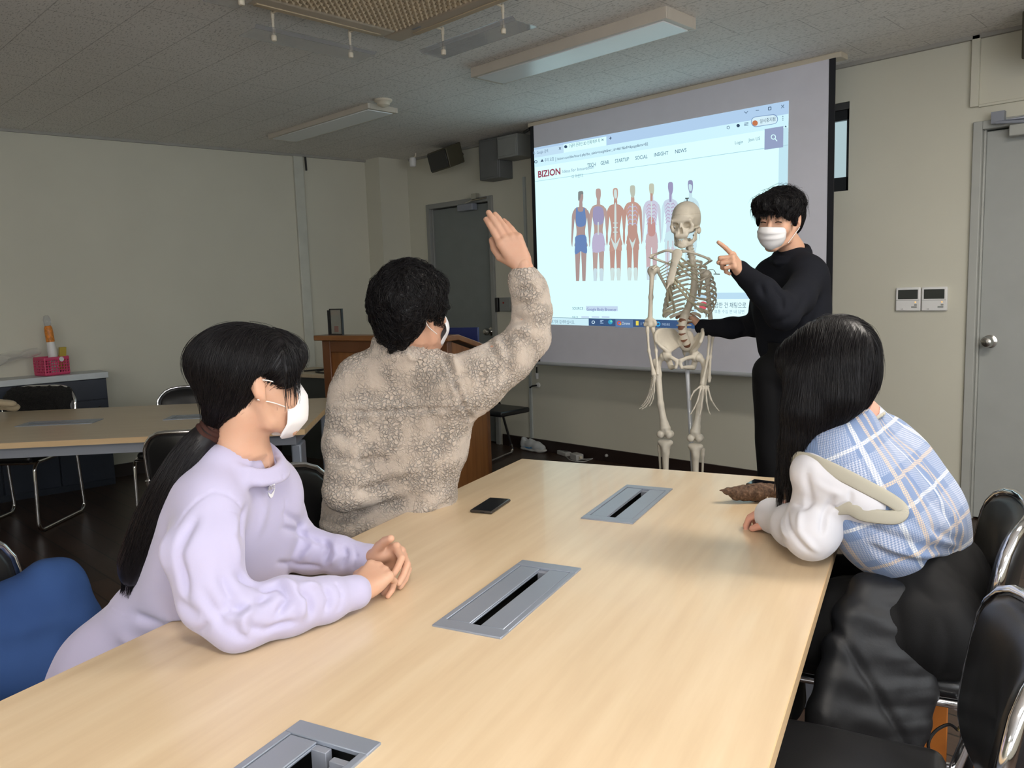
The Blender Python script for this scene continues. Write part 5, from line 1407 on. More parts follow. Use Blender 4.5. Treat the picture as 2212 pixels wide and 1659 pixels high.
        def ftb(S, an=an, q=q):
            S.ell(an - up * .025 - f * .025, (.018, .028, .02), np.stack([rt, f, up], 1), .006); S.ell(an - up * .018 + f * .01, (.02, .024, .014), np.stack([rt, f, up], 1), .006)
            for i in range(5):
                o = rt * (i - 2) * .013; a = an - up * .024 + f * .03 + o * .8; b = a + f * .06 + o * .6 - up * .016; c = b + f * (.035 - .003 * abs(i - 2)) - up * .004
                S.path([a, (a + b) / 2, b], [.007, .0042, .006], .003); S.path([b, (b + c) / 2, c], [.005, .0034, .004], .002)
        bonemesh('foot_bones', ftb, an - .15, an + .15, .003)
    # stand
    p0, p1 = P(1483, 776, 3.88), P(1497, 1016, 3.875); dn = unit(p1 - p0); fl_ = p0 + dn * ((p0[2] - .05) / -dn[2])
    mt = plain('white_metal_tube', (.62, .64, .68, 1), .3, .3)
    wbuild(MB().tube([sac - up * .03 - f * .03, p0, fl_], .0105, 12), 'pole', mt, root, smooth=True)
    b = MB()
    for i in range(5):
        a = 2 * PI * i / 5; d = np.array([math.cos(a), math.sin(a), 0]); b.tube([fl_, fl_ + d * .24 - up * .012], [.014, .010], 8).lathe([(.018, 0), (.022, .01), (.022, .03), (.018, .04)], (*(fl_ + d * .24)[:2], .0), (0, 0, 1), 12)
    wbuild(b, 'stand_base', m_alu2, root, smooth=True)
    h2 = sh[-1][1]; wbuild(MB().tube(spline([h2 + up * .018, h2 - rt * .03 + up * .02, h2 - rt * .045 - up * .002], 4), .0018, 6).tube([h2 - rt * .032 - up * .001, h2 - rt * .062 - up * .003], .0028, 6), 'wire_pin', m_steel, root)
    return root
skeleton()
# ------------------------------------------------------------------ person in the beige fleece, hand raised
def person_fleece():
    D = 2.40
    Rb = frame(14); Rh = frame(42, 6, 2); f = Rb[:, 1]; up = np.array([0, 0, 1.])
    hc = P(893, 679, 2.37); nb = P(868, 772, 2.42)
    shL, shR = P(765, 852, 2.46), P(985, 832, 2.40); el, wr = P(1142, 728, 2.47), P(1128, 572, 2.42)
    tip = P(1066, 460, 2.40)
    chest = P(868, 900, 2.45); waist = P(842, 1080, 2.52); hip = P(838, 1245, 2.56)
    # body: head, neck, trunk, arms, legs in one surface
    B = SDF(np.minimum(hc, hip) - (.62, .62, .65), np.maximum(hc, hip) + (.75, .8, .75), .007)
    H = head(B, hc, Rh, 1.0)
    B.cone(hc + Rh @ np.array([0, -.02, -.05]), nb, .052, .054, .02)
    B.path([nb, chest, waist, hip], [.09, .14, .13, .14], .05, flat=(f, .7))
    B.cone(nb - up * .035, shL, .055, .055, .02); B.cone(nb - up * .035, shR, .055, .055, .02)
    B.path([shR, el, wr], [.05, .042, .027], .01)
    Lel = P(745, 1060, 2.35); Lwr = Lel + f * .2 + Rb[:, 0] * .1 - up * .03; B.path([shL, Lel, Lwr], [.05, .04, .028], .01)
    hip[2] = .55
    kn = []
    for q in (-1, 1):
        h0 = hip + Rb[:, 0] * q * .09; k0 = h0 + f * .42 + Rb[:, 0] * q * .05; k0[2] = .53; a0 = k0.copy() + f * .02; a0[2] = .08; kn.append((h0, k0, a0))
        B.path([h0, k0, a0], [.085, .06, .04], .02); B.cone(a0 - up * .03, a0 + f * .17 - up * .04, .04, .03, .02, flat=(up, .7))
    V, Q = B.surf(1)
    # right hand raised, back of the hand to the camera; thumb on the left
    Hd = SDF(np.minimum(wr, tip) - .09, np.maximum(wr, tip) + .09, .0022)
    hf = unit(tip - wr); pr = VF * 1.0 - VR * .15 + np.array([0, 0, -.1]); th = -VR * .85 - up * .45
    Hd.cone(wr - hf * .06 + (0, 0, -.02), wr, .028, .027, .01, flat=(pr, .8))
    cur = [(8, 9, 8), (6, 8, 8), (9, 9, 9), (14, 12, 10)]
    hand(Hd, wr + hf * .005, hf, pr, th, cur, [(.72, .42, .6), (.98, -.02, .4), (1, -.25, .1)], 1.0, spread=(-3, -1, 1.5, 4.5), fat=1.13)
    V2, Q2 = Hd.surf(1)
    root = bpy.data.objects.new('person', bpy.data.meshes.new('person')); COL.objects.link(root)
    root.location = (float(hip[0]), float(hip[1]), 0)
    tag(root, 'person in a beige fleece jacket seen from behind, right hand raised, wearing a mask', 'person')
    # fleece jacket
    m = NT('beige_sherpa_fleece'); co = m.coord(); vo = m.n('ShaderNodeTexVoronoi'); vo.feature = 'DISTANCE_TO_EDGE'; vo.inputs['Scale'].default_value = 88; vo.inputs['Randomness'].default_value = 1
    warp = m.n('ShaderNodeVectorMath'); warp.operation = 'ADD'; nz = m.n('ShaderNodeTexNoise'); nz.inputs['Scale'].default_value = 50; nz.inputs['Detail'].default_value = 2
    sc_ = m.n('ShaderNodeVectorMath'); sc_.operation = 'SCALE'; sc_.inputs['Scale'].default_value = .022
    m.l(co, nz.inputs['Vector']); m.l(nz.outputs['Color'], sc_.inputs[0]); m.l(co, warp.inputs[0]); m.l(sc_.outputs[0], warp.inputs[1]); m.l(warp.outputs[0], vo.inputs['Vector'])
    cr = m.ramp(vo.outputs['Distance'], [(.0, (0, 0, 0, 1)), (.09, (.45, .45, .45, 1)), (.2, (1, 1, 1, 1))])
    patch = m.ramp(m.noise(co, 14, 3), [(.36, (.0, .0, .0, 1)), (.60, (1, 1, 1, 1))])
    crp = m.mix(patch, (1, 1, 1, 1), cr)
    fl = m.noise(co, 380, 3, .7)
    m.set(m.mix(crp, (.42, .34, .27, 1), m.ramp(m.noise(co, 9, 3), [(.3, (.53, .44, .36, 1)), (.7, (.60, .505, .42, 1))])), .95, spec=.1, **{'Sheen Weight': .5, 'Sheen Roughness': .6})  # cracks between the tufts darkened: crevice shade put into the colour
    hh = m.math('ADD', m.math('MULTIPLY', crp, 1.0), m.math('MULTIPLY', fl, .45)); m.bump(hh, 1.0, .0065)
    J = SDF(np.minimum(hc, hip) - (.45, .45, .25), np.maximum(hc, hip) + (.5, .5, .4), .0048)
    up2 = unit(nb - waist)
    # trunk: built from side-to-side beams so that shoulders are square
    rt = Rb[:, 0]
    def beam(px0, px1, py, d, th, k=.035, py1=None):
        a = P(px0, py, d); b = P(px1, py if py1 is None else py1, d); u = unit(b - a); J.cone(a + u * th, b - u * th, th, th, k)
    beam(722, 1000, 862, 2.46, .085); beam(712, 1022, 905, 2.47, .10); beam(711, 1012, 965, 2.49, .115); beam(706, 992, 1030, 2.52, .12)
    beam(697, 988, 1095, 2.55, .125); beam(692, 988, 1160, 2.56, .13); beam(688, 985, 1230, 2.57, .13); beam(735, 985, 820, 2.45, .07)
    J.cone(P(775, 815, 2.44), nb, .055, .07, .05); J.cone(P(955, 800, 2.41), nb, .05, .07, .05)
    # collar
    for h_, r_ in ((-.006, .090), (.012, .084), (.030, .080), (.046, .077)):
        cp = [nb + (Rb[:, 0] * math.cos(a) * r_ + f * (math.sin(a) * r_ * .92 + .012)) + up * (h_ - .012 * math.sin(a)) for a in np.linspace(0, 2 * PI, 33)]
        J.path(cp, [.0125] * 33, .010)
    # raised right sleeve
    J.path([P(968, 838, 2.42), P(1040, 812, 2.43), P(1098, 775, 2.455), el, P(1150, 672, 2.455), P(1143, 625, 2.44), P(1132, 602, 2.435)],
           [.085, .083, .072, .062, .056, .052, .048], .03)
    J.cone(P(985, 865, 2.43), P(1020, 850, 2.43), .07, .07, .04)
    # left sleeve, hanging in front of the trunk side
    J.path([P(762, 858, 2.45), P(748, 960, 2.42), Lel, Lwr], [.075, .066, .058, .045], .03)
    fold_px = [((905, 1010), (720, 880), .5)]
    def wrinkle(V, N):
        L = []
        def fl(pts, w, amp):
            w3 = [hit(J, *p, d0=1.9) for p in pts]
            for a, b in zip(w3, w3[1:]):
                if a is not None and b is not None: L.append((a, b, w, amp))
        # yoke seam and arm-hole seam
        seam = [(722, 886), (780, 890), (850, 888), (920, 884), (968, 882)]
        arm = [(958, 772), (975, 800), (985, 835), (1000, 875), (1018, 905)]
        W = V.copy()
        for s_ in (seam, arm):
            q = [hit(J, *p, d0=1.9) for p in s_]; q = [x for x in q if x is not None]
            for a, b in zip(q, q[1:]):
                ab = b - a; t = np.clip(((W - a) @ ab) / (ab @ ab), 0, 1); d = np.linalg.norm(W - a - t[:, None] * ab, axis=1)
                W = W - N * (.007 * np.exp(-(d / .007) ** 2) - .0035 * np.exp(-((d - .015) / .009) ** 2))[:, None]
        for pts, w, amp in (([(975, 770), (990, 800)], .014, .010), ([(1058, 735), (1075, 790), (1068, 830)], .016, -.012), ([(1085, 722), (1105, 775), (1092, 815)], .016, -.012), ([(1035, 745), (1045, 800), (1040, 850)], .018, -.010),
                            ([(1108, 690), (1145, 690)], .012, -.010), ([(1108, 660), (1150, 655)], .011, -.008), ([(1112, 628), (1155, 622)], .010, -.006), ([(1105, 712), (1150, 722)], .014, .010),
                            ([(712, 985), (770, 1005), (840, 995)], .018, -.014), ([(706, 1045), (780, 1062), (850, 1045)], .020, -.015), ([(700, 1090), (790, 1110), (900, 1075)], .02, -.013), ([(720, 1020), (800, 1035), (900, 1010)], .018, .010),
                            ([(695, 1130), (770, 1150), (880, 1120), (960, 1070)], .02, .012), ([(955, 960), (900, 1010)], .02, -.008), ([(716, 925), (760, 945)], .015, -.010), ([(930, 900), (960, 940), (945, 1000)], .02, -.006), ([(870, 760), (890, 775), (930, 768)], .010, .006)):
            fl(pts, w, amp * 1.7)
        W = folds(W, N, L)
        return W + N * (fnoise(V, 9, 3, 2) * .0035 + fnoise(V, 75, 5, 1) * .0011 + fnoise(V, 140, 8, 1) * .0006)[:, None]
    sobj('fleece_jacket', J, m.m, root, 1, wrinkle)
    def cover(p): return ((p - nb - up * .03) @ unit(up + f * .15) < 0) & (np.linalg.norm(p - wr, axis=1) > .035) & ((p - wr) @ hf < 0) & (p[:, 2] > hip[2] - .02)
    V = tuck(V, [J], cover, .036, 6)
    set_body(root, joinVQ((V, Q), (V2, Q2)), m_skin2)
    # navy inner collar and cuff
    m_nv = cloth_mat('navy_knit', (.010, .014, .045, 1))
    C = MB(); 
    ringp = [nb + (0, 0, .070) + Rb[:, 0] * math.cos(a) * .066 + f * (math.sin(a) * .062 + .014) + up * (.008 - .010 * math.sin(a)) for a in np.linspace(0, 2 * PI, 25)[:-1]]
    C.tube(ringp, .012, 10, closed=True, flat=None); wbuild(C, 'inner_collar', m_nv, root, smooth=True, angle=80)
    uu = unit(np.cross(hf, [0, 0, 1.])); vv = np.cross(hf, uu); cc = P(1129, 592, 2.43)
    wbuild(MB().tube([cc + (uu * math.cos(a) + vv * math.sin(a)) * .034 for a in np.linspace(0, 2 * PI, 25)[:-1]], .006, 8, closed=True), 'inner_cuff', m_nv, root, smooth=True, angle=80)
    # trousers and shoes
    T = SDF(hip - (.4, .45, .55), hip + (.75, .75, .25), .009)
    T.cone(hip - Rb[:, 0] * .07, hip + Rb[:, 0] * .07, .13, .13, .03)
    for h0, k0, a0 in kn: T.path([h0, k0, a0], [.105, .082, .065], .03)
    sobj('trousers', T, cloth_mat('black_trouser_cloth', (.014, .014, .016, 1)), root)
    retuck(root, [T], lambda p: (p[:, 2] < hip[2] + .12) & (p[:, 2] > .12))
    for h0, k0, a0 in kn:
        s_ = SDF(a0 - .25, a0 + .3, .006); s_.cone(a0 - up * .03, a0 + f * .17 - up * .045, .05, .04, .02, flat=(up, .8)); s_.plane((0, 0, .004), (0, 0, -1))
        sobj('shoe', s_, m_black, root)
    # hair: thick, slightly wavy, to the nape
    Hh = lambda x, y, z: hc + Rh @ np.array([x, y, z])
    S = SDF(hc - .17, hc + .17, .0045)
    for c_, r_ in (((0, -.022, .062), (.094, .108, .080)), ((0, -.06, .015), (.088, .066, .088)), ((-.05, -.02, .05), (.05, .08, .07)), ((.05, -.02, .05), (.05, .08, .07)), ((0, .055, .078), (.074, .060, .042)),
                   ((0, -.078, -.038), (.064, .030, .045)), ((.064, .022, .028), (.024, .03, .045)), ((-.064, .022, .028), (.024, .03, .045)), ((.02, -.02, .115), (.06, .07, .04)), ((-.03, .0, .112), (.05, .06, .04))):
        S.ell(Hh(*c_), r_, Rh, .02)
    S.ell(Hh(0, .10, -.045), (.085, .10, .085), Rh, .01, 'sub')                  # face opening
    for q in (-1, 1): S.ell(Hh(q * .085, .0, -.02), (.026, .034, .045), Rh, .008, 'sub')
    def comb(p):
        q = (p - hc) @ Rh; d = q - np.array([.01, -.02, .09]); d[:, 2] -= .10; d[:, 0] += .02 * np.sin(q[:, 1] * 60)
        return d @ Rh.T
    ang = lambda V, N: V + N * (np.sin(((V - hc) @ Rh)[:, 0] * 260 + fnoise(V, 14, 4) * 4) * .0016 + fnoise(V, 22, 9) * .003)[:, None]
    tv_, _ = S.surf(0); tufts(S, tv_, comb, 120, .045, .0085, .003, 2)
    V, Q = S.surf(1); V = ang(V, vnormals(V, Q))
    s1 = strands(S, 5200, comb, .060, seeds=V, r=.0008, lift=(.0, .009), wob=.9, seed=3)
    s2 = strands(S, 700, comb, .06, seeds=V[((V - hc) @ Rh)[:, 2] > .03], r=.0005, lift=(.002, .010), wob=.9, seed=4, off_end=.004)
    V, Q = joinVQ((V, Q), s1, s2)
    sobj('hair', S, m_hair, root, V=V, Q=Q)
    # mask, seen from behind on the right cheek
    g = []
    for z, w, y0 in ((.002, .052, .086), (-.02, .060, .104), (-.05, .062, .112), (-.08, .052, .108), (-.112, .034, .088)):
        g.append([(w * math.sin(a) * 1.06, y0 * (.52 + .48 * math.cos(a)) + .006, z + .012 * (1 - math.cos(a)) * (1 if z < -.05 else -1)) for a in np.linspace(-1.45, 1.45, 9)])
    mk = mask_shell('mask', Hh, Rh, g, root)
    for q in (-1, 1):
        wbuild(MB().tube(spline([Hh(q * .058, .045, -.008), Hh(q * .075, .012, .012), Hh(q * .083, -.022, .018), Hh(q * .086, -.03, -.004), Hh(q * .080, -.018, -.03), Hh(q * .062, .03, -.062)], 5), .0014, 6), 'ear_loop', m_strap, mk, smooth=True)
    return root
person_fleece()
# ------------------------------------------------------------------ person in the lavender sweatshirt
def person_lavender():
    up = np.array([0, 0, 1.])
    Rb = frame(112); f, rt = Rb[:, 1], Rb[:, 0]; Rh = frame(55, -2, 0)
    hc = P(545, 833, 1.67); nb = P(522, 966, 1.70)
    shR, shL = P(452, 1092, 1.585), P(605, 1062, 1.85)
    elR, wrR = P(520, 1335, 1.535), P(766, 1285, 1.705)
    elL, wrL = P(668, 1196, 1.99), P(795, 1215, 1.86)
    elR = onz(520, 1338, .775); wrR = onz(768, 1280, .762); elL = onz(668, 1198, .77); wrL = onz(797, 1208, .768)
    chest = P(500, 1135, 1.74); waist = P(400, 1330, 1.80); hip = P(318, 1440, 1.86)
    B = SDF(np.minimum(hc, hip) - (.5, .55, .65), np.maximum(hc, hip) + (.75, .6, .35), .0065)
    H = head(B, hc, Rh, .97)
    B.cone(hc + Rh @ np.array([0, -.022, -.05]), nb - f * .003 - up * .01, .048, .052, .02)
    B.path([nb - up * .05, chest, waist, hip], [.07, .12, .11, .14], .05, flat=(f, .7))
    B.cone(nb - up * .045, shL, .045, .05, .02); B.cone(nb - up * .045, shR, .045, .05, .02)
    B.path([shR, elR, wrR], [.045, .036, .024], .01); B.path([shL, elL, wrL], [.045, .036, .024], .01)
    hip[2] = .56; kn = []
    for q in (-1, 1):
        h0 = hip + rt * q * .09; k0 = h0 + f * .42 + rt * q * .04; k0[2] = .53; a0 = k0 + f * .03; a0[2] = .08; kn.append((h0, k0, a0))
        B.path([h0, k0, a0], [.085, .058, .038], .02); B.cone(a0 - up * .03, a0 + f * .16 - up * .04, .038, .03, .02, flat=(up, .7))
    V, Q = B.surf(1)
    # clasped hands
    lo = np.minimum(wrR, wrL) - .06; hi = np.maximum(wrR, wrL) + .15
    A = SDF(lo, hi, .0019); N1 = []
    hR = P(846, 1222, 1.775) - wrR; wR = wrR + unit(hR) * .012
    # right hand: back up and towards the camera, fingers folding over to the far side
    nR = -(-VF * .55 + up * .8); tR = VF * .6 + up * .55
    A.cone(wrR + unit(elR - wrR) * .05, wR, .024, .025, .01, flat=(nR, .8))
    hand(A, wR, hR + up * .012, nR, tR, [(38, 62, 40), (42, 66, 42), (46, 68, 44), (52, 66, 44)], [(.8, .5, .2), (.9, .2, .3), (.95, -.1, .4)], .93, spread=(1, 0, -1, -3), nails=N1, kf=.0012)
    Bh = SDF(lo, hi, .0019); N2 = []
    wL = wrL + (0, 0, .0); hL = P(862, 1196, 1.835) - wL
    nL = -VF * .75 + VR * .1 - up * .55; tL = up * .9
    Bh.cone(wrL + unit(elL - wrL) * .05, wL, .024, .025, .01, flat=(nL, .8))
    hand(Bh, wL + unit(hL) * .004 - up * .004, hL + up * .0, nL, tL, [(58, 42, 12), (60, 40, 14), (62, 38, 16), (64, 36, 18)], [(.70, .66, -.1), (.80, .58, .12), (.82, .5, .25)], .95, spread=(3, 0, -2, -5), nails=N2, kf=.0012)
    V2, Q2 = A.surf(1); V3, Q3 = Bh.surf(1)
    root = bpy.data.objects.new('person', bpy.data.meshes.new('person')); COL.objects.link(root); root.location = (float(hip[0]), float(hip[1]), 0)
    tag(root, 'person in a lavender sweatshirt with a black ponytail, hands clasped on the table', 'person')
    for (p, d, n, r) in N2[:3] + N1[3:]:
        pass
    # sweatshirt
    lav = cloth_mat('lavender_cotton', (.47, .445, .62, 1), .9, .10, 900, .02, .3)
    J = SDF(np.minimum(shR, hip) - (.34, .34, .25), np.maximum(shL, wrR) + (.25, .25, .35), .0042)
    def bm(a, b, r, k=.03): J.cone(P(*a), P(*b), r, r, k)
    # trunk
    J.cone(P(486, 1010, 1.66), P(568, 1012, 1.78), .052, .052, .04)
    bm((448, 1075, 1.64), (580, 1068, 1.82), .073, .04); bm((440, 1140, 1.66), (556, 1135, 1.82), .093, .04); bm((425, 1210, 1.70), (530, 1200, 1.83), .100, .04)
    bm((400, 1275, 1.75), (510, 1262, 1.86), .105, .05); bm((345, 1335, 1.80), (465, 1325, 1.90), .108, .05); bm((300, 1395, 1.84), (430, 1385, 1.94), .115, .05); bm((255, 1440, 1.84), (400, 1450, 1.97), .115, .05)
    bm((255, 1475, 1.80), (370, 1500, 2.0), .12, .05); bm((222, 1470, 1.80), (330, 1475, 1.95), .105, .04); bm((200, 1530, 1.80), (330, 1540, 1.95), .105, .04); bm((262, 1540, 1.78), (370, 1560, 2.0), .115, .05)
    nc = nb + f * .008 - up * .006
    for h_, r_ in ((-.014, .083), (-.004, .078), (.006, .0735)):       # ribbed collar
        J.path([nc + rt * math.cos(a) * r_ + f * math.sin(a) * r_ * .98 + up * (h_ - .010 - .036 * math.sin(a)) for a in np.linspace(0, 2 * PI, 37)], [.0085] * 37, .005)
    # right sleeve
    J.path([P(458, 1090, 1.60), P(440, 1190, 1.545), P(462, 1290, 1.525), elR, elR * .62 + wrR * .38 + up * .006, elR * .27 + wrR * .73], [.068, .068, .062, .055, .053, .045], .03)
    J.path([elR * .3 + wrR * .7, elR * .2 + wrR * .8], [.045, .041], .014); J.path([elR * .19 + wrR * .81, wrR], [.0372, .0365], .004)
    # left sleeve
    J.path([P(588, 1052, 1.84), P(604, 1112, 1.90), P(630, 1165, 1.96), elL + up * .008, elL * .5 + wrL * .5 + up * .006], [.062, .056, .053, .050, .045], .025)
    J.path([elL * .5 + wrL * .5, elL * .25 + wrL * .75], [.044, .040], .012); J.path([elL * .24 + wrL * .76, wrL], [.0358, .0352], .004)
    J.plane((0, 0, .7215), (0, 0, -1), lo=tl(-.01, -2.6) - (0, 0, .3), hi=None) if False else None
    ed = MTM.inverted()
    g = [J.lo[i] + J.h * np.arange(J.n[i]) for i in range(3)]
    X, Y, Z = np.meshgrid(*g, indexing='ij'); a_ = np.array(ed.to_3x3()); lx = a_[0, 0] * X + a_[0, 1] * Y + a_[0, 2] * Z + ed[0][3]
    J.v = np.maximum(J.v, np.minimum(lx + .004, .7212 - Z).astype(np.float32))     # cloth rests on the table and folds against its edge
    def wrinkle(V, N):
        L = []
        def fl(pts, w, amp):
            w3 = [hit(J, *p, d0=1.2) for p in pts]
            for a, b in zip(w3, w3[1:]):
                if a is not None and b is not None and np.linalg.norm(a - b) < .15: L.append((a, b, w * .85, amp * 1.3))
        for pts, w, amp in (([(560, 1270), (600, 1262), (625, 1290), (600, 1330)], .010, -.011), ([(640, 1275), (668, 1290), (672, 1330)], .009, -.010), ([(585, 1280), (540, 1310), (500, 1318)], .012, -.012),
                            ([(700, 1268), (712, 1290), (705, 1322)], .008, -.007), ([(655, 1262), (690, 1268)], .009, .008), ([(610, 1252), (650, 1290), (650, 1335)], .011, .009), ([(560, 1292), (520, 1340), (535, 1370)], .011, .010),
                            ([(515, 1240), (560, 1262)], .012, -.010), ([(480, 1240), (500, 1290), (480, 1330)], .014, -.009), ([(440, 1280), (480, 1350), (540, 1378)], .012, -.007), ([(500, 1345), (580, 1362), (640, 1345)], .010, -.008),
                            ([(530, 1100), (525, 1160), (545, 1215)], .014, -.012), ([(505, 1110), (500, 1160), (515, 1220)], .014, .008), ([(420, 1120), (385, 1200), (400, 1290)], .012, -.011), ([(365, 1150), (358, 1230), (372, 1300)], .014, .006),
                            ([(330, 1270), (380, 1300), (430, 1330)], .016, -.009), ([(290, 1330), (350, 1350), (420, 1340)], .016, -.010), ([(260, 1380), (320, 1395)], .016, .008), ([(560, 1030), (575, 1090), (560, 1150)], .016, .004),
                            ([(612, 1140), (650, 1150), (690, 1175)], .010, -.009), ([(615, 1110), (655, 1140)], .010, -.009), ([(700, 1165), (710, 1185), (700, 1212)], .008, -.009), ([(745, 1180), (748, 1200), (738, 1225)], .007, -.007), ([(660, 1150), (680, 1180), (650, 1210)], .010, .007), ([(720, 1175), (728, 1200), (715, 1220)], .008, .006), ([(600, 1215), (640, 1222), (690, 1225)], .008, -.006),
                            ([(450, 1345), (430, 1370)], .01, -.006), ([(545, 980), (530, 1050)], .012, .003)):
            fl(pts, w, amp)
        W = V.copy()
        for s_, am in (([(382, 1135), (400, 1105), (430, 1078), (460, 1062), (490, 1068), (512, 1085), (525, 1110)], .0022), ([(600, 985), (612, 1030), (618, 1080), (616, 1130)], .0018), ([(728, 1262), (738, 1285), (732, 1315)], .003), ([(763, 1175), (770, 1200), (764, 1228)], .003)):
            q = [hit(J, *p, d0=1.2) for p in s_]; q = [x for x in q if x is not None]
            for a, b in zip(q, q[1:]):
                ab = b - a; t = np.clip(((W - a) @ ab) / (ab @ ab), 0, 1); d = np.linalg.norm(W - a - t[:, None] * ab, axis=1)
                W = W - N * (am * np.exp(-(d / .004) ** 2))[:, None]
        W = folds(W, N, L)
        W = W + N * (fnoise(V, 6, 3, 2) * .003)[:, None]
        W[:, 2] = np.where((V[:, 2] > .719), np.maximum(W[:, 2], .7208), W[:, 2]); return W
    sh = sobj('sweatshirt', J, lav, root, 2, wrinkle)
    # chest logo: four letters over a curved tick, in white thread
    m_logo = plain('white_embroidery', (.86, .86, .88, 1), .7)
    def decal(name, polys, lift=.0016):
        V = []; F = []
        for pl in polys:
            q = [hit(J, *p, d0=1.2) for p in pl]
            if any(x is None for x in q): continue
            n0 = len(V); V += [x - unit(ray(*p)) * lift for x, p in zip(q, pl)]; F.append(tuple(range(n0, n0 + len(pl))))
        o = link_mesh(name, meshdata(name, V, F, False), m_logo); adopt(o, sh)
        m = o.modifiers.new('t', 'SOLIDIFY'); m.thickness = .0012; m.offset = 0
        return o
    SWP = [(579, 1064), (581, 1071), (585, 1076), (589, 1073), (592, 1064), (594, 1054), (590, 1062), (586, 1067), (583, 1067), (580, 1064)]
    polys = [[SWP[i], SWP[i + 1], SWP[-2 - i], SWP[-1 - i]] for i in range(4)]
    def st(x0, y0, x1, y1, w=1.5):
        d = unit([x1 - x0, y1 - y0]); n = np.array([-d[1], d[0]]) * w / 2; return [(x0 + n[0], y0 + n[1]), (x1 + n[0], y1 + n[1]), (x1 - n[0], y1 - n[1]), (x0 - n[0], y0 - n[1])]
    for s_ in ((579, 1060, 580, 1052), (580, 1052, 582.5, 1059), (582.5, 1059, 583, 1050), (585, 1058, 585.5, 1049), (587.5, 1057, 588, 1048), (590, 1047, 588, 1052.5), (588, 1052.5, 590, 1056), (591.5, 1055, 592, 1046.5), (591.5, 1055, 594, 1054), (592, 1051, 593.8, 1050.3), (592, 1046.7, 594, 1046)): polys.append(st(*s_))
    decal('chest_logo', polys)
    pl = lambda p: (p - nb - up * .016) @ unit(up + f * .6) < 0
    cov = lambda p: pl(p) & (p[:, 2] > .50) & ((p - wrR) @ unit(hR) < -.0) | (pl(p) & (np.linalg.norm(p - hc, axis=1) > .2) & (np.linalg.norm(p - wrR, axis=1) > .16) & (np.linalg.norm(p - wrL, axis=1) > .1) & (p[:, 2] > .5))
    V = tuck(V, [J], cov, .02, 4)
    keep = lambda V, Q, c, dirr: Q[((V[Q].mean(1) - c) @ dirr < .004) | (np.linalg.norm(V[Q].mean(1) - c, axis=1) > .15)]
    Q = keep(V, Q, wrR, unit(hR)); Q = keep(V, Q, wrL, unit(hL))
    set_body(root, joinVQ((V, Q), (V2, Q2), (V3, Q3)), m_skin)
    # ring on the right hand
    rp = hit(A, 849, 1224, d0=1.5)
    if rp is not None:
        c = rp + unit(ray(849, 1224)) * .0075; ax = unit(VR * .4 + VF * .5 - up * .5); u = unit(np.cross(ax, up)); v = np.cross(ax, u)
        wbuild(MB().tube([c + (u * math.cos(a) + v * math.sin(a)) * .0088 for a in np.linspace(0, 2 * PI, 21)[:-1]], .0012, 6, closed=True), 'ring', m_chrome, root, smooth=True)
    # jeans and shoes
    T = SDF(hip - (.45, .45, .56), hip + (.75, .6, .25), .009); T.cone(hip - rt * .05 + f * .03, hip + rt * .05 + f * .03, .085, .085, .03)
    for h0, k0, a0 in kn: T.path([h0, k0, a0], [.085, .078, .065], .03)
    T.plane((0, 0, .688), (0, 0, 1))
    sobj('trousers', T, cloth_mat('dark_blue_trousers', (.02, .03, .06, 1)), root)
    retuck(root, [T], lambda p: (p[:, 2] < hip[2] + .1) & (p[:, 2] > .12))
    for h0, k0, a0 in kn:
        s_ = SDF(a0 - .25, a0 + .3, .006); s_.cone(a0 - up * .03, a0 + f * .16 - up * .045, .048, .038, .02, flat=(up, .8)); s_.plane((0, 0, .004), (0, 0, -1)); sobj('shoe', s_, m_white, root)
    # hair
    Hh = lambda x, y, z: hc + Rh @ (np.array([x, y, z]) * .955)
    S = SDF(hc - .19, hc + .17, .0045)
    for c_, r_ in (((0, -.026, .052), (.090, .112, .085)), ((0, -.050, .02), (.078, .060, .068)), ((0, .04, .07), (.080, .072, .052)), ((.070, .048, .035), (.016, .034, .036)), ((-.070, .048, .035), (.016, .034, .036)),
                   ((0, .086, .062), (.064, .028, .036))):
        S.ell(Hh(*c_), np.array(r_) * .96, Rh, .018)
    tie = P(462, 925, 1.66)
    S.cone(Hh(0, -.062, -.03), tie + (0, 0, .01), .047, .020, .02)
    S.ell(Hh(0, .105, -.055), (.085, .085, .085), Rh, .006, 'sub')
    for q in (-1, 1): S.ell(Hh(q * .086, .004, -.018), (.026, .036, .050), Rh, .006, 'sub')
    tq = (tie - hc) @ Rh
    def comb(p):
        q = (p - hc) @ Rh; d = tq - q; fr = (q[:, 1] > .045)[:, None]; front = np.stack([q[:, 0] * .6, np.full(len(q), .25), np.full(len(q), -1.)], 1)
        d = d / (np.linalg.norm(d, axis=1, keepdims=True) + 1e-9); d[:, 2] += np.where(q[:, 2] > .05, .0, 0)
        return np.where(fr, front, d) @ Rh.T
    V, Q = S.surf(1); N = vnormals(V, Q); V = V + N * (np.sin(((V - hc) @ Rh)[:, 0] * 330 + ((V - hc) @ Rh)[:, 2] * 120 + fnoise(V, 8, 4) * 4) * .0008 + fnoise(V, 14, 9) * .0015)[:, None]
    s1 = strands(S, 6500, comb, .12, seeds=V, r=.0005, lift=(.0, .0035), wob=.16, seed=3, seg=10)
    s2 = strands(S, 350, comb, .09, seeds=V, r=.0004, lift=(.001, .006), wob=.6, seed=4, off_end=.004)
    # fringe beside the face
    fr = V[(((V - hc) @ Rh)[:, 1] > .035) & (((V - hc) @ Rh)[:, 2] > -.01) & (((V - hc) @ Rh)[:, 2] < .09)]
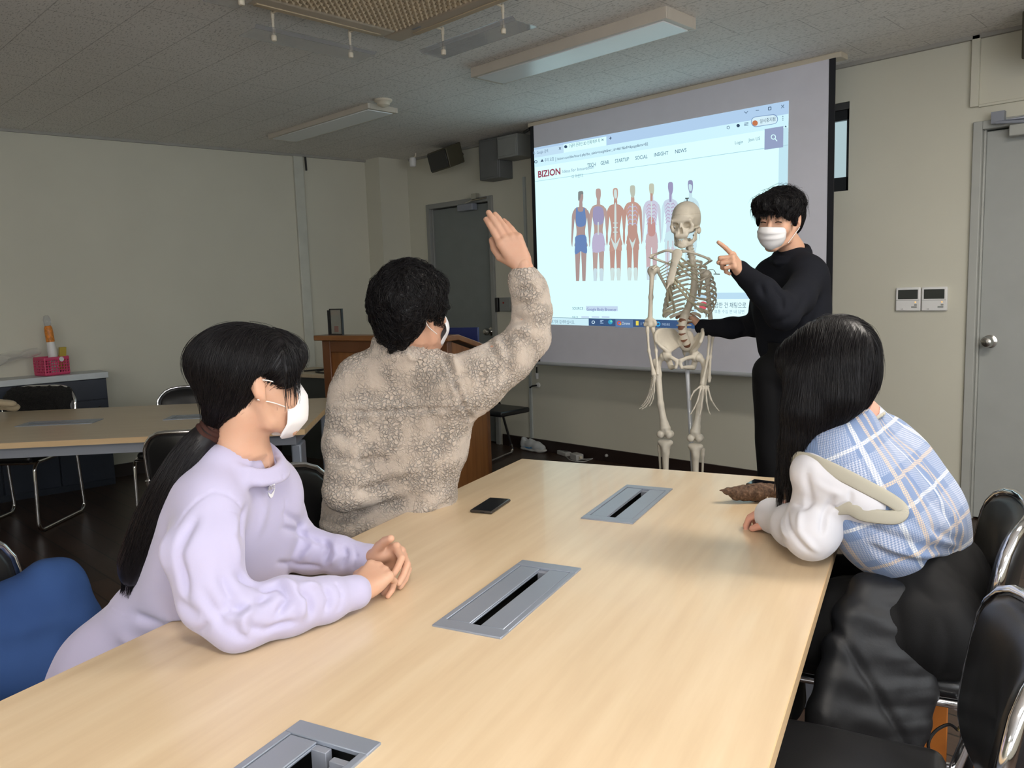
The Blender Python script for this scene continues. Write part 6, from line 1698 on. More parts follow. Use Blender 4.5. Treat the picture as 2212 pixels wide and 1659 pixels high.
    s3 = strands(S, 650, lambda p: np.tile(Rh @ np.array([0, .02, -1.]), (len(p), 1)), .052, seeds=fr, r=.0006, lift=(0, .004), wob=.18, seed=6, free=lambda p, t: ((p - hc) @ Rh)[:, 2] < .022)
    # ponytail: a thick rope of strands behind the back
    path = spline([tie, P(420, 965, 1.63), P(372, 1040, 1.62), P(335, 1110, 1.64), P(308, 1170, 1.66), P(290, 1215, 1.68), P(280, 1262, 1.70)], 6); path = np.array(path); n = len(path)
    wid = np.interp(np.linspace(0, 1, n), [0, .05, .25, .55, .85, 1], [.016, .024, .034, .038, .034, .016])
    TS = SDF(path.min(0) - .08, path.max(0) + .08, .0048)
    for i in range(n - 1): TS.cone(path[i], path[i + 1], wid[i] * .88, wid[i + 1] * .88 if i < n - 4 else wid[i + 1] * .4, .01, flat=(VF, .75))
    TV, TQ = TS.surf(1)
    rg = np.random.default_rng(5); Ns = 2600; a = rg.uniform(0, 2 * PI, Ns); rr = np.sqrt(rg.uniform(.35, 1.05, Ns)); T_ = np.gradient(path, axis=0); T_ /= np.linalg.norm(T_, axis=1, keepdims=True)
    U_ = np.cross(T_, VF); U_ /= np.linalg.norm(U_, axis=1, keepdims=True); W_ = np.cross(T_, U_)
    ln = rg.uniform(.82, 1.06, Ns); out = []
    A_ = np.zeros((Ns, n, 3)); wv = rg.normal(size=(Ns, 1)) * .5
    ss = np.linspace(0, 1, n)
    for i in range(n):
        s_ = np.clip(ss[i] * ln, 0, 1) * (n - 1); k = np.minimum(s_.astype(int), n - 2); t = (s_ - k)[:, None]
        c = path[k] * (1 - t) + path[k + 1] * t + T_[k] * (np.maximum(ss[i] * ln - 1, 0)[:, None] * .5); w_ = np.interp(s_, np.arange(n), wid)
        aa = a + .35 * np.sin(ss[i] * 5 + wv[:, 0] * 3)
        A_[:, i] = c + U_[k] * (np.cos(aa) * rr * w_)[:, None] + W_[k] * (np.sin(aa) * rr * w_ * .8)[:, None] + rg.normal(size=3) * .0
    tv, tq_ = tubes(A_, .0006, rg)
    V, Q = joinVQ((V, Q), s1, s2, s3, (TV, TQ), (tv, tq_))
    sobj('hair', S, m_hair, root, V=V, Q=Q)
    m_tie = cloth_mat('brown_hair_tie', (.045, .018, .014, 1))
    tu = unit(np.cross(path[4] - path[0], VF)); tv_ = VF; tt = unit(path[4] - path[0])
    tb = MB()
    for o_ in (-.011, 0, .011):
        tb.tube([tie + tt * (o_ + .006 + .002 * math.sin(a * 3)) + (tu * math.cos(a) + tv_ * math.sin(a)) * .0225 for a in np.linspace(0, 2 * PI, 23)[:-1]], .0075, 8, closed=True)
    wbuild(tb, 'hair_tie', m_tie, root, smooth=True, angle=80)
    # folded mask: flat panels with a ridge, standing off the face
    g = []
    for z, w, y0, yc in ((.004, .028, .104, 0), (-.026, .058, .121, 0), (-.030, .060, .124, 0), (-.082, .056, .123, 0), (-.086, .054, .120, 0), (-.120, .030, .088, 0)):
        g.append([(w * math.sin(a) * 1.06, y0 * (.24 + .76 * math.cos(a)) + .002, z) for a in np.linspace(-1.3, 1.3, 9)])
    mk = mask_shell('mask', Hh, Rh, g, root, sub=1)
    for q in (-1, 1):
        wbuild(MB().tube(spline([Hh(q * .060, .055, .002), Hh(q * .075, .012, .016), Hh(q * .084, -.014, .020)], 5), .0013, 6).tube(spline([Hh(q * .084, -.016, -.022), Hh(q * .074, .02, -.032), Hh(q * .062, .052, -.045)], 5), .0013, 6), 'ear_loop', m_strap, mk, smooth=True)
    return root
def tubes(A, r, rg):
    """triangular tubes along an array of strand points (N, n, 3)"""
    N, n, _ = A.shape; T = np.gradient(A, axis=1); T /= np.linalg.norm(T, axis=2, keepdims=True) + 1e-9
    U = np.cross(T, rg.normal(size=(N, 1, 3))); U /= np.linalg.norm(U, axis=2, keepdims=True) + 1e-9; W = np.cross(T, U)
    tap = np.interp(np.linspace(0, 1, n), [0, .7, 1], [1, 1, .25])[None, :, None] * r * rg.uniform(.7, 1.5, (N, 1, 1))
    rings = np.stack([A + (U * math.cos(a) + W * math.sin(a)) * tap for a in (0, 2.094, 4.189)], 2); V = rings.reshape(-1, 3)
    base = (np.arange(N) * n * 3)[:, None, None] + (np.arange(n - 1) * 3)[None, :, None]; k = np.arange(3)[None, None, :]; k2 = (k + 1) % 3
    return V, np.stack([base + k, base + k2, base + 3 + k2, base + 3 + k], -1).reshape(-1, 4)
person_lavender()
# ------------------------------------------------------------------ standing man in black
def person_black():
    up = np.array([0, 0, 1.]); D = 3.40
    Rb = frame(228); f, rt = Rb[:, 1], Rb[:, 0]; Rh = frame(222, -8, -4)
    hc = P(1684, 478, 3.36); nb = P(1711, 538, 3.42)
    shL, shR = P(1758, 592, 3.30), P(1652, 596, 3.56)
    elL, wrL = P(1690, 676, 3.10), P(1604, 588, 3.20)
    elR, wrR = P(1640, 706, 3.64), P(1518, 706, 3.87)
    chest = P(1708, 640, 3.42); waist = P(1714, 735, 3.42)
    hip = P(1709, 800, 3.42)
    B = SDF(np.minimum(hip - 1.0, wrR - .2), hip + (.6, .6, .95), .008); 
    B = SDF((min(wrR[0], hip[0]) - .3, hip[1] - .45, -.01), (hip[0] + .45, max(wrR[1], hip[1]) + .35, hc[2] + .2), .0075)
    # head on a finer grid of its own, overlapping at the neck
    HS = SDF(hc - .17, hc + .17, .0036); H = head(HS, hc, Rh, 1.0)
    HS.cone(hc + Rh @ np.array([0, -.02, -.05]), nb, .050, .052, .02); HV, HQ = HS.surf(1)
    B.cone(hc + Rh @ np.array([0, -.02, -.06]), nb - up * .02, .046, .050, .02)
    B.path([nb - up * .02, chest, waist, hip], [.09, .14, .125, .14], .05, flat=(f, .7))
    B.cone(nb, shL, .05, .055, .03); B.cone(nb, shR, .05, .055, .03)
    B.path([shL, elL, wrL], [.046, .038, .026], .01); B.path([shR, elR, wrR], [.046, .038, .026], .01)
    kn = []
    for q in (-1, 1):
        h0 = hip + rt * q * .085; k0 = hip + rt * q * .10 - f * .01 + VR * .02; k0[2] = .48; a0 = hip + rt * q * .105 - f * .04; a0[2] = .085; kn.append((h0, k0, a0))
        B.path([h0, k0, a0], [.07, .055, .04], .02); B.cone(a0 - up * .035, a0 + f * .16 - up * .045, .04, .03, .02, flat=(up, .7))
    V, Q = B.surf(1)
    # pointing left hand
    tip = P(1553, 526, 3.10)
    A = SDF(np.minimum(wrL, tip) - .10, np.maximum(wrL, tip) + .10, .0021)
    hf = unit(P(1574, 552, 3.14) - wrL); A.cone(wrL + unit(elL - wrL) * .05, wrL, .026, .026, .01)
    n_ = -up * .55 - VR * .25 + VF * .75; t_ = up * .7 + VF * .5 + VR * .25
    hand(A, wrL + hf * .0, hf, n_, t_, [(6, 4, 4), (62, 88, 50), (66, 88, 50), (70, 86, 48)], [(.85, .2, .5), (.8, -.35, .5), (.6, -.7, .3)], .98, spread=(2, 0, -1, -3), fat=1.06)
    # right hand holding the spine
    sp = P(1486, 688, 3.90)
    C = SDF(np.minimum(wrR, sp) - .14, np.maximum(wrR, sp) + .14, .0021)
    hg = unit(P(1492, 684, 3.94) - wrR); C.cone(wrR + unit(elR - wrR) * .05, wrR, .026, .026, .01)
    hand(C, wrR, hg, VF * .45 - VR * .75 - up * .1, up * .8 - VF * .3, [(10, 40, 30), (12, 42, 30), (16, 40, 30), (20, 40, 30)], [(.75, .5, .1), (.95, .25, .0), (1, .0, .2)], .95, spread=(3, 1, -1, -3), fat=1.05)
    root = bpy.data.objects.new('person', bpy.data.meshes.new('person')); COL.objects.link(root); root.location = (float(hip[0]), float(hip[1]), 0)
    tag(root, 'person in black sweatshirt and mask standing by the screen, pointing and holding the skeleton', 'person')
    J = SDF((min(wrR[0], hip[0]) - .1, hip[1] - .5, .85), (hip[0] + .45, max(wrR[1], hip[1]) + .25, nb[2] + .12), .0055)
    def bm(a, b, r, k=.03): J.cone(P(*a), P(*b), r, r, k)
    bm((1735, 588, 3.34), (1672, 592, 3.52), .062, .04); bm((1745, 620, 3.34), (1668, 625, 3.52), .085, .04); bm((1745, 665, 3.35), (1672, 668, 3.52), .095, .04)
    bm((1745, 710, 3.36), (1678, 712, 3.52), .095, .04); bm((1742, 745, 3.36), (1686, 748, 3.50), .098, .03)
    J.cone(nb - up * .042, P(1744, 582, 3.34), .056, .062, .04); J.cone(nb - up * .042, P(1668, 588, 3.52), .056, .06, .04)
    for h_, r_ in ((-.016, .078), (-.005, .072), (.004, .068)):
        J.path([nb + f * .006 + rt * math.cos(a) * r_ + f * math.sin(a) * r_ + up * (h_ - .016 - .028 * math.sin(a)) for a in np.linspace(0, 2 * PI, 31)], [.009] * 31, .006)
    J.path([P(1752, 596, 3.31), P(1722, 645, 3.20), elL, P(1650, 630, 3.12), P(1618, 603, 3.175)], [.068, .066, .063, .052, .046], .03)
    J.path([P(1612, 598, 3.185), P(1598, 584, 3.205)], [.043, .042], .006)
    J.path([P(1656, 602, 3.55), P(1650, 660, 3.60), P(1636, 702, 3.65), P(1580, 708, 3.76), P(1545, 708, 3.82)], [.062, .056, .050, .046, .042], .03)
    J.path([P(1542, 708, 3.825), P(1518, 707, 3.87)], [.040, .040], .006)
    blk = cloth_mat('black_sweatshirt_cotton', (.0075, .0085, .013, 1), .9, .2, 700, .05, .12)
    def wrinkle(V, N):
        L = []
        def fl(pts, w, amp):
            w3 = [hit(J, *p, d0=2.6) for p in pts]
            for a, b in zip(w3, w3[1:]):
                if a is not None and b is not None and np.linalg.norm(a - b) < .2: L.append((a, b, w, amp))
        for pts, w, amp in (([(1672, 612), (1690, 640), (1690, 668)], .012, -.012), ([(1700, 610), (1708, 640), (1700, 690)], .014, -.010), ([(1642, 612), (1650, 640)], .012, -.010), ([(1690, 600), (1676, 640)], .012, .008), ([(1740, 640), (1700, 690), (1660, 700)], .014, -.010),
                            ([(1770, 650), (1740, 700), (1690, 730)], .016, -.012), ([(1780, 700), (1740, 740)], .014, -.010), ([(1600, 696), (1608, 712), (1600, 726)], .009, -.008), ([(1575, 694), (1580, 715)], .009, -.007), ([(1622, 690), (1632, 712), (1622, 732)], .01, -.008), ([(1650, 740), (1700, 752), (1760, 748)], .010, -.008), ([(1668, 565), (1690, 580)], .01, .004)):
            fl(pts, w, amp)
        W = folds(V, N, L); return W + N * (fnoise(V, 5, 3, 2) * .003)[:, None]
    sh = sobj('sweatshirt', J, blk, root, 1, wrinkle)
    cov = lambda p: (((p - nb - up * .002) @ unit(up + f * .5) < 0) | ((np.linalg.norm((p - nb)[:, :2], axis=1) > .066) & (p[:, 2] < nb[2] + .06))) & (p[:, 2] > .88) & ((p - wrL) @ hf < .01) & ((p - wrR) @ hg < .01)
    V = tuck(V, [J], cov, .02, 4)
    fc = V[Q].mean(1); Q = Q[~((fc[:, 2] > nb[2] - .012) & (np.linalg.norm(fc - hc, axis=1) < .26))]
    cut = lambda V, Q, c, d: Q[((V[Q].mean(1) - c) @ d < .0) | (np.linalg.norm(V[Q].mean(1) - c, axis=1) > .12)]
    Q = cut(V, Q, wrL, hf); Q = cut(V, Q, wrR, hg)
    set_body(root, joinVQ((V, Q), (HV, HQ), A.surf(1), C.surf(1)), m_skin)
    T = SDF((hip[0] - .3, hip[1] - .3, .02), (hip[0] + .3, hip[1] + .3, 1.12), .0075)
    T.path([hip + up * .12, hip + up * .02], [.100, .106], .02, flat=(f, .78)); T.cone(hip - rt * .055, hip + rt * .055, .080, .080, .03)
    for h0, k0, a0 in kn: T.path([h0 - up * .02, k0, a0 + up * .02], [.090, .074, .064], .02)
    T.plane((0, 0, .075), (0, 0, -1))
    sobj('trousers', T, cloth_mat('black_trousers', (.008, .008, .009, 1), .8), root, 1, lambda V, N: V + N * (fnoise(V, 5, 13, 2) * .004)[:, None])
    retuck(root, [T], lambda p: (p[:, 2] < hip[2] + .15) & (p[:, 2] > .12))
    for h0, k0, a0 in kn:
        s_ = SDF(a0 - .25, a0 + .3, .006); s_.cone(a0 - up * .035, a0 + f * .17 - up * .048, .048, .038, .02, flat=(up, .8)); s_.plane((0, 0, .004), (0, 0, -1)); sobj('shoe', s_, m_black, root)
    Hh = lambda x, y, z: hc + Rh @ np.array([x, y, z])
    eyes(lambda x, y, z: H(x, y - .0025, z - .002), Rh, .92, root)
    for q in (-1, 1): wbuild(MB().tube(spline([Hh(q * .019, .0895, .003), Hh(q * .032, .0925, .0065), Hh(q * .046, .0850, .004)], 5), [.0008] + [.0021] * 9 + [.0008], 6), 'eyelid_line', m_iris, root, smooth=True)
    for q in (-1, 1):   # eyebrows
        wbuild(MB().tube(spline([Hh(q * .018, .090, .028), Hh(q * .034, .088, .033), Hh(q * .050, .076, .027)], 4), [.001] + [.0026] * 7 + [.001], 6), 'eyebrow', m_hair, root, smooth=True)
    S = SDF(hc - .17, hc + .17, .004)
    for c_, r_ in (((0, -.020, .066), (.096, .108, .078)), ((0, -.05, .02), (.090, .075, .080)), ((0, .060, .076), (.086, .056, .046)), ((.05, .03, .06), (.042, .07, .052)), ((-.05, .03, .06), (.042, .07, .052)), ((0, -.08, -.02), (.066, .026, .055)),
                   ((.078, .028, .018), (.010, .016, .034)), ((-.078, .028, .018), (.010, .016, .034))):
        S.ell(Hh(*c_), np.array(r_) * .95, Rh, .016)
    S.ell(Hh(0, .115, -.045), (.078, .10, .088), Rh, .006, 'sub')
    for q in (-1, 1): S.ell(Hh(q * .086, .0, -.012), (.022, .030, .042), Rh, .006, 'sub')
    def comb(p):
        q = (p - hc) @ Rh; d = q - np.array([.0, -.03, .10]); d[:, 2] -= .10; return d @ Rh.T
    tv_, _ = S.surf(0); tufts(S, tv_[((tv_ - hc) @ Rh)[:, 2] > .03], comb, 90, .035, .0075, .001, 2)
    V, Q = S.surf(1); N = vnormals(V, Q); V = V + N * (np.sin(((V - hc) @ Rh)[:, 0] * 280 + fnoise(V, 10, 4) * 3) * .0010)[:, None]
    s1 = strands(S, 4200, comb, .07, seeds=V, r=.0007, lift=(.0, .0045), wob=.22, seed=3)
    s2 = strands(S, 220, comb, .05, seeds=V[((V - hc) @ Rh)[:, 2] > .06], r=.0006, lift=(.002, .012), wob=.9, seed=4, off_end=.006)
    q_ = (V - hc) @ Rh; s3 = strands(S, 900, lambda p: np.tile(Rh @ np.array([0.0, .1, -1.]), (len(p), 1)), .034, seeds=V[(q_[:, 1] > .075) & (q_[:, 2] > .045) & (q_[:, 2] < .08)], r=.0009, lift=(0, .004), wob=.15, seed=6, free=lambda p, t: ((p - hc) @ Rh)[:, 2] < .04)
    V, Q = joinVQ((V, Q), s1, s2, s3); sobj('hair', S, m_hair, root, V=V, Q=Q)
    # pleated mask
    g = []
    for z, w, y0 in ((-.012, .055, .104), (-.020, .059, .116), (-.041, .062, .126), (-.0425, .0615, .114), (-.064, .060, .123), (-.0655, .059, .112), (-.085, .052, .112), (-.102, .036, .098), (-.110, .022, .086)):
        g.append([(w * math.sin(a) * 1.05, y0 * (.46 + .54 * math.cos(a)) + .010, z + .010 * (1 - math.cos(a)) * (-1 if z > -.03 else .9)) for a in np.linspace(-1.35, 1.35, 9)])
    mk = mask_shell('mask', Hh, Rh, g, root, sub=1)
    for q in (-1, 1):
        wbuild(MB().tube(spline([Hh(q * .060, .045, -.018), Hh(q * .076, .016, .008), Hh(q * .083, -.016, .024)], 5), .0015, 6).tube(spline([Hh(q * .083, -.012, -.026), Hh(q * .072, .02, -.055), Hh(q * .058, .045, -.085)], 5), .0015, 6), 'ear_loop', m_strap, mk, smooth=True)
    return root
person_black()
# ------------------------------------------------------------------ person in the plaid vest
def plaid():
    t = NT('blue_plaid_knit'); tc = t.n('ShaderNodeTexCoord'); sp = t.n('ShaderNodeSeparateXYZ'); t.l(tc.outputs['UV'], sp.inputs[0])
    U, V = sp.outputs['X'], sp.outputs['Y']
    def stripes(x, per, stops):
        fr = t.math('FRACT', t.math('DIVIDE', x, per)); r = t.n('ShaderNodeValToRGB'); r.color_ramp.interpolation = 'CONSTANT'; e = r.color_ramp.elements
        while len(e) < len(stops): e.new(.5)
        for i, (p, v) in enumerate(stops): e[i].position = p; e[i].color = (v, v, v, 1)
        t.l(fr, r.inputs[0]); return r.outputs[0]
    ck = t.n('ShaderNodeTexChecker'); ck.inputs['Scale'].default_value = 1.0
    mp = t.n('ShaderNodeMapping'); mp.inputs['Scale'].default_value = (300, 300, 1); mp.inputs['Rotation'].default_value = (0, 0, .6); t.l(tc.outputs['UV'], mp.inputs[0]); t.l(mp.outputs[0], ck.inputs['Vector'])
    chk = ck.outputs['Fac']
    blue, pale, white, tan = (.17, .24, .40, 1), (.47, .50, .60, 1), (.72, .72, .71, 1), (.62, .48, .34, 1)
    bu = stripes(U, .150, [(0, 0), (.30, 1), (.62, 0)]); bv = stripes(V, .165, [(0, 0), (.46, 1), (.80, 0)])
    both = t.math('ADD', t.math('MULTIPLY', bu, .5), t.math('MULTIPLY', bv, .5))
    base = t.mix(t.math('MULTIPLY', both, chk), blue, pale); base = t.mix(t.math('MULTIPLY', both, .15), base, pale)
    wl = t.math('MAXIMUM', stripes(U, .150, [(0, 0), (.66, 1), (.715, 0), (.18, 0)]), stripes(V, .165, [(0, 0), (.28, 1), (.33, 0)]))
    tl_ = t.math('MAXIMUM', stripes(U, .150, [(0, 0), (.06, 1), (.13, 0), (.86, 1), (.93, 0)]), stripes(V, .165, [(0, 0), (.90, 1), (.95, 0)]))
    base = t.mix(t.math('MULTIPLY', wl, t.math('ADD', .35, t.math('MULTIPLY', chk, .5))), base, white)
    base = t.mix(t.math('MULTIPLY', tl_, t.math('ADD', .30, t.math('MULTIPLY', chk, .6))), base, tan)
    t.set(base, .95, spec=.1, **{'Sheen Weight': .25})
    wv = t.n('ShaderNodeTexWave'); wv.inputs['Scale'].default_value = 1; m2 = t.n('ShaderNodeMapping'); m2.inputs['Scale'].default_value = (110, 110, 1); t.l(tc.outputs['UV'], m2.inputs[0]); t.l(m2.outputs[0], wv.inputs['Vector'])
    t.bump(t.math('ADD', wv.outputs['Fac'], t.math('MULTIPLY', chk, .6)), .35, .0015)
    return t.m
def ribbed(name, c, n=260):
    t = NT(name); tc = t.n('ShaderNodeTexCoord'); wv = t.n('ShaderNodeTexWave'); wv.inputs['Scale'].default_value = 1.0; wv.bands_direction = 'X'
    m2 = t.n('ShaderNodeMapping'); m2.inputs['Scale'].default_value = (n, 1, 1); t.l(tc.outputs['UV'], m2.inputs[0]); t.l(m2.outputs[0], wv.inputs['Vector'])
    t.set(t.mix(t.math('MULTIPLY', wv.outputs['Fac'], .3), (c[0] * .7, c[1] * .7, c[2] * .66, 1), c), .9, spec=.1); t.bump(wv.outputs['Fac'], .6, .003); return t.m
def band(name, pts, w, th, nrm, mat, parent, closed=True, k=6):
    """a flat knitted band along a closed line; width w across, thickness th, UV x running along it"""
    q = np.array(spline(pts, k, closed)); N_ = np.array(spline(nrm, k, closed)); n = len(q); T = (np.roll(q, -1, 0) - np.roll(q, 1, 0)) if closed else np.gradient(q, axis=0)
    T /= np.linalg.norm(T, axis=1, keepdims=True); N_ /= np.linalg.norm(N_, axis=1, keepdims=True); W = np.cross(T, N_); W /= np.linalg.norm(W, axis=1, keepdims=True); N_ = np.cross(W, T)
    prof = [(math.cos(a), math.sin(a)) for a in np.linspace(0, 2 * PI, 13)[:-1]]; m = len(prof)
    V = [q[i] + W[i] * w * .5 * a + N_[i] * th * .5 * b for i in range(n) for a, b in prof]
    R_ = n if closed else n - 1; F = [(i * m + j, i * m + (j + 1) % m, ((i + 1) % n) * m + (j + 1) % m, ((i + 1) % n) * m + j) for i in range(R_) for j in range(m)]
    me = meshdata(name, V, F); L = np.concatenate([[0], np.cumsum(np.linalg.norm(np.diff(q, axis=0), axis=1))]); uv = me.uv_layers.new(name='UVMap'); tot = L[-1] + (np.linalg.norm(q[0] - q[-1]) if closed else 0)
    for pi, p in enumerate(me.polygons):
        i = pi // m
        for li, vi in zip(p.loop_indices, p.vertices):
            r = vi // m; u = L[r] if not (closed and i == n - 1 and r == 0) else tot; uv.data[li].uv = (u, (vi % m) / m)
    o = link_mesh(name, me, mat); adopt(o, parent); return o

def person_vest():
    up = np.array([0, 0, 1.])
    hc = P(1786, 808, 1.96); Rh = frame(-42, -14, 0); Rb = frame(-62); f, rt = Rb[:, 1], Rb[:, 0]
    nb = P(1850, 915, 1.99)
    hip = P(2010, 1270, 1.90); waist = P(1965, 1150, 1.93); chest = P(1870, 1010, 1.97)
    shL, shR = P(1795, 1000, 1.85), P(1885, 950, 2.14)
    elL = onz(1752, 1165, .785); wrL = onz(1682, 1122, .768)
    wrR = onz(1712, 1098, .79); elR = onz(1800, 1090, .80)
    B = SDF(np.minimum(np.minimum(hip, wrL), hc) - .35, np.maximum(np.maximum(hip, hc), shR) + .35, .0065)
    H = head(B, hc, Rh, .95)
    B.cone(hc + Rh @ np.array([0, -.03, -.05]), nb, .042, .042, .02); B.path([nb, chest, waist, hip], [.06, .09, .085, .07], .05)
    B.cone(nb, shL, .05, .05, .03); B.cone(nb, shR, .05, .05, .03)
    B.path([shL, elL, wrL], [.045, .036, .024], .01); B.path([shR, elR, wrR], [.045, .036, .024], .01)
    hip[2] = .58; kn = []
    for q in (-1, 1):
        h0 = hip + rt * q * .09; k0 = h0 + f * .40 + rt * q * .02; k0[2] = .53; a0 = k0 - f * .02; a0[2] = .08; kn.append((h0, k0, a0))
    LB_ = SDF(np.minimum(hip, kn[0][2]) - (.25, .25, .1), np.maximum(hip, kn[1][1]) + (.25, .25, .1), .009)
    LB_.cone(hip - rt * .06, hip + rt * .06, .11, .11, .03)
    for h0, k0, a0 in kn: LB_.path([h0, k0, a0], [.085, .058, .038], .02); LB_.cone(a0 - up * .035, a0 + f * .15 - up * .045, .036, .028, .02, flat=(up, .7))
    V, Q = B.surf(1)
    A = SDF(wrR - .16, wrR + .12, .0019)
    hf = unit(onz(1648, 1100, .775) - wrR); A.cone(wrR + unit(elR - wrR) * .05, wrR, .024, .025, .01)
    hand(A, wrR, hf, -up * .85 + VF * .2, unit(-VF * .6 + up * .3 + VR * .1), [(22, 34, 22), (26, 36, 24), (30, 36, 24), (34, 36, 24)], [(.8, .5, .3), (.95, .2, .3), (1, -.05, .3)], .92)
    root = bpy.data.objects.new('person', bpy.data.meshes.new('person')); COL.objects.link(root); root.location = (float(hip[0]), float(hip[1]), 0)
    tag(root, 'person with long black hair in a blue plaid knitted vest leaning on the table', 'person')
    # vest
    J = SDF(P(1850, 1060, 1.95) - (.33, .33, .30), P(1930, 1060, 1.95) + (.30, .36, .28), .0042)
    def bm(a, b, r, k=.035): J.cone(P(*a), P(*b), r, r, k)
    J.cone(P(1838, 915, 1.93), P(1858, 905, 2.05), .052, .052, .04)
    bm((1795, 965, 1.90), (1893, 940, 2.10), .062, .05); bm((1805, 1010, 1.88), (1925, 985, 2.08), .086, .05); bm((1848, 1062, 1.87), (1958, 1045, 2.05), .100, .05); bm((1893, 1120, 1.87), (1990, 1108, 2.02), .108, .04); bm((1918, 1158, 1.88), (2000, 1162, 2.0), .102, .03)
    sd = unit(P(1965, 1150, 1.93) - P(1850, 930, 1.97)); cd = unit(P(1915, 970, 2.08) - P(1800, 1000, 1.87)); cd = unit(cd - sd * (cd @ sd))
    def wrinkle(V, N):
        L = []
        def fl(pts, w, amp):
            w3 = [hit(J, *p, d0=1.4) for p in pts]
            for a, b in zip(w3, w3[1:]):
                if a is not None and b is not None and np.linalg.norm(a - b) < .2: L.append((a, b, w, amp))
        for pts, w, amp in (([(2070, 1190), (1990, 1180), (1900, 1150), (1860, 1130)], .012, -.013), ([(2075, 1175), (2000, 1140), (1930, 1100)], .014, -.010), ([(2060, 1210), (1980, 1215), (1890, 1190)], .012, -.011), ([(2060, 1130), (1990, 1060), (1940, 990)], .016, -.008), ([(2035, 1195), (1950, 1195), (1870, 1165)], .010, .009),
                            ([(2080, 1150), (2030, 1080), (1960, 960)], .016, .006), ([(1960, 1110), (2020, 1160), (2070, 1180)], .012, .009), ([(1830, 1110), (1870, 1160), (1920, 1200)], .014, -.009), ([(1900, 905), (1950, 980)], .014, -.005)):
            fl(pts, w, amp)
        W = folds(V, N, L); return W + N * (fnoise(V, 7, 3, 2) * .002)[:, None]
    V2, Q2 = J.surf(2); V2 = wrinkle(V2, vnormals(V2, Q2))
    me = fastmesh('knitted_vest', V2, Q2); uvl = me.uv_layers.new(name='UVMap')
    c0 = P(1900, 1050, 1.95); nn = np.cross(sd, cd); rel = V2 - c0; vv = rel @ sd; x_ = rel @ cd; z_ = rel @ nn; ang = np.arctan2(x_, -z_ * (1 if (nn @ VF) > 0 else -1)) ; uu = ang * .13
    vi = np.zeros(len(me.loops), np.int32); me.loops.foreach_get('vertex_index', vi); arr = np.stack([uu[vi] + 1.0, vv[vi] + 1.0], 1).astype(np.float32); uvl.data.foreach_set('uv', arr.ravel())
    vest = link_mesh('knitted_vest', me, plaid()); adopt(vest, root)
    m_rib = ribbed('cream_ribbing', (.80, .75, .64, 1), 420)
    # armhole band
    ah = [(1726, 990), (1765, 1000), (1820, 1026), (1872, 1054), (1918, 1080), (1944, 1102), (1932, 1116), (1895, 1114), (1862, 1108), (1835, 1095)]
    hp = [hit(J, *p, d0=1.4) for p in ah]; hp = [h for h in hp if h is not None]; hn = J.grad(np.array(hp))
    hp += [hp[-1] + VF * .05 - VR * .04, hp[0] + VF * .07 + VR * .01 - up * .02]; hn = list(hn) + [-VR * .8, -VR]
    band('armhole_ribbing', [h + n * .009 for h, n in zip(hp, hn)], .032, .007, hn, m_rib, vest)
    # neck band and shirt collar
    nr = [nb + cd * math.cos(a) * .075 + nn * math.sin(a) * .062 - sd * .004 for a in np.linspace(0, 2 * PI, 13)[:-1]]
    band('neck_ribbing', nr, .026, .009, [unit(p - nb) - sd * .6 for p in nr], m_rib, vest)
    m_wh = cloth_mat('white_shirt_cotton', (.62, .61, .645, 1), .8, .08, 900, .015, .2)
    nr = [nb - sd * .018 + cd * math.cos(a) * .070 + nn * math.sin(a) * .058 for a in np.linspace(0, 2 * PI, 13)[:-1]]
    # white shirt sleeves
    S = SDF(np.minimum(wrL, elL) - .17, np.maximum(shR, elR) + .17, .0042)
    S.path([P(1806, 1062, 1.90), P(1778, 1085, 1.87), P(1768, 1125, 1.88), elL + up * .012, elL * .5 + wrL * .5 + up * .008, wrL + unit(elL - wrL) * .02], [.066, .064, .058, .054, .050, .043], .03)
    for q_ in ((1762, 1024), (1775, 1030), (1795, 1040), (1830, 1060), (1862, 1078), (1893, 1095)):
        h_ = hit(J, *q_, d0=1.4)
        if h_ is not None: S.ell(h_ + VF * .036, (.044, .044, .044), None, .03)
    S.path([P(1880, 985, 2.12), elR + up * .01, wrR + unit(elR - wrR) * .02], [.055, .045, .036], .03)
    cfx = unit(wrL - elL); c0_ = wrL + cfx * .005
    S.cone(c0_, c0_ + cfx * .045 - up * .0, .042, .047, .006); S.cone(c0_ + cfx * .012, c0_ + cfx * .09, .036, .042, .003, 'sub')
    g = [S.lo[i] + S.h * np.arange(S.n[i]) for i in range(3)]; S.v = np.maximum(S.v, np.broadcast_to(.7215 - g[2][None, None, :], S.v.shape).astype(np.float32))
    def wr2(V, N):
        L = []
        def fl(pts, w, amp):
            w3 = [hit(S, *p, d0=1.4) for p in pts]
            for a, b in zip(w3, w3[1:]):
                if a is not None and b is not None and np.linalg.norm(a - b) < .12: L.append((a, b, w * .8, amp * 1.25))
        for pts, w, amp in (([(1838, 1062), (1835, 1085), (1808, 1100), (1790, 1095)], .007, -.005), ([(1800, 1075), (1780, 1110), (1775, 1150)], .009, -.008), ([(1745, 1020), (1750, 1070), (1735, 1100)], .010, -.007), ([(1700, 1110), (1710, 1150), (1745, 1190)], .008, -.007), ([(1730, 1105), (1728, 1150), (1765, 1190)], .009, .006), ([(1760, 1040), (1790, 1060), (1820, 1070)], .010, .003), ([(1715, 1090), (1740, 1095), (1760, 1080)], .008, -.006), ([(1690, 1120), (1700, 1160)], .006, .005)):
            fl(pts, w, amp)
        W = folds(V, N, L) + N * (fnoise(V, 11, 3, 2) * .0018)[:, None]; W[:, 2] = np.maximum(W[:, 2], .7207); return W
    sobj('shirt', S, m_wh, root, 2, wr2)
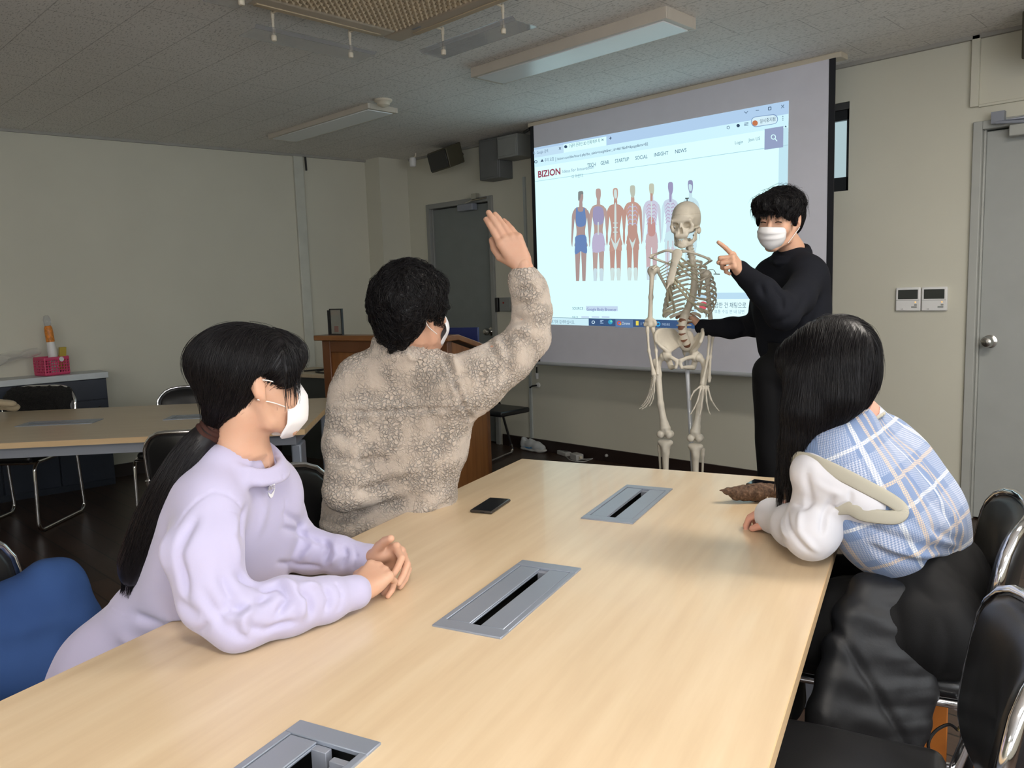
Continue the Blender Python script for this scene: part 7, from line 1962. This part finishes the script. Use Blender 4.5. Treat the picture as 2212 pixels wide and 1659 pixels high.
    band('shirt_collar', nr, .042, .006, [unit(p - nb) - sd * .3 for p in nr], m_wh, root)
    # black skirt over hips and thighs
    K = SDF(np.minimum(hip, kn[0][2]) - (.35, .35, .1), np.maximum(hip, kn[1][1]) + (.32, .35, .25), .0075)
    K.cone(P(1950, 1215, 1.93), P(2035, 1215, 1.98), .085, .085, .03); K.cone(P(1985, 1290, 1.88), P(2065, 1290, 1.98), .105, .105, .04)
    for h0, k0, a0 in kn: K.path([h0, k0], [.118, .095], .04); K.path([k0, a0 + up * .15], [.09, .085], .04)
    K.plane((0, 0, .684), (0, 0, 1), lo=(-9, -9, -9), hi=tl(1.2, 0)) if False else None
    ed = MTM.inverted(); a_ = np.array(ed.to_3x3()); g = [K.lo[i] + K.h * np.arange(K.n[i]) for i in range(3)]; X, Y, Z = np.meshgrid(*g, indexing='ij'); lx = a_[0, 0] * X + a_[0, 1] * Y + a_[0, 2] * Z + ed[0][3]
    K.v = np.maximum(K.v, np.minimum(1.212 - lx, Z - .685).astype(np.float32))
    sobj('skirt', K, cloth_mat('black_skirt', (.007, .007, .0075, 1), .75), root, 1, lambda V, N: V + N * (fnoise(V, 6, 31, 2) * .005 + np.abs(fnoise(V * np.array([1, 1, .3]), 13, 33, 1)) * .006)[:, None])
    for h0, k0, a0 in kn:
        s_ = SDF(a0 - .25, a0 + .3, .006); s_.cone(a0 - up * .035, a0 + f * .16 - up * .048, .046, .036, .02, flat=(up, .8)); s_.plane((0, 0, .004), (0, 0, -1)); sobj('shoe', s_, m_black, root)
    cov = lambda p: (p[:, 2] > .4) & (np.linalg.norm(p - hc, axis=1) > .155) & ((p - wrR) @ hf < .0)
    V = tuck(V, [J, S, K], cov, .02, 4); lo_ = V[Q].mean(1); Q = Q[((lo_ - wrL) @ cfx < .0) | (np.linalg.norm(lo_ - wrL, axis=1) > .12)]
    lo_ = V[Q].mean(1); Q = Q[~((np.linalg.norm(lo_ - wrR, axis=1) < .1) & ((lo_ - wrR) @ hf > 0))]
    lv, lq = LB_.surf(1); lv = tuck(lv, [K], lambda p: p[:, 2] > .2, .02, 4)
    lh = SDF(wrL - .1, wrL + .15, .0024); hl = cfx; lh.cone(wrL - cfx * .05, wrL, .024, .025, .01); hand(lh, wrL, hl, -up, unit(VF * .7 + up * .2), [(40, 50, 30)] * 4, [(.8, .4, .3), (.95, .1, .3), (1, 0, .3)], .88)
    set_body(root, joinVQ((V, Q), A.surf(1), lh.surf(1), (lv, lq)), skin_mat('rosy_skin', (.62, .33, .25, 1)))
    # padded black coat over the lap, hanging down beside the chair
    coat = thing('padded_coat', 'black quilted coat draped over the lap of the person in the plaid vest', 'coat', tuple(float(v) for v in (*tl(1.3, -.75)[:2], 0)))
    KS = SDF(P(1850, 1420, 1.75) - (.34, .34, .36), P(1850, 1420, 1.80) + (.3, .34, .30), .0065)
    rows = [((1868, 1275, 1.83), (1930, 1290, 1.82), .035), ((1838, 1330, 1.80), (1975, 1365, 1.80), .038), ((1815, 1400, 1.78), (1982, 1425, 1.79), .036), ((1800, 1470, 1.76), (1985, 1490, 1.78), .034), ((1780, 1540, 1.74), (1972, 1560, 1.77), .034), ((1765, 1610, 1.73), (1955, 1640, 1.76), .03), ((1755, 1680, 1.72), (1945, 1720, 1.76), .03)]
    for a, b, r in rows: KS.cone(P(*a), P(*b), r, r, .03)
    for r0, r1 in zip(rows, rows[1:]):
        for t in np.linspace(0, 1, 7):
            KS.cone(P(*r0[0]) * (1 - t) + P(*r0[1]) * t, P(*r1[0]) * (1 - t) + P(*r1[1]) * t, .030, .030, .02)
    X, Y, Z = np.meshgrid(*[KS.lo[i] + KS.h * np.arange(KS.n[i]) for i in range(3)], indexing='ij'); lx = a_[0, 0] * X + a_[0, 1] * Y + a_[0, 2] * Z + ed[0][3]
    KS.v = np.maximum(KS.v, np.minimum(1.215 - lx, Z - .685).astype(np.float32))
    def quilt(V, N):
        ax = unit(P(1920, 1450, 1.78) - P(1900, 1300, 1.81)); q = V @ ax
        bx = VR; puff = np.abs(np.sin(q * PI / .03)) ** .6 * .002; crease = -.008 * np.exp(-((((V @ bx) - (P(1880, 1400, 1.78) @ bx)) - (q - q.mean()) * .55) / .012) ** 2)
        right = 1 / (1 + np.exp(-((V @ bx) - (P(1900, 1400, 1.78) @ bx)) / .02))
        return V + N * (puff * right + crease + fnoise(V, 12, 5, 2) * .003)[:, None]
    m_coat = plain('dark_shell_fabric', (.0075, .008, .010, 1), .55, bump=.3, bscale=120)
    sobj('coat_body', KS, m_coat, coat, 1, quilt)
    # long straight hair
    Hh = lambda x, y, z: hc + Rh @ (np.array([x, y, z]) * .97)
    S = SDF(hc - (.22, .22, .38), hc + (.2, .2, .17), .0048)
    for c_, r_ in (((0, -.024, .046), (.094, .112, .092)), ((0, -.05, .0), (.092, .075, .09)), ((0, .05, .05), (.080, .065, .06)), ((.03, -.03, .09), (.06, .07, .045))): S.ell(Hh(*c_), r_, Rh, .02)
    S.path([P(1842, 800, 1.93), P(1838, 862, 1.92)], [.046, .036], .03)
    S.path([P(1790, 800, 1.90), P(1792, 860, 1.885), P(1768, 905, 1.88)], [.075, .060, .036], .035)
    S.path([P(1745, 820, 1.90), P(1738, 890, 1.89), P(1728, 950, 1.90), P(1712, 1010, 1.93), P(1704, 1050, 1.95)], [.055, .045, .032, .018, .008], .025)
    S.path([P(1722, 830, 1.97), P(1712, 900, 1.96), P(1702, 960, 1.98), P(1690, 1030, 2.0), P(1685, 1060, 2.0)], [.026, .024, .018, .011, .006], .02)
    S.ell(Hh(0, .105, -.06), (.07, .075, .10), Rh, .008, 'sub')
    part = Hh(-.02, .03, .13)
    def comb(p):
        q = (p - hc) @ Rh; top = np.clip((q[:, 2] - .02) / .09, 0, 1)[:, None]; side = np.stack([np.sign(q[:, 0] + .02) * 1.0, np.full(len(q), -.15), np.full(len(q), -.4)], 1) @ Rh.T
        dn = np.tile(np.array([0, 0, -1.]) - VR * .03, (len(p), 1)); return side * top + dn * (1.1 - top)
    V, Q = S.surf(1); N = vnormals(V, Q); V = V + N * (np.sin((V @ VR) * 420 + fnoise(V, 6, 4) * 3) * .0008 + fnoise(V * np.array([1, 1, .25]), 16, 8, 1) * .0018)[:, None]
    s1 = strands(S, 8500, comb, .17, seeds=V, r=.0005, lift=(.0, .0035), wob=.10, seed=3, seg=12)
    tips = V[(V[:, 2] < P(1720, 980, 1.93)[2]) | ((V @ VR < P(1735, 900, 1.93) @ VR) & (V[:, 2] < hc[2] - .08))]
    s2 = strands(S, 900, lambda p: np.tile(np.array([0, 0, -1.]) - VR * .06, (len(p), 1)), .09, seeds=tips, r=.0006, lift=(.0, .004), wob=.10, seed=4, free=lambda p, t: np.full(len(p), t > .35))
    s2[0][:, 2] = np.maximum(s2[0][:, 2], .7225)
    s3 = strands(S, 160, comb, .12, seeds=V, r=.0004, lift=(.002, .008), wob=.35, seed=7, off_end=.004)
    V, Q = joinVQ((V, Q), s1, s2, s3); sobj('hair', S, m_hair, root, V=V, Q=Q)
    g = []
    for z, w, y0 in ((.0, .040, .106), (-.02, .056, .118), (-.045, .062, .124), (-.075, .058, .122), (-.10, .044, .106), (-.115, .028, .088)):
        g.append([(w * math.sin(a) * 1.06, y0 * (.28 + .72 * math.cos(a)) + .004, z) for a in np.linspace(-1.35, 1.35, 9)])
    mk = mask_shell('mask', lambda x, y, z: hc + Rh @ (np.array([x, y, z]) * .95), Rh, g, root, sub=1)
    for q in (-1, 1): wbuild(MB().tube(spline([Hh(q * .060, .05, -.004), Hh(q * .076, .012, .012), Hh(q * .083, -.016, .020)], 5), .0013, 6), 'ear_loop', m_strap, mk, smooth=True)
    return root
person_vest()

# ------------------------------------------------------------------ person at the left border: a bent knee in blue cloth
def person_knee():
    up = np.array([0, 0, 1.])
    k = P(112, 1276, 1.95); k2 = P(45, 1330, 1.70); hipc = P(-190, 1430, 1.80); hipc[2] = .55
    foot = P(215, 1620, 1.95); foot[2] = .06; sh0 = P(228, 1480, 1.93)
    root = bpy.data.objects.new('person', bpy.data.meshes.new('person')); COL.objects.link(root); root.location = (float(hipc[0]), float(hipc[1]), 0)
    tag(root, 'person at the left picture edge, only a bent knee in blue trousers showing', 'person')
    B = SDF(np.minimum(np.minimum(hipc, k), foot) - (.34, .34, .06), np.maximum(np.maximum(hipc, k), foot) + (.34, .34, .75), .0075)
    tor = hipc + up * .30; B.path([hipc, tor, tor + up * .2], [.13, .13, .10], .05); B.cone(tor + up * .2, tor + up * .32, .05, .05, .03); hk = tor + up * .44; Rk = frame(95); head(B, hk, Rk, 1.0)
    B.path([hipc, P(30, 1345, 1.93), k, sh0, foot + up * .05], [.06, .05, .05, .04, .035], .02)
    k3 = hipc + unit(k - hipc) * .38 - VF * .12; k3[2] = .54; f3 = k3.copy(); f3[2] = .09; B.path([hipc, k3, f3], [.08, .055, .038], .02)
    T = SDF(np.minimum(np.minimum(hipc, k), foot) - (.3, .3, .06), np.maximum(np.maximum(hipc, k), foot) + (.25, .25, .2), .0075)
    T.cone(hipc - VF * .05, hipc + VF * .06, .14, .14, .03)
    T.path([hipc, P(30, 1345, 1.93), k], [.115, .095, .078], .03); T.path([k, P(150, 1352, 1.94), sh0, P(236, 1560, 1.93)], [.072, .072, .066, .062], .025)
    T.path([k + VF * .0 - up * .04, P(105, 1420, 1.93)], [.06, .08], .04); T.path([hipc, k3, f3], [.105, .085, .07], .03)
    den = cloth_mat('blue_twill_trousers', (.030, .072, .205, 1), .85, .25, 500, .12)
    def wr(V, N): return V + N * (fnoise(V * np.array([1, 1, .5]), 7, 3, 2) * .006)[:, None]
    sobj('trousers', T, den, root, 1, wr)
    Hs = SDF(hk - .17, hk + .17, .006); HL = lambda x, y, z: hk + Rk @ np.array([x, y, z])
    for c_, r_ in (((0, -.022, .058), (.090, .106, .078)), ((0, -.055, .01), (.084, .066, .09)), ((0, .055, .075), (.074, .058, .04))): Hs.ell(HL(*c_), r_, Rk, .02)
    Hs.ell(HL(0, .105, -.045), (.08, .095, .085), Rk, .01, 'sub')
    for q in (-1, 1): Hs.ell(HL(q * .085, .0, -.02), (.026, .034, .045), Rk, .008, 'sub')
    hv, hq = Hs.surf(1); sobj('hair', Hs, m_hair, root, V=joinVQ((hv, hq), strands(Hs, 1800, lambda p: np.tile([0, 0, -1.], (len(p), 1)) * .8 + (p - HL(0, -.02, .1)) * 5, .06, seeds=hv, r=.0008, lift=(0, .004)))[0], Q=joinVQ((hv, hq), strands(Hs, 1800, lambda p: np.tile([0, 0, -1.], (len(p), 1)) * .8 + (p - HL(0, -.02, .1)) * 5, .06, seeds=hv, r=.0008, lift=(0, .004)))[1])
    Sx = SDF(tor - .42, tor + .42, .008); Sx.path([hipc + up * .1, tor, tor + up * .2], [.15, .15, .12], .05)
    for q in (-1, 1):
        s0 = tor + up * .17 + Rk[:, 0] * q * .13; e0 = s0 + Rk[:, 0] * q * .06 - up * .25 - Rk[:, 1] * .11; w0 = hipc + up * .17 + Rk[:, 1] * .06 + Rk[:, 0] * q * .10
        Sx.path([s0, e0, w0], [.06, .05, .042], .03); hs = [e0, w0]; B.path([s0, e0, w0], [.04, .035, .025], .01)
    V, Q = B.surf(1); V = tuck(V, [T, Sx], lambda p: (p[:, 2] > .12) & (p[:, 2] < tor[2] + .22) & ((p - w0) @ Rk[:, 1] < .01), .015, 4); set_body(root, (V, Q), m_skin)
    for a in (foot + up * .02, f3):
        s_ = SDF(a - .25, a + .25, .007); fw = unit(np.array([*(k - hipc)[:2], 0])); s_.cone(a - up * .03, a + fw * .16 - up * .045, .045, .035, .02); s_.plane((0, 0, .004), (0, 0, -1)); sobj('shoe', s_, m_black, root)
person_knee()
# ------------------------------------------------------------------ small things on the tables and the floor
def phone(label, p, ax, L=.150, W=.073, T=.009):
    o = thing('phone', label, 'phone', p, math.atan2(ax[1], ax[0]))
    MB().box(-L / 2, L / 2, -W / 2, W / 2, 0, T).build('phone_case', plain('dark_brown_phone_case', (.035, .028, .022, 1), .4), o, bevel=.004, seg=3)
    MB().box(-L / 2 + .004, L / 2 - .004, -W / 2 + .004, W / 2 - .004, T - .001, T + .0004).build('phone_screen', plain('black_glass', (.006, .006, .008, 1), .07), o, bevel=.001)
    MB().box(-L / 2 - .0004, -L / 2 + .001, -.012, .002, .003, .006).build('charging_port', m_pit, o)
    return o
a, b, c, d = (onz(*q, .722) for q in ((1016, 1106), (1061, 1112), (1102, 1084), (1060, 1076)))
phone('black smartphone in a dark case lying on the table before the person in fleece', tuple((a + b + c + d) / 4 * np.array([1, 1, 0]) + np.array([0, 0, .7205])), unit(c - b))
q = onz(1668, 1050, .722); phone('dark smartphone lying behind the brown root, partly under the long hair', (q[0], q[1], .7205), unit(onz(1720, 1052, .722) - onz(1640, 1042, .722)))
# cassava root
def root_veg():
    a, b = onz(1592, 1072, .74), onz(1712, 1066, .74); a[2] = b[2] = .749; ax = unit(b - a)
    S = SDF(np.minimum(a, b) - .07, np.maximum(a, b) + .07, .0026)
    S.path([a, a * .6 + b * .4, b], [.0225, .0265, .022], .01); S.path([a - ax * .008 + (0, 0, .004), a - ax * .030 + (0, 0, .008)], [.010, .012], .008); S.cone(a - ax * .034 + (0, 0, .010), a - ax * .052 + (0, 0, .012), .005, .002, .003)
    t = NT('rough_brown_bark'); co = t.coord(); n = t.noise(co, 90, 4, .65)
    t.set(t.ramp(n, [(.3, (.045, .024, .014, 1)), (.55, (.13, .075, .045, 1)), (.75, (.24, .15, .10, 1))]), .85); t.bump(n, .8, .004)
    V, Q = S.surf(1); N = vnormals(V, Q); V = V + N * (fnoise(V, 60, 3, 2) * .0022 + fnoise((V @ np.outer(ax, ax)), 40, 5, 1) * .0012)[:, None]; V[:, 2] = np.maximum(V[:, 2], .7206)
    o = sobj('brown_root', S, t.m, V=V, Q=Q); base_at(o, (float(a[0]), float(a[1]), .72))
    tag(o, 'rough brown root vegetable lying on the table beside the long-haired person', 'root vegetable')
    wbuild(MB().lathe([(.003, 0), (.0032, .002), (.001, .003)], a + np.array([0, 0, .0]) - VF * .024 + ax * .085 - np.array([0, 0, .012]), -VF, 8), 'pale_scar', m_cream, o)
root_veg()
# cream cloth on the side table
S = SDF(onz(12, 888, .74) - .22, onz(12, 888, .74) + .22, .006); c0 = onz(-10, 900, .72)
def fp(px, py, z): q = onz(px, py, z); return q
S.cone(fp(-25, 872, .80), fp(30, 880, .765), .036, .034, .01, flat=((0, 0, 1), .7)); S.cone(fp(-20, 868, .82), fp(24, 872, .80), .03, .028, .008, flat=((0, 0, 1), .7)); S.cone(fp(-30, 905, .75), fp(8, 902, .75), .03, .028, .01)
S.plane((0, 0, .7205), (0, 0, -1)); V, Q = S.surf(1); N = vnormals(V, Q); V = V + N * (fnoise(V, 30, 2, 2) * .003)[:, None]; V[:, 2] = np.maximum(V[:, 2], .7207)
o = sobj('folded_cloth', S, cloth_mat('cream_knit_cloth', (.46, .38, .26, 1)), V=V, Q=Q); base_at(o, tuple(float(v) for v in c0)); tag(o, 'folded cream knitted cloth on the left end of the side table', 'cloth')
# dark coat on the far chair
S = SDF(onz(70, 870, .75) - (.42, .42, .36), onz(70, 870, .75) + (.42, .42, .2), .009)
p0 = np.array(cA.location); ca = cA.rotation_euler.z; Rc = np.array([[math.cos(ca), -math.sin(ca), 0], [math.sin(ca), math.cos(ca), 0], [0, 0, 1]])
CP = lambda x, y, z: p0 + Rc @ np.array([x, y, z])
S = SDF(p0 + (-.42, -.42, .3), p0 + (.42, .42, .98), .009)
for x in np.linspace(-.17, .17, 5): S.cone(CP(x, -.30, .54), CP(x, -.28, .77), .055, .05, .03); S.cone(CP(x, -.28, .77), CP(x, -.20, .56), .045, .05, .03)
S.cone(CP(-.16, -.27, .79), CP(.14, -.27, .80), .055, .05, .03); S.ell(CP(.0, -.05, .54), (.2, .2, .06), Rc, .04)
t = NT('black_fur_and_cloth'); n = t.noise(t.coord(), 160, 3, .7); t.set(t.ramp(n, [(.35, (.004, .004, .004, 1)), (.7, (.022, .020, .018, 1))]), .9); t.bump(n, .9, .01)
o = sobj('dark_coat', S, t.m, None, 1, lambda V, N: V + N * (fnoise(V, 16, 4, 2) * .012 + fnoise(V, 60, 6, 1) * .004)[:, None]); base_at(o, tuple(p0)); tag(o, 'black fluffy coat hanging over a chair beyond the side table', 'coat')
# trainers by the skirting
m_tr = cloth_mat('off_white_leather', (.50, .52, .53, 1), .6, .1); m_sole = plain('white_rubber_sole', (.46, .46, .45, 1), .6); m_bl = plain('blue_tick_mark', (.05, .24, .52, 1), .5)
def trainer(label, p, az):
    o = thing('trainer', label, 'shoe', p, az)           # local x towards the toe, 0.29 m long
    S = SDF((-.17, -.07, -.01), (.17, .07, .14), .0035); Z = np.array([0, 0, 1.])
    S.path([(-.10, 0, .055), (-.02, 0, .055), (.05, 0, .045), (.105, 0, .036)], [.036, .036, .036, .032], .03); S.cone((-.10, 0, .04), (-.105, 0, .088), .034, .026, .02); S.cone((-.02, 0, .07), (-.045, 0, .105), .026, .012, .02, flat=((1, .6, 0), .6))
    S.ell((-.075, 0, .105), (.042, .022, .05), None, .008, 'sub'); S.plane((0, 0, .02), (0, 0, -1)); S.path([(-.125, 0, .075), (-.13, 0, .098)], [.012, .008], .01)
    u = sobj('upper', S, m_tr); u.parent = o
    q = SDF((-.18, -.08, -.01), (.18, .08, .06), .0035); q.path([(-.10, 0, .014), (.0, 0, .012), (.09, 0, .014), (.125, 0, .02)], [.040, .038, .040, .028], .02, flat=(Z, .45)); q.plane((0, 0, .001), (0, 0, -1)); s2 = sobj('sole', q, m_sole); s2.parent = o
    for sd in (-1, 1):
        pts = [(-.085, .040), (-.05, .032), (-.01, .033), (.03, .046), (.055, .064), (.045, .047), (.02, .030), (-.02, .024), (-.05, .026)]
        mb = MB(); mb.prism([(x, -sd * .0365, z) for x, z in pts], (0, -sd * .002, 0)); k = mb.build('side_tick', m_bl, o)
    l = MB()
    for i in range(4): x = .0 + .018 * i; l.tube([(x, -.026, .078 - .01 * i), (x + .004, 0, .090 - .011 * i), (x, .026, .078 - .01 * i)], .0022, 6)
    l.build('laces', m_strap, o, smooth=True)
p1 = onz(1152, 974, 0); p2 = onz(1122, 970, 0)
trainer('off-white trainer with blue tick, nearer one of the pair by the skirting', (p1[0], p1[1] + .0, 0), math.radians(-2)); trainer('off-white trainer half hidden behind its twin by the skirting', (p1[0] - .20, p1[1] + .08, 0), math.radians(4))
# power strip, adapter, lead and plug
m_dw = plain('dull_white_plastic', (.42, .42, .41, 1), .5)
sp0, sp1 = onz(1212, 981, 0), onz(1240, 990, 0); ax = unit(sp1 - sp0)
o = thing('power_strip', 'white power strip lying on the dark floor near the front wall', 'power strip', (*sp0[:2], 0), math.atan2(ax[1], ax[0]))
MB().box(-.02, .12, -.03, .03, 0, .035).build('strip_body', m_dw, o, bevel=.006)
for i in range(2): MB().lathe([(.019, 0), (.019, .002), (.016, .002), (.016, -.004)], (.02 + .055 * i, 0, .035), (0, 0, 1), 16).build('socket', m_boxg2, o)
q = onz(1246, 994, 0); o = thing('power_adapter', 'white square charger plugged in at the end of the power strip', 'charger', (*q[:2], 0), math.atan2(ax[1], ax[0]))
MB().box(-.05, .05, -.035, .035, .002, .055).build('adapter_body', m_dw, o, bevel=.007); MB().box(.05, .066, -.012, .012, .015, .04).build('cable_socket', m_cream, o, bevel=.002)
cc = [onz(x, y, z) for x, y, z in ((1253, 991, .03), (1266, 992, .015), (1280, 990, .008), (1286, 985, .006), (1276, 979, .006), (1254, 975, .008), (1236, 976, .01), (1224, 984, .006), (1230, 993, .006), (1248, 997, .006), (1266, 996, .006), (1282, 990, .006))]
o = MB().tube(spline(cc, 6), .0035, 6).build('charging_lead', m_dw, None, smooth=True); base_at(o, tuple(float(v) for v in cc[3])); tag(o, 'thin white lead curling round the charger on the floor', 'cable')
q = onz(1197, 975, .0); o = thing('round_plug', 'round white plug head lying between the trainers and the power strip', 'plug', (*q[:2], 0), 0)
MB().lathe([(.022, 0), (.026, .006), (.026, .03), (.018, .04)], (0, 0, .026), unit([-.3, -1, .2]), 18).tube([(0, .0, .02), (.04, .01, .012), (.09, .0, .012)], .011, 8).build('plug_head', m_dw, o, smooth=True)
q = onz(1335, 977, .05); tag(MB().lathe([(.012, 0), (.012, .012), (.006, .02)], (q[0], 4.915, .05), (0, -1, 0), 14).build('door_stop', m_dw, smooth=True), 'tiny white knob on the dark skirting below the screen', 'knob')
# paper bag and handbag under the chair at the right
bp = onz(2010, 1655, 0); bp = tl(1.38, -.60, 0)
o = thing('paper_bag', 'orange paper bag with white lettering on the floor under the right-hand chair', 'bag', tuple(bp), MR)
m_or = plain('orange_paper', (.42, .125, .012, 1), .6)
MB().box(-.08, .08, -.04, .04, 0, .36).build('bag_body', m_or, o, bevel=.003)
def mtext(s, size, mat, name, parent, M):
    cu = bpy.data.curves.new('t', 'FONT'); cu.body = s; cu.size = size; cu.extrude = .0006; ob = bpy.data.objects.new('t', cu); COL.objects.link(ob); dg = bpy.context.evaluated_depsgraph_get(); dg.update()
    me = bpy.data.meshes.new_from_object(ob.evaluated_get(dg)); bpy.data.objects.remove(ob); me.transform(M); k = link_mesh(name, me, mat, parent); return k
mtext('HAEON UNIVERSITY', .034, m_white, 'bag_lettering', o, Matrix.Translation((-.004, -.0412, .35)) @ Matrix.Rotation(PI / 2, 4, 'X') @ Matrix.Rotation(-PI / 2, 4, 'Z'))
hb = tl(1.56, -.62, 0); o = thing('handbag', 'black bag with brass clasp and thin looped strap under the right-hand chair', 'bag', tuple(hb), MR)
MB().box(-.07, .10, -.06, .06, 0, .27).build('bag_body', m_leather, o, bevel=.02, seg=3)
m_br = plain('brass', (.55, .42, .18, 1), .25, 1.0)
hk = P(2082, 1548, 1.72); uu, vv = VR, -VD
wbuild(MB().tube([hk + (uu * math.cos(a) + vv * math.sin(a)) * .008 for a in np.linspace(0, 2 * PI, 17)[:-1]], .0022, 6, closed=True).tube([hk - vv * .008, hk - vv * .03 - uu * .012], .0035, 8), 'clasp', m_br, o, smooth=True)
wbuild(MB().tube(spline([hk - vv * .03 - uu * .012, P(2050, 1565, 1.74), P(2020, 1580, 1.75), P(2005, 1610, 1.75), P(2020, 1650, 1.76)], 6), .0035, 8), 'strap', m_black, o, smooth=True)

m_mark = plain('grey_print', (.18, .16, .16, 1), .6)
for _o in LGO: mtext('LG', .009, m_mark, 'maker_mark', _o, Matrix.Translation((-.036, -.0208, .008)) @ Matrix.Rotation(PI / 2, 4, 'X'))
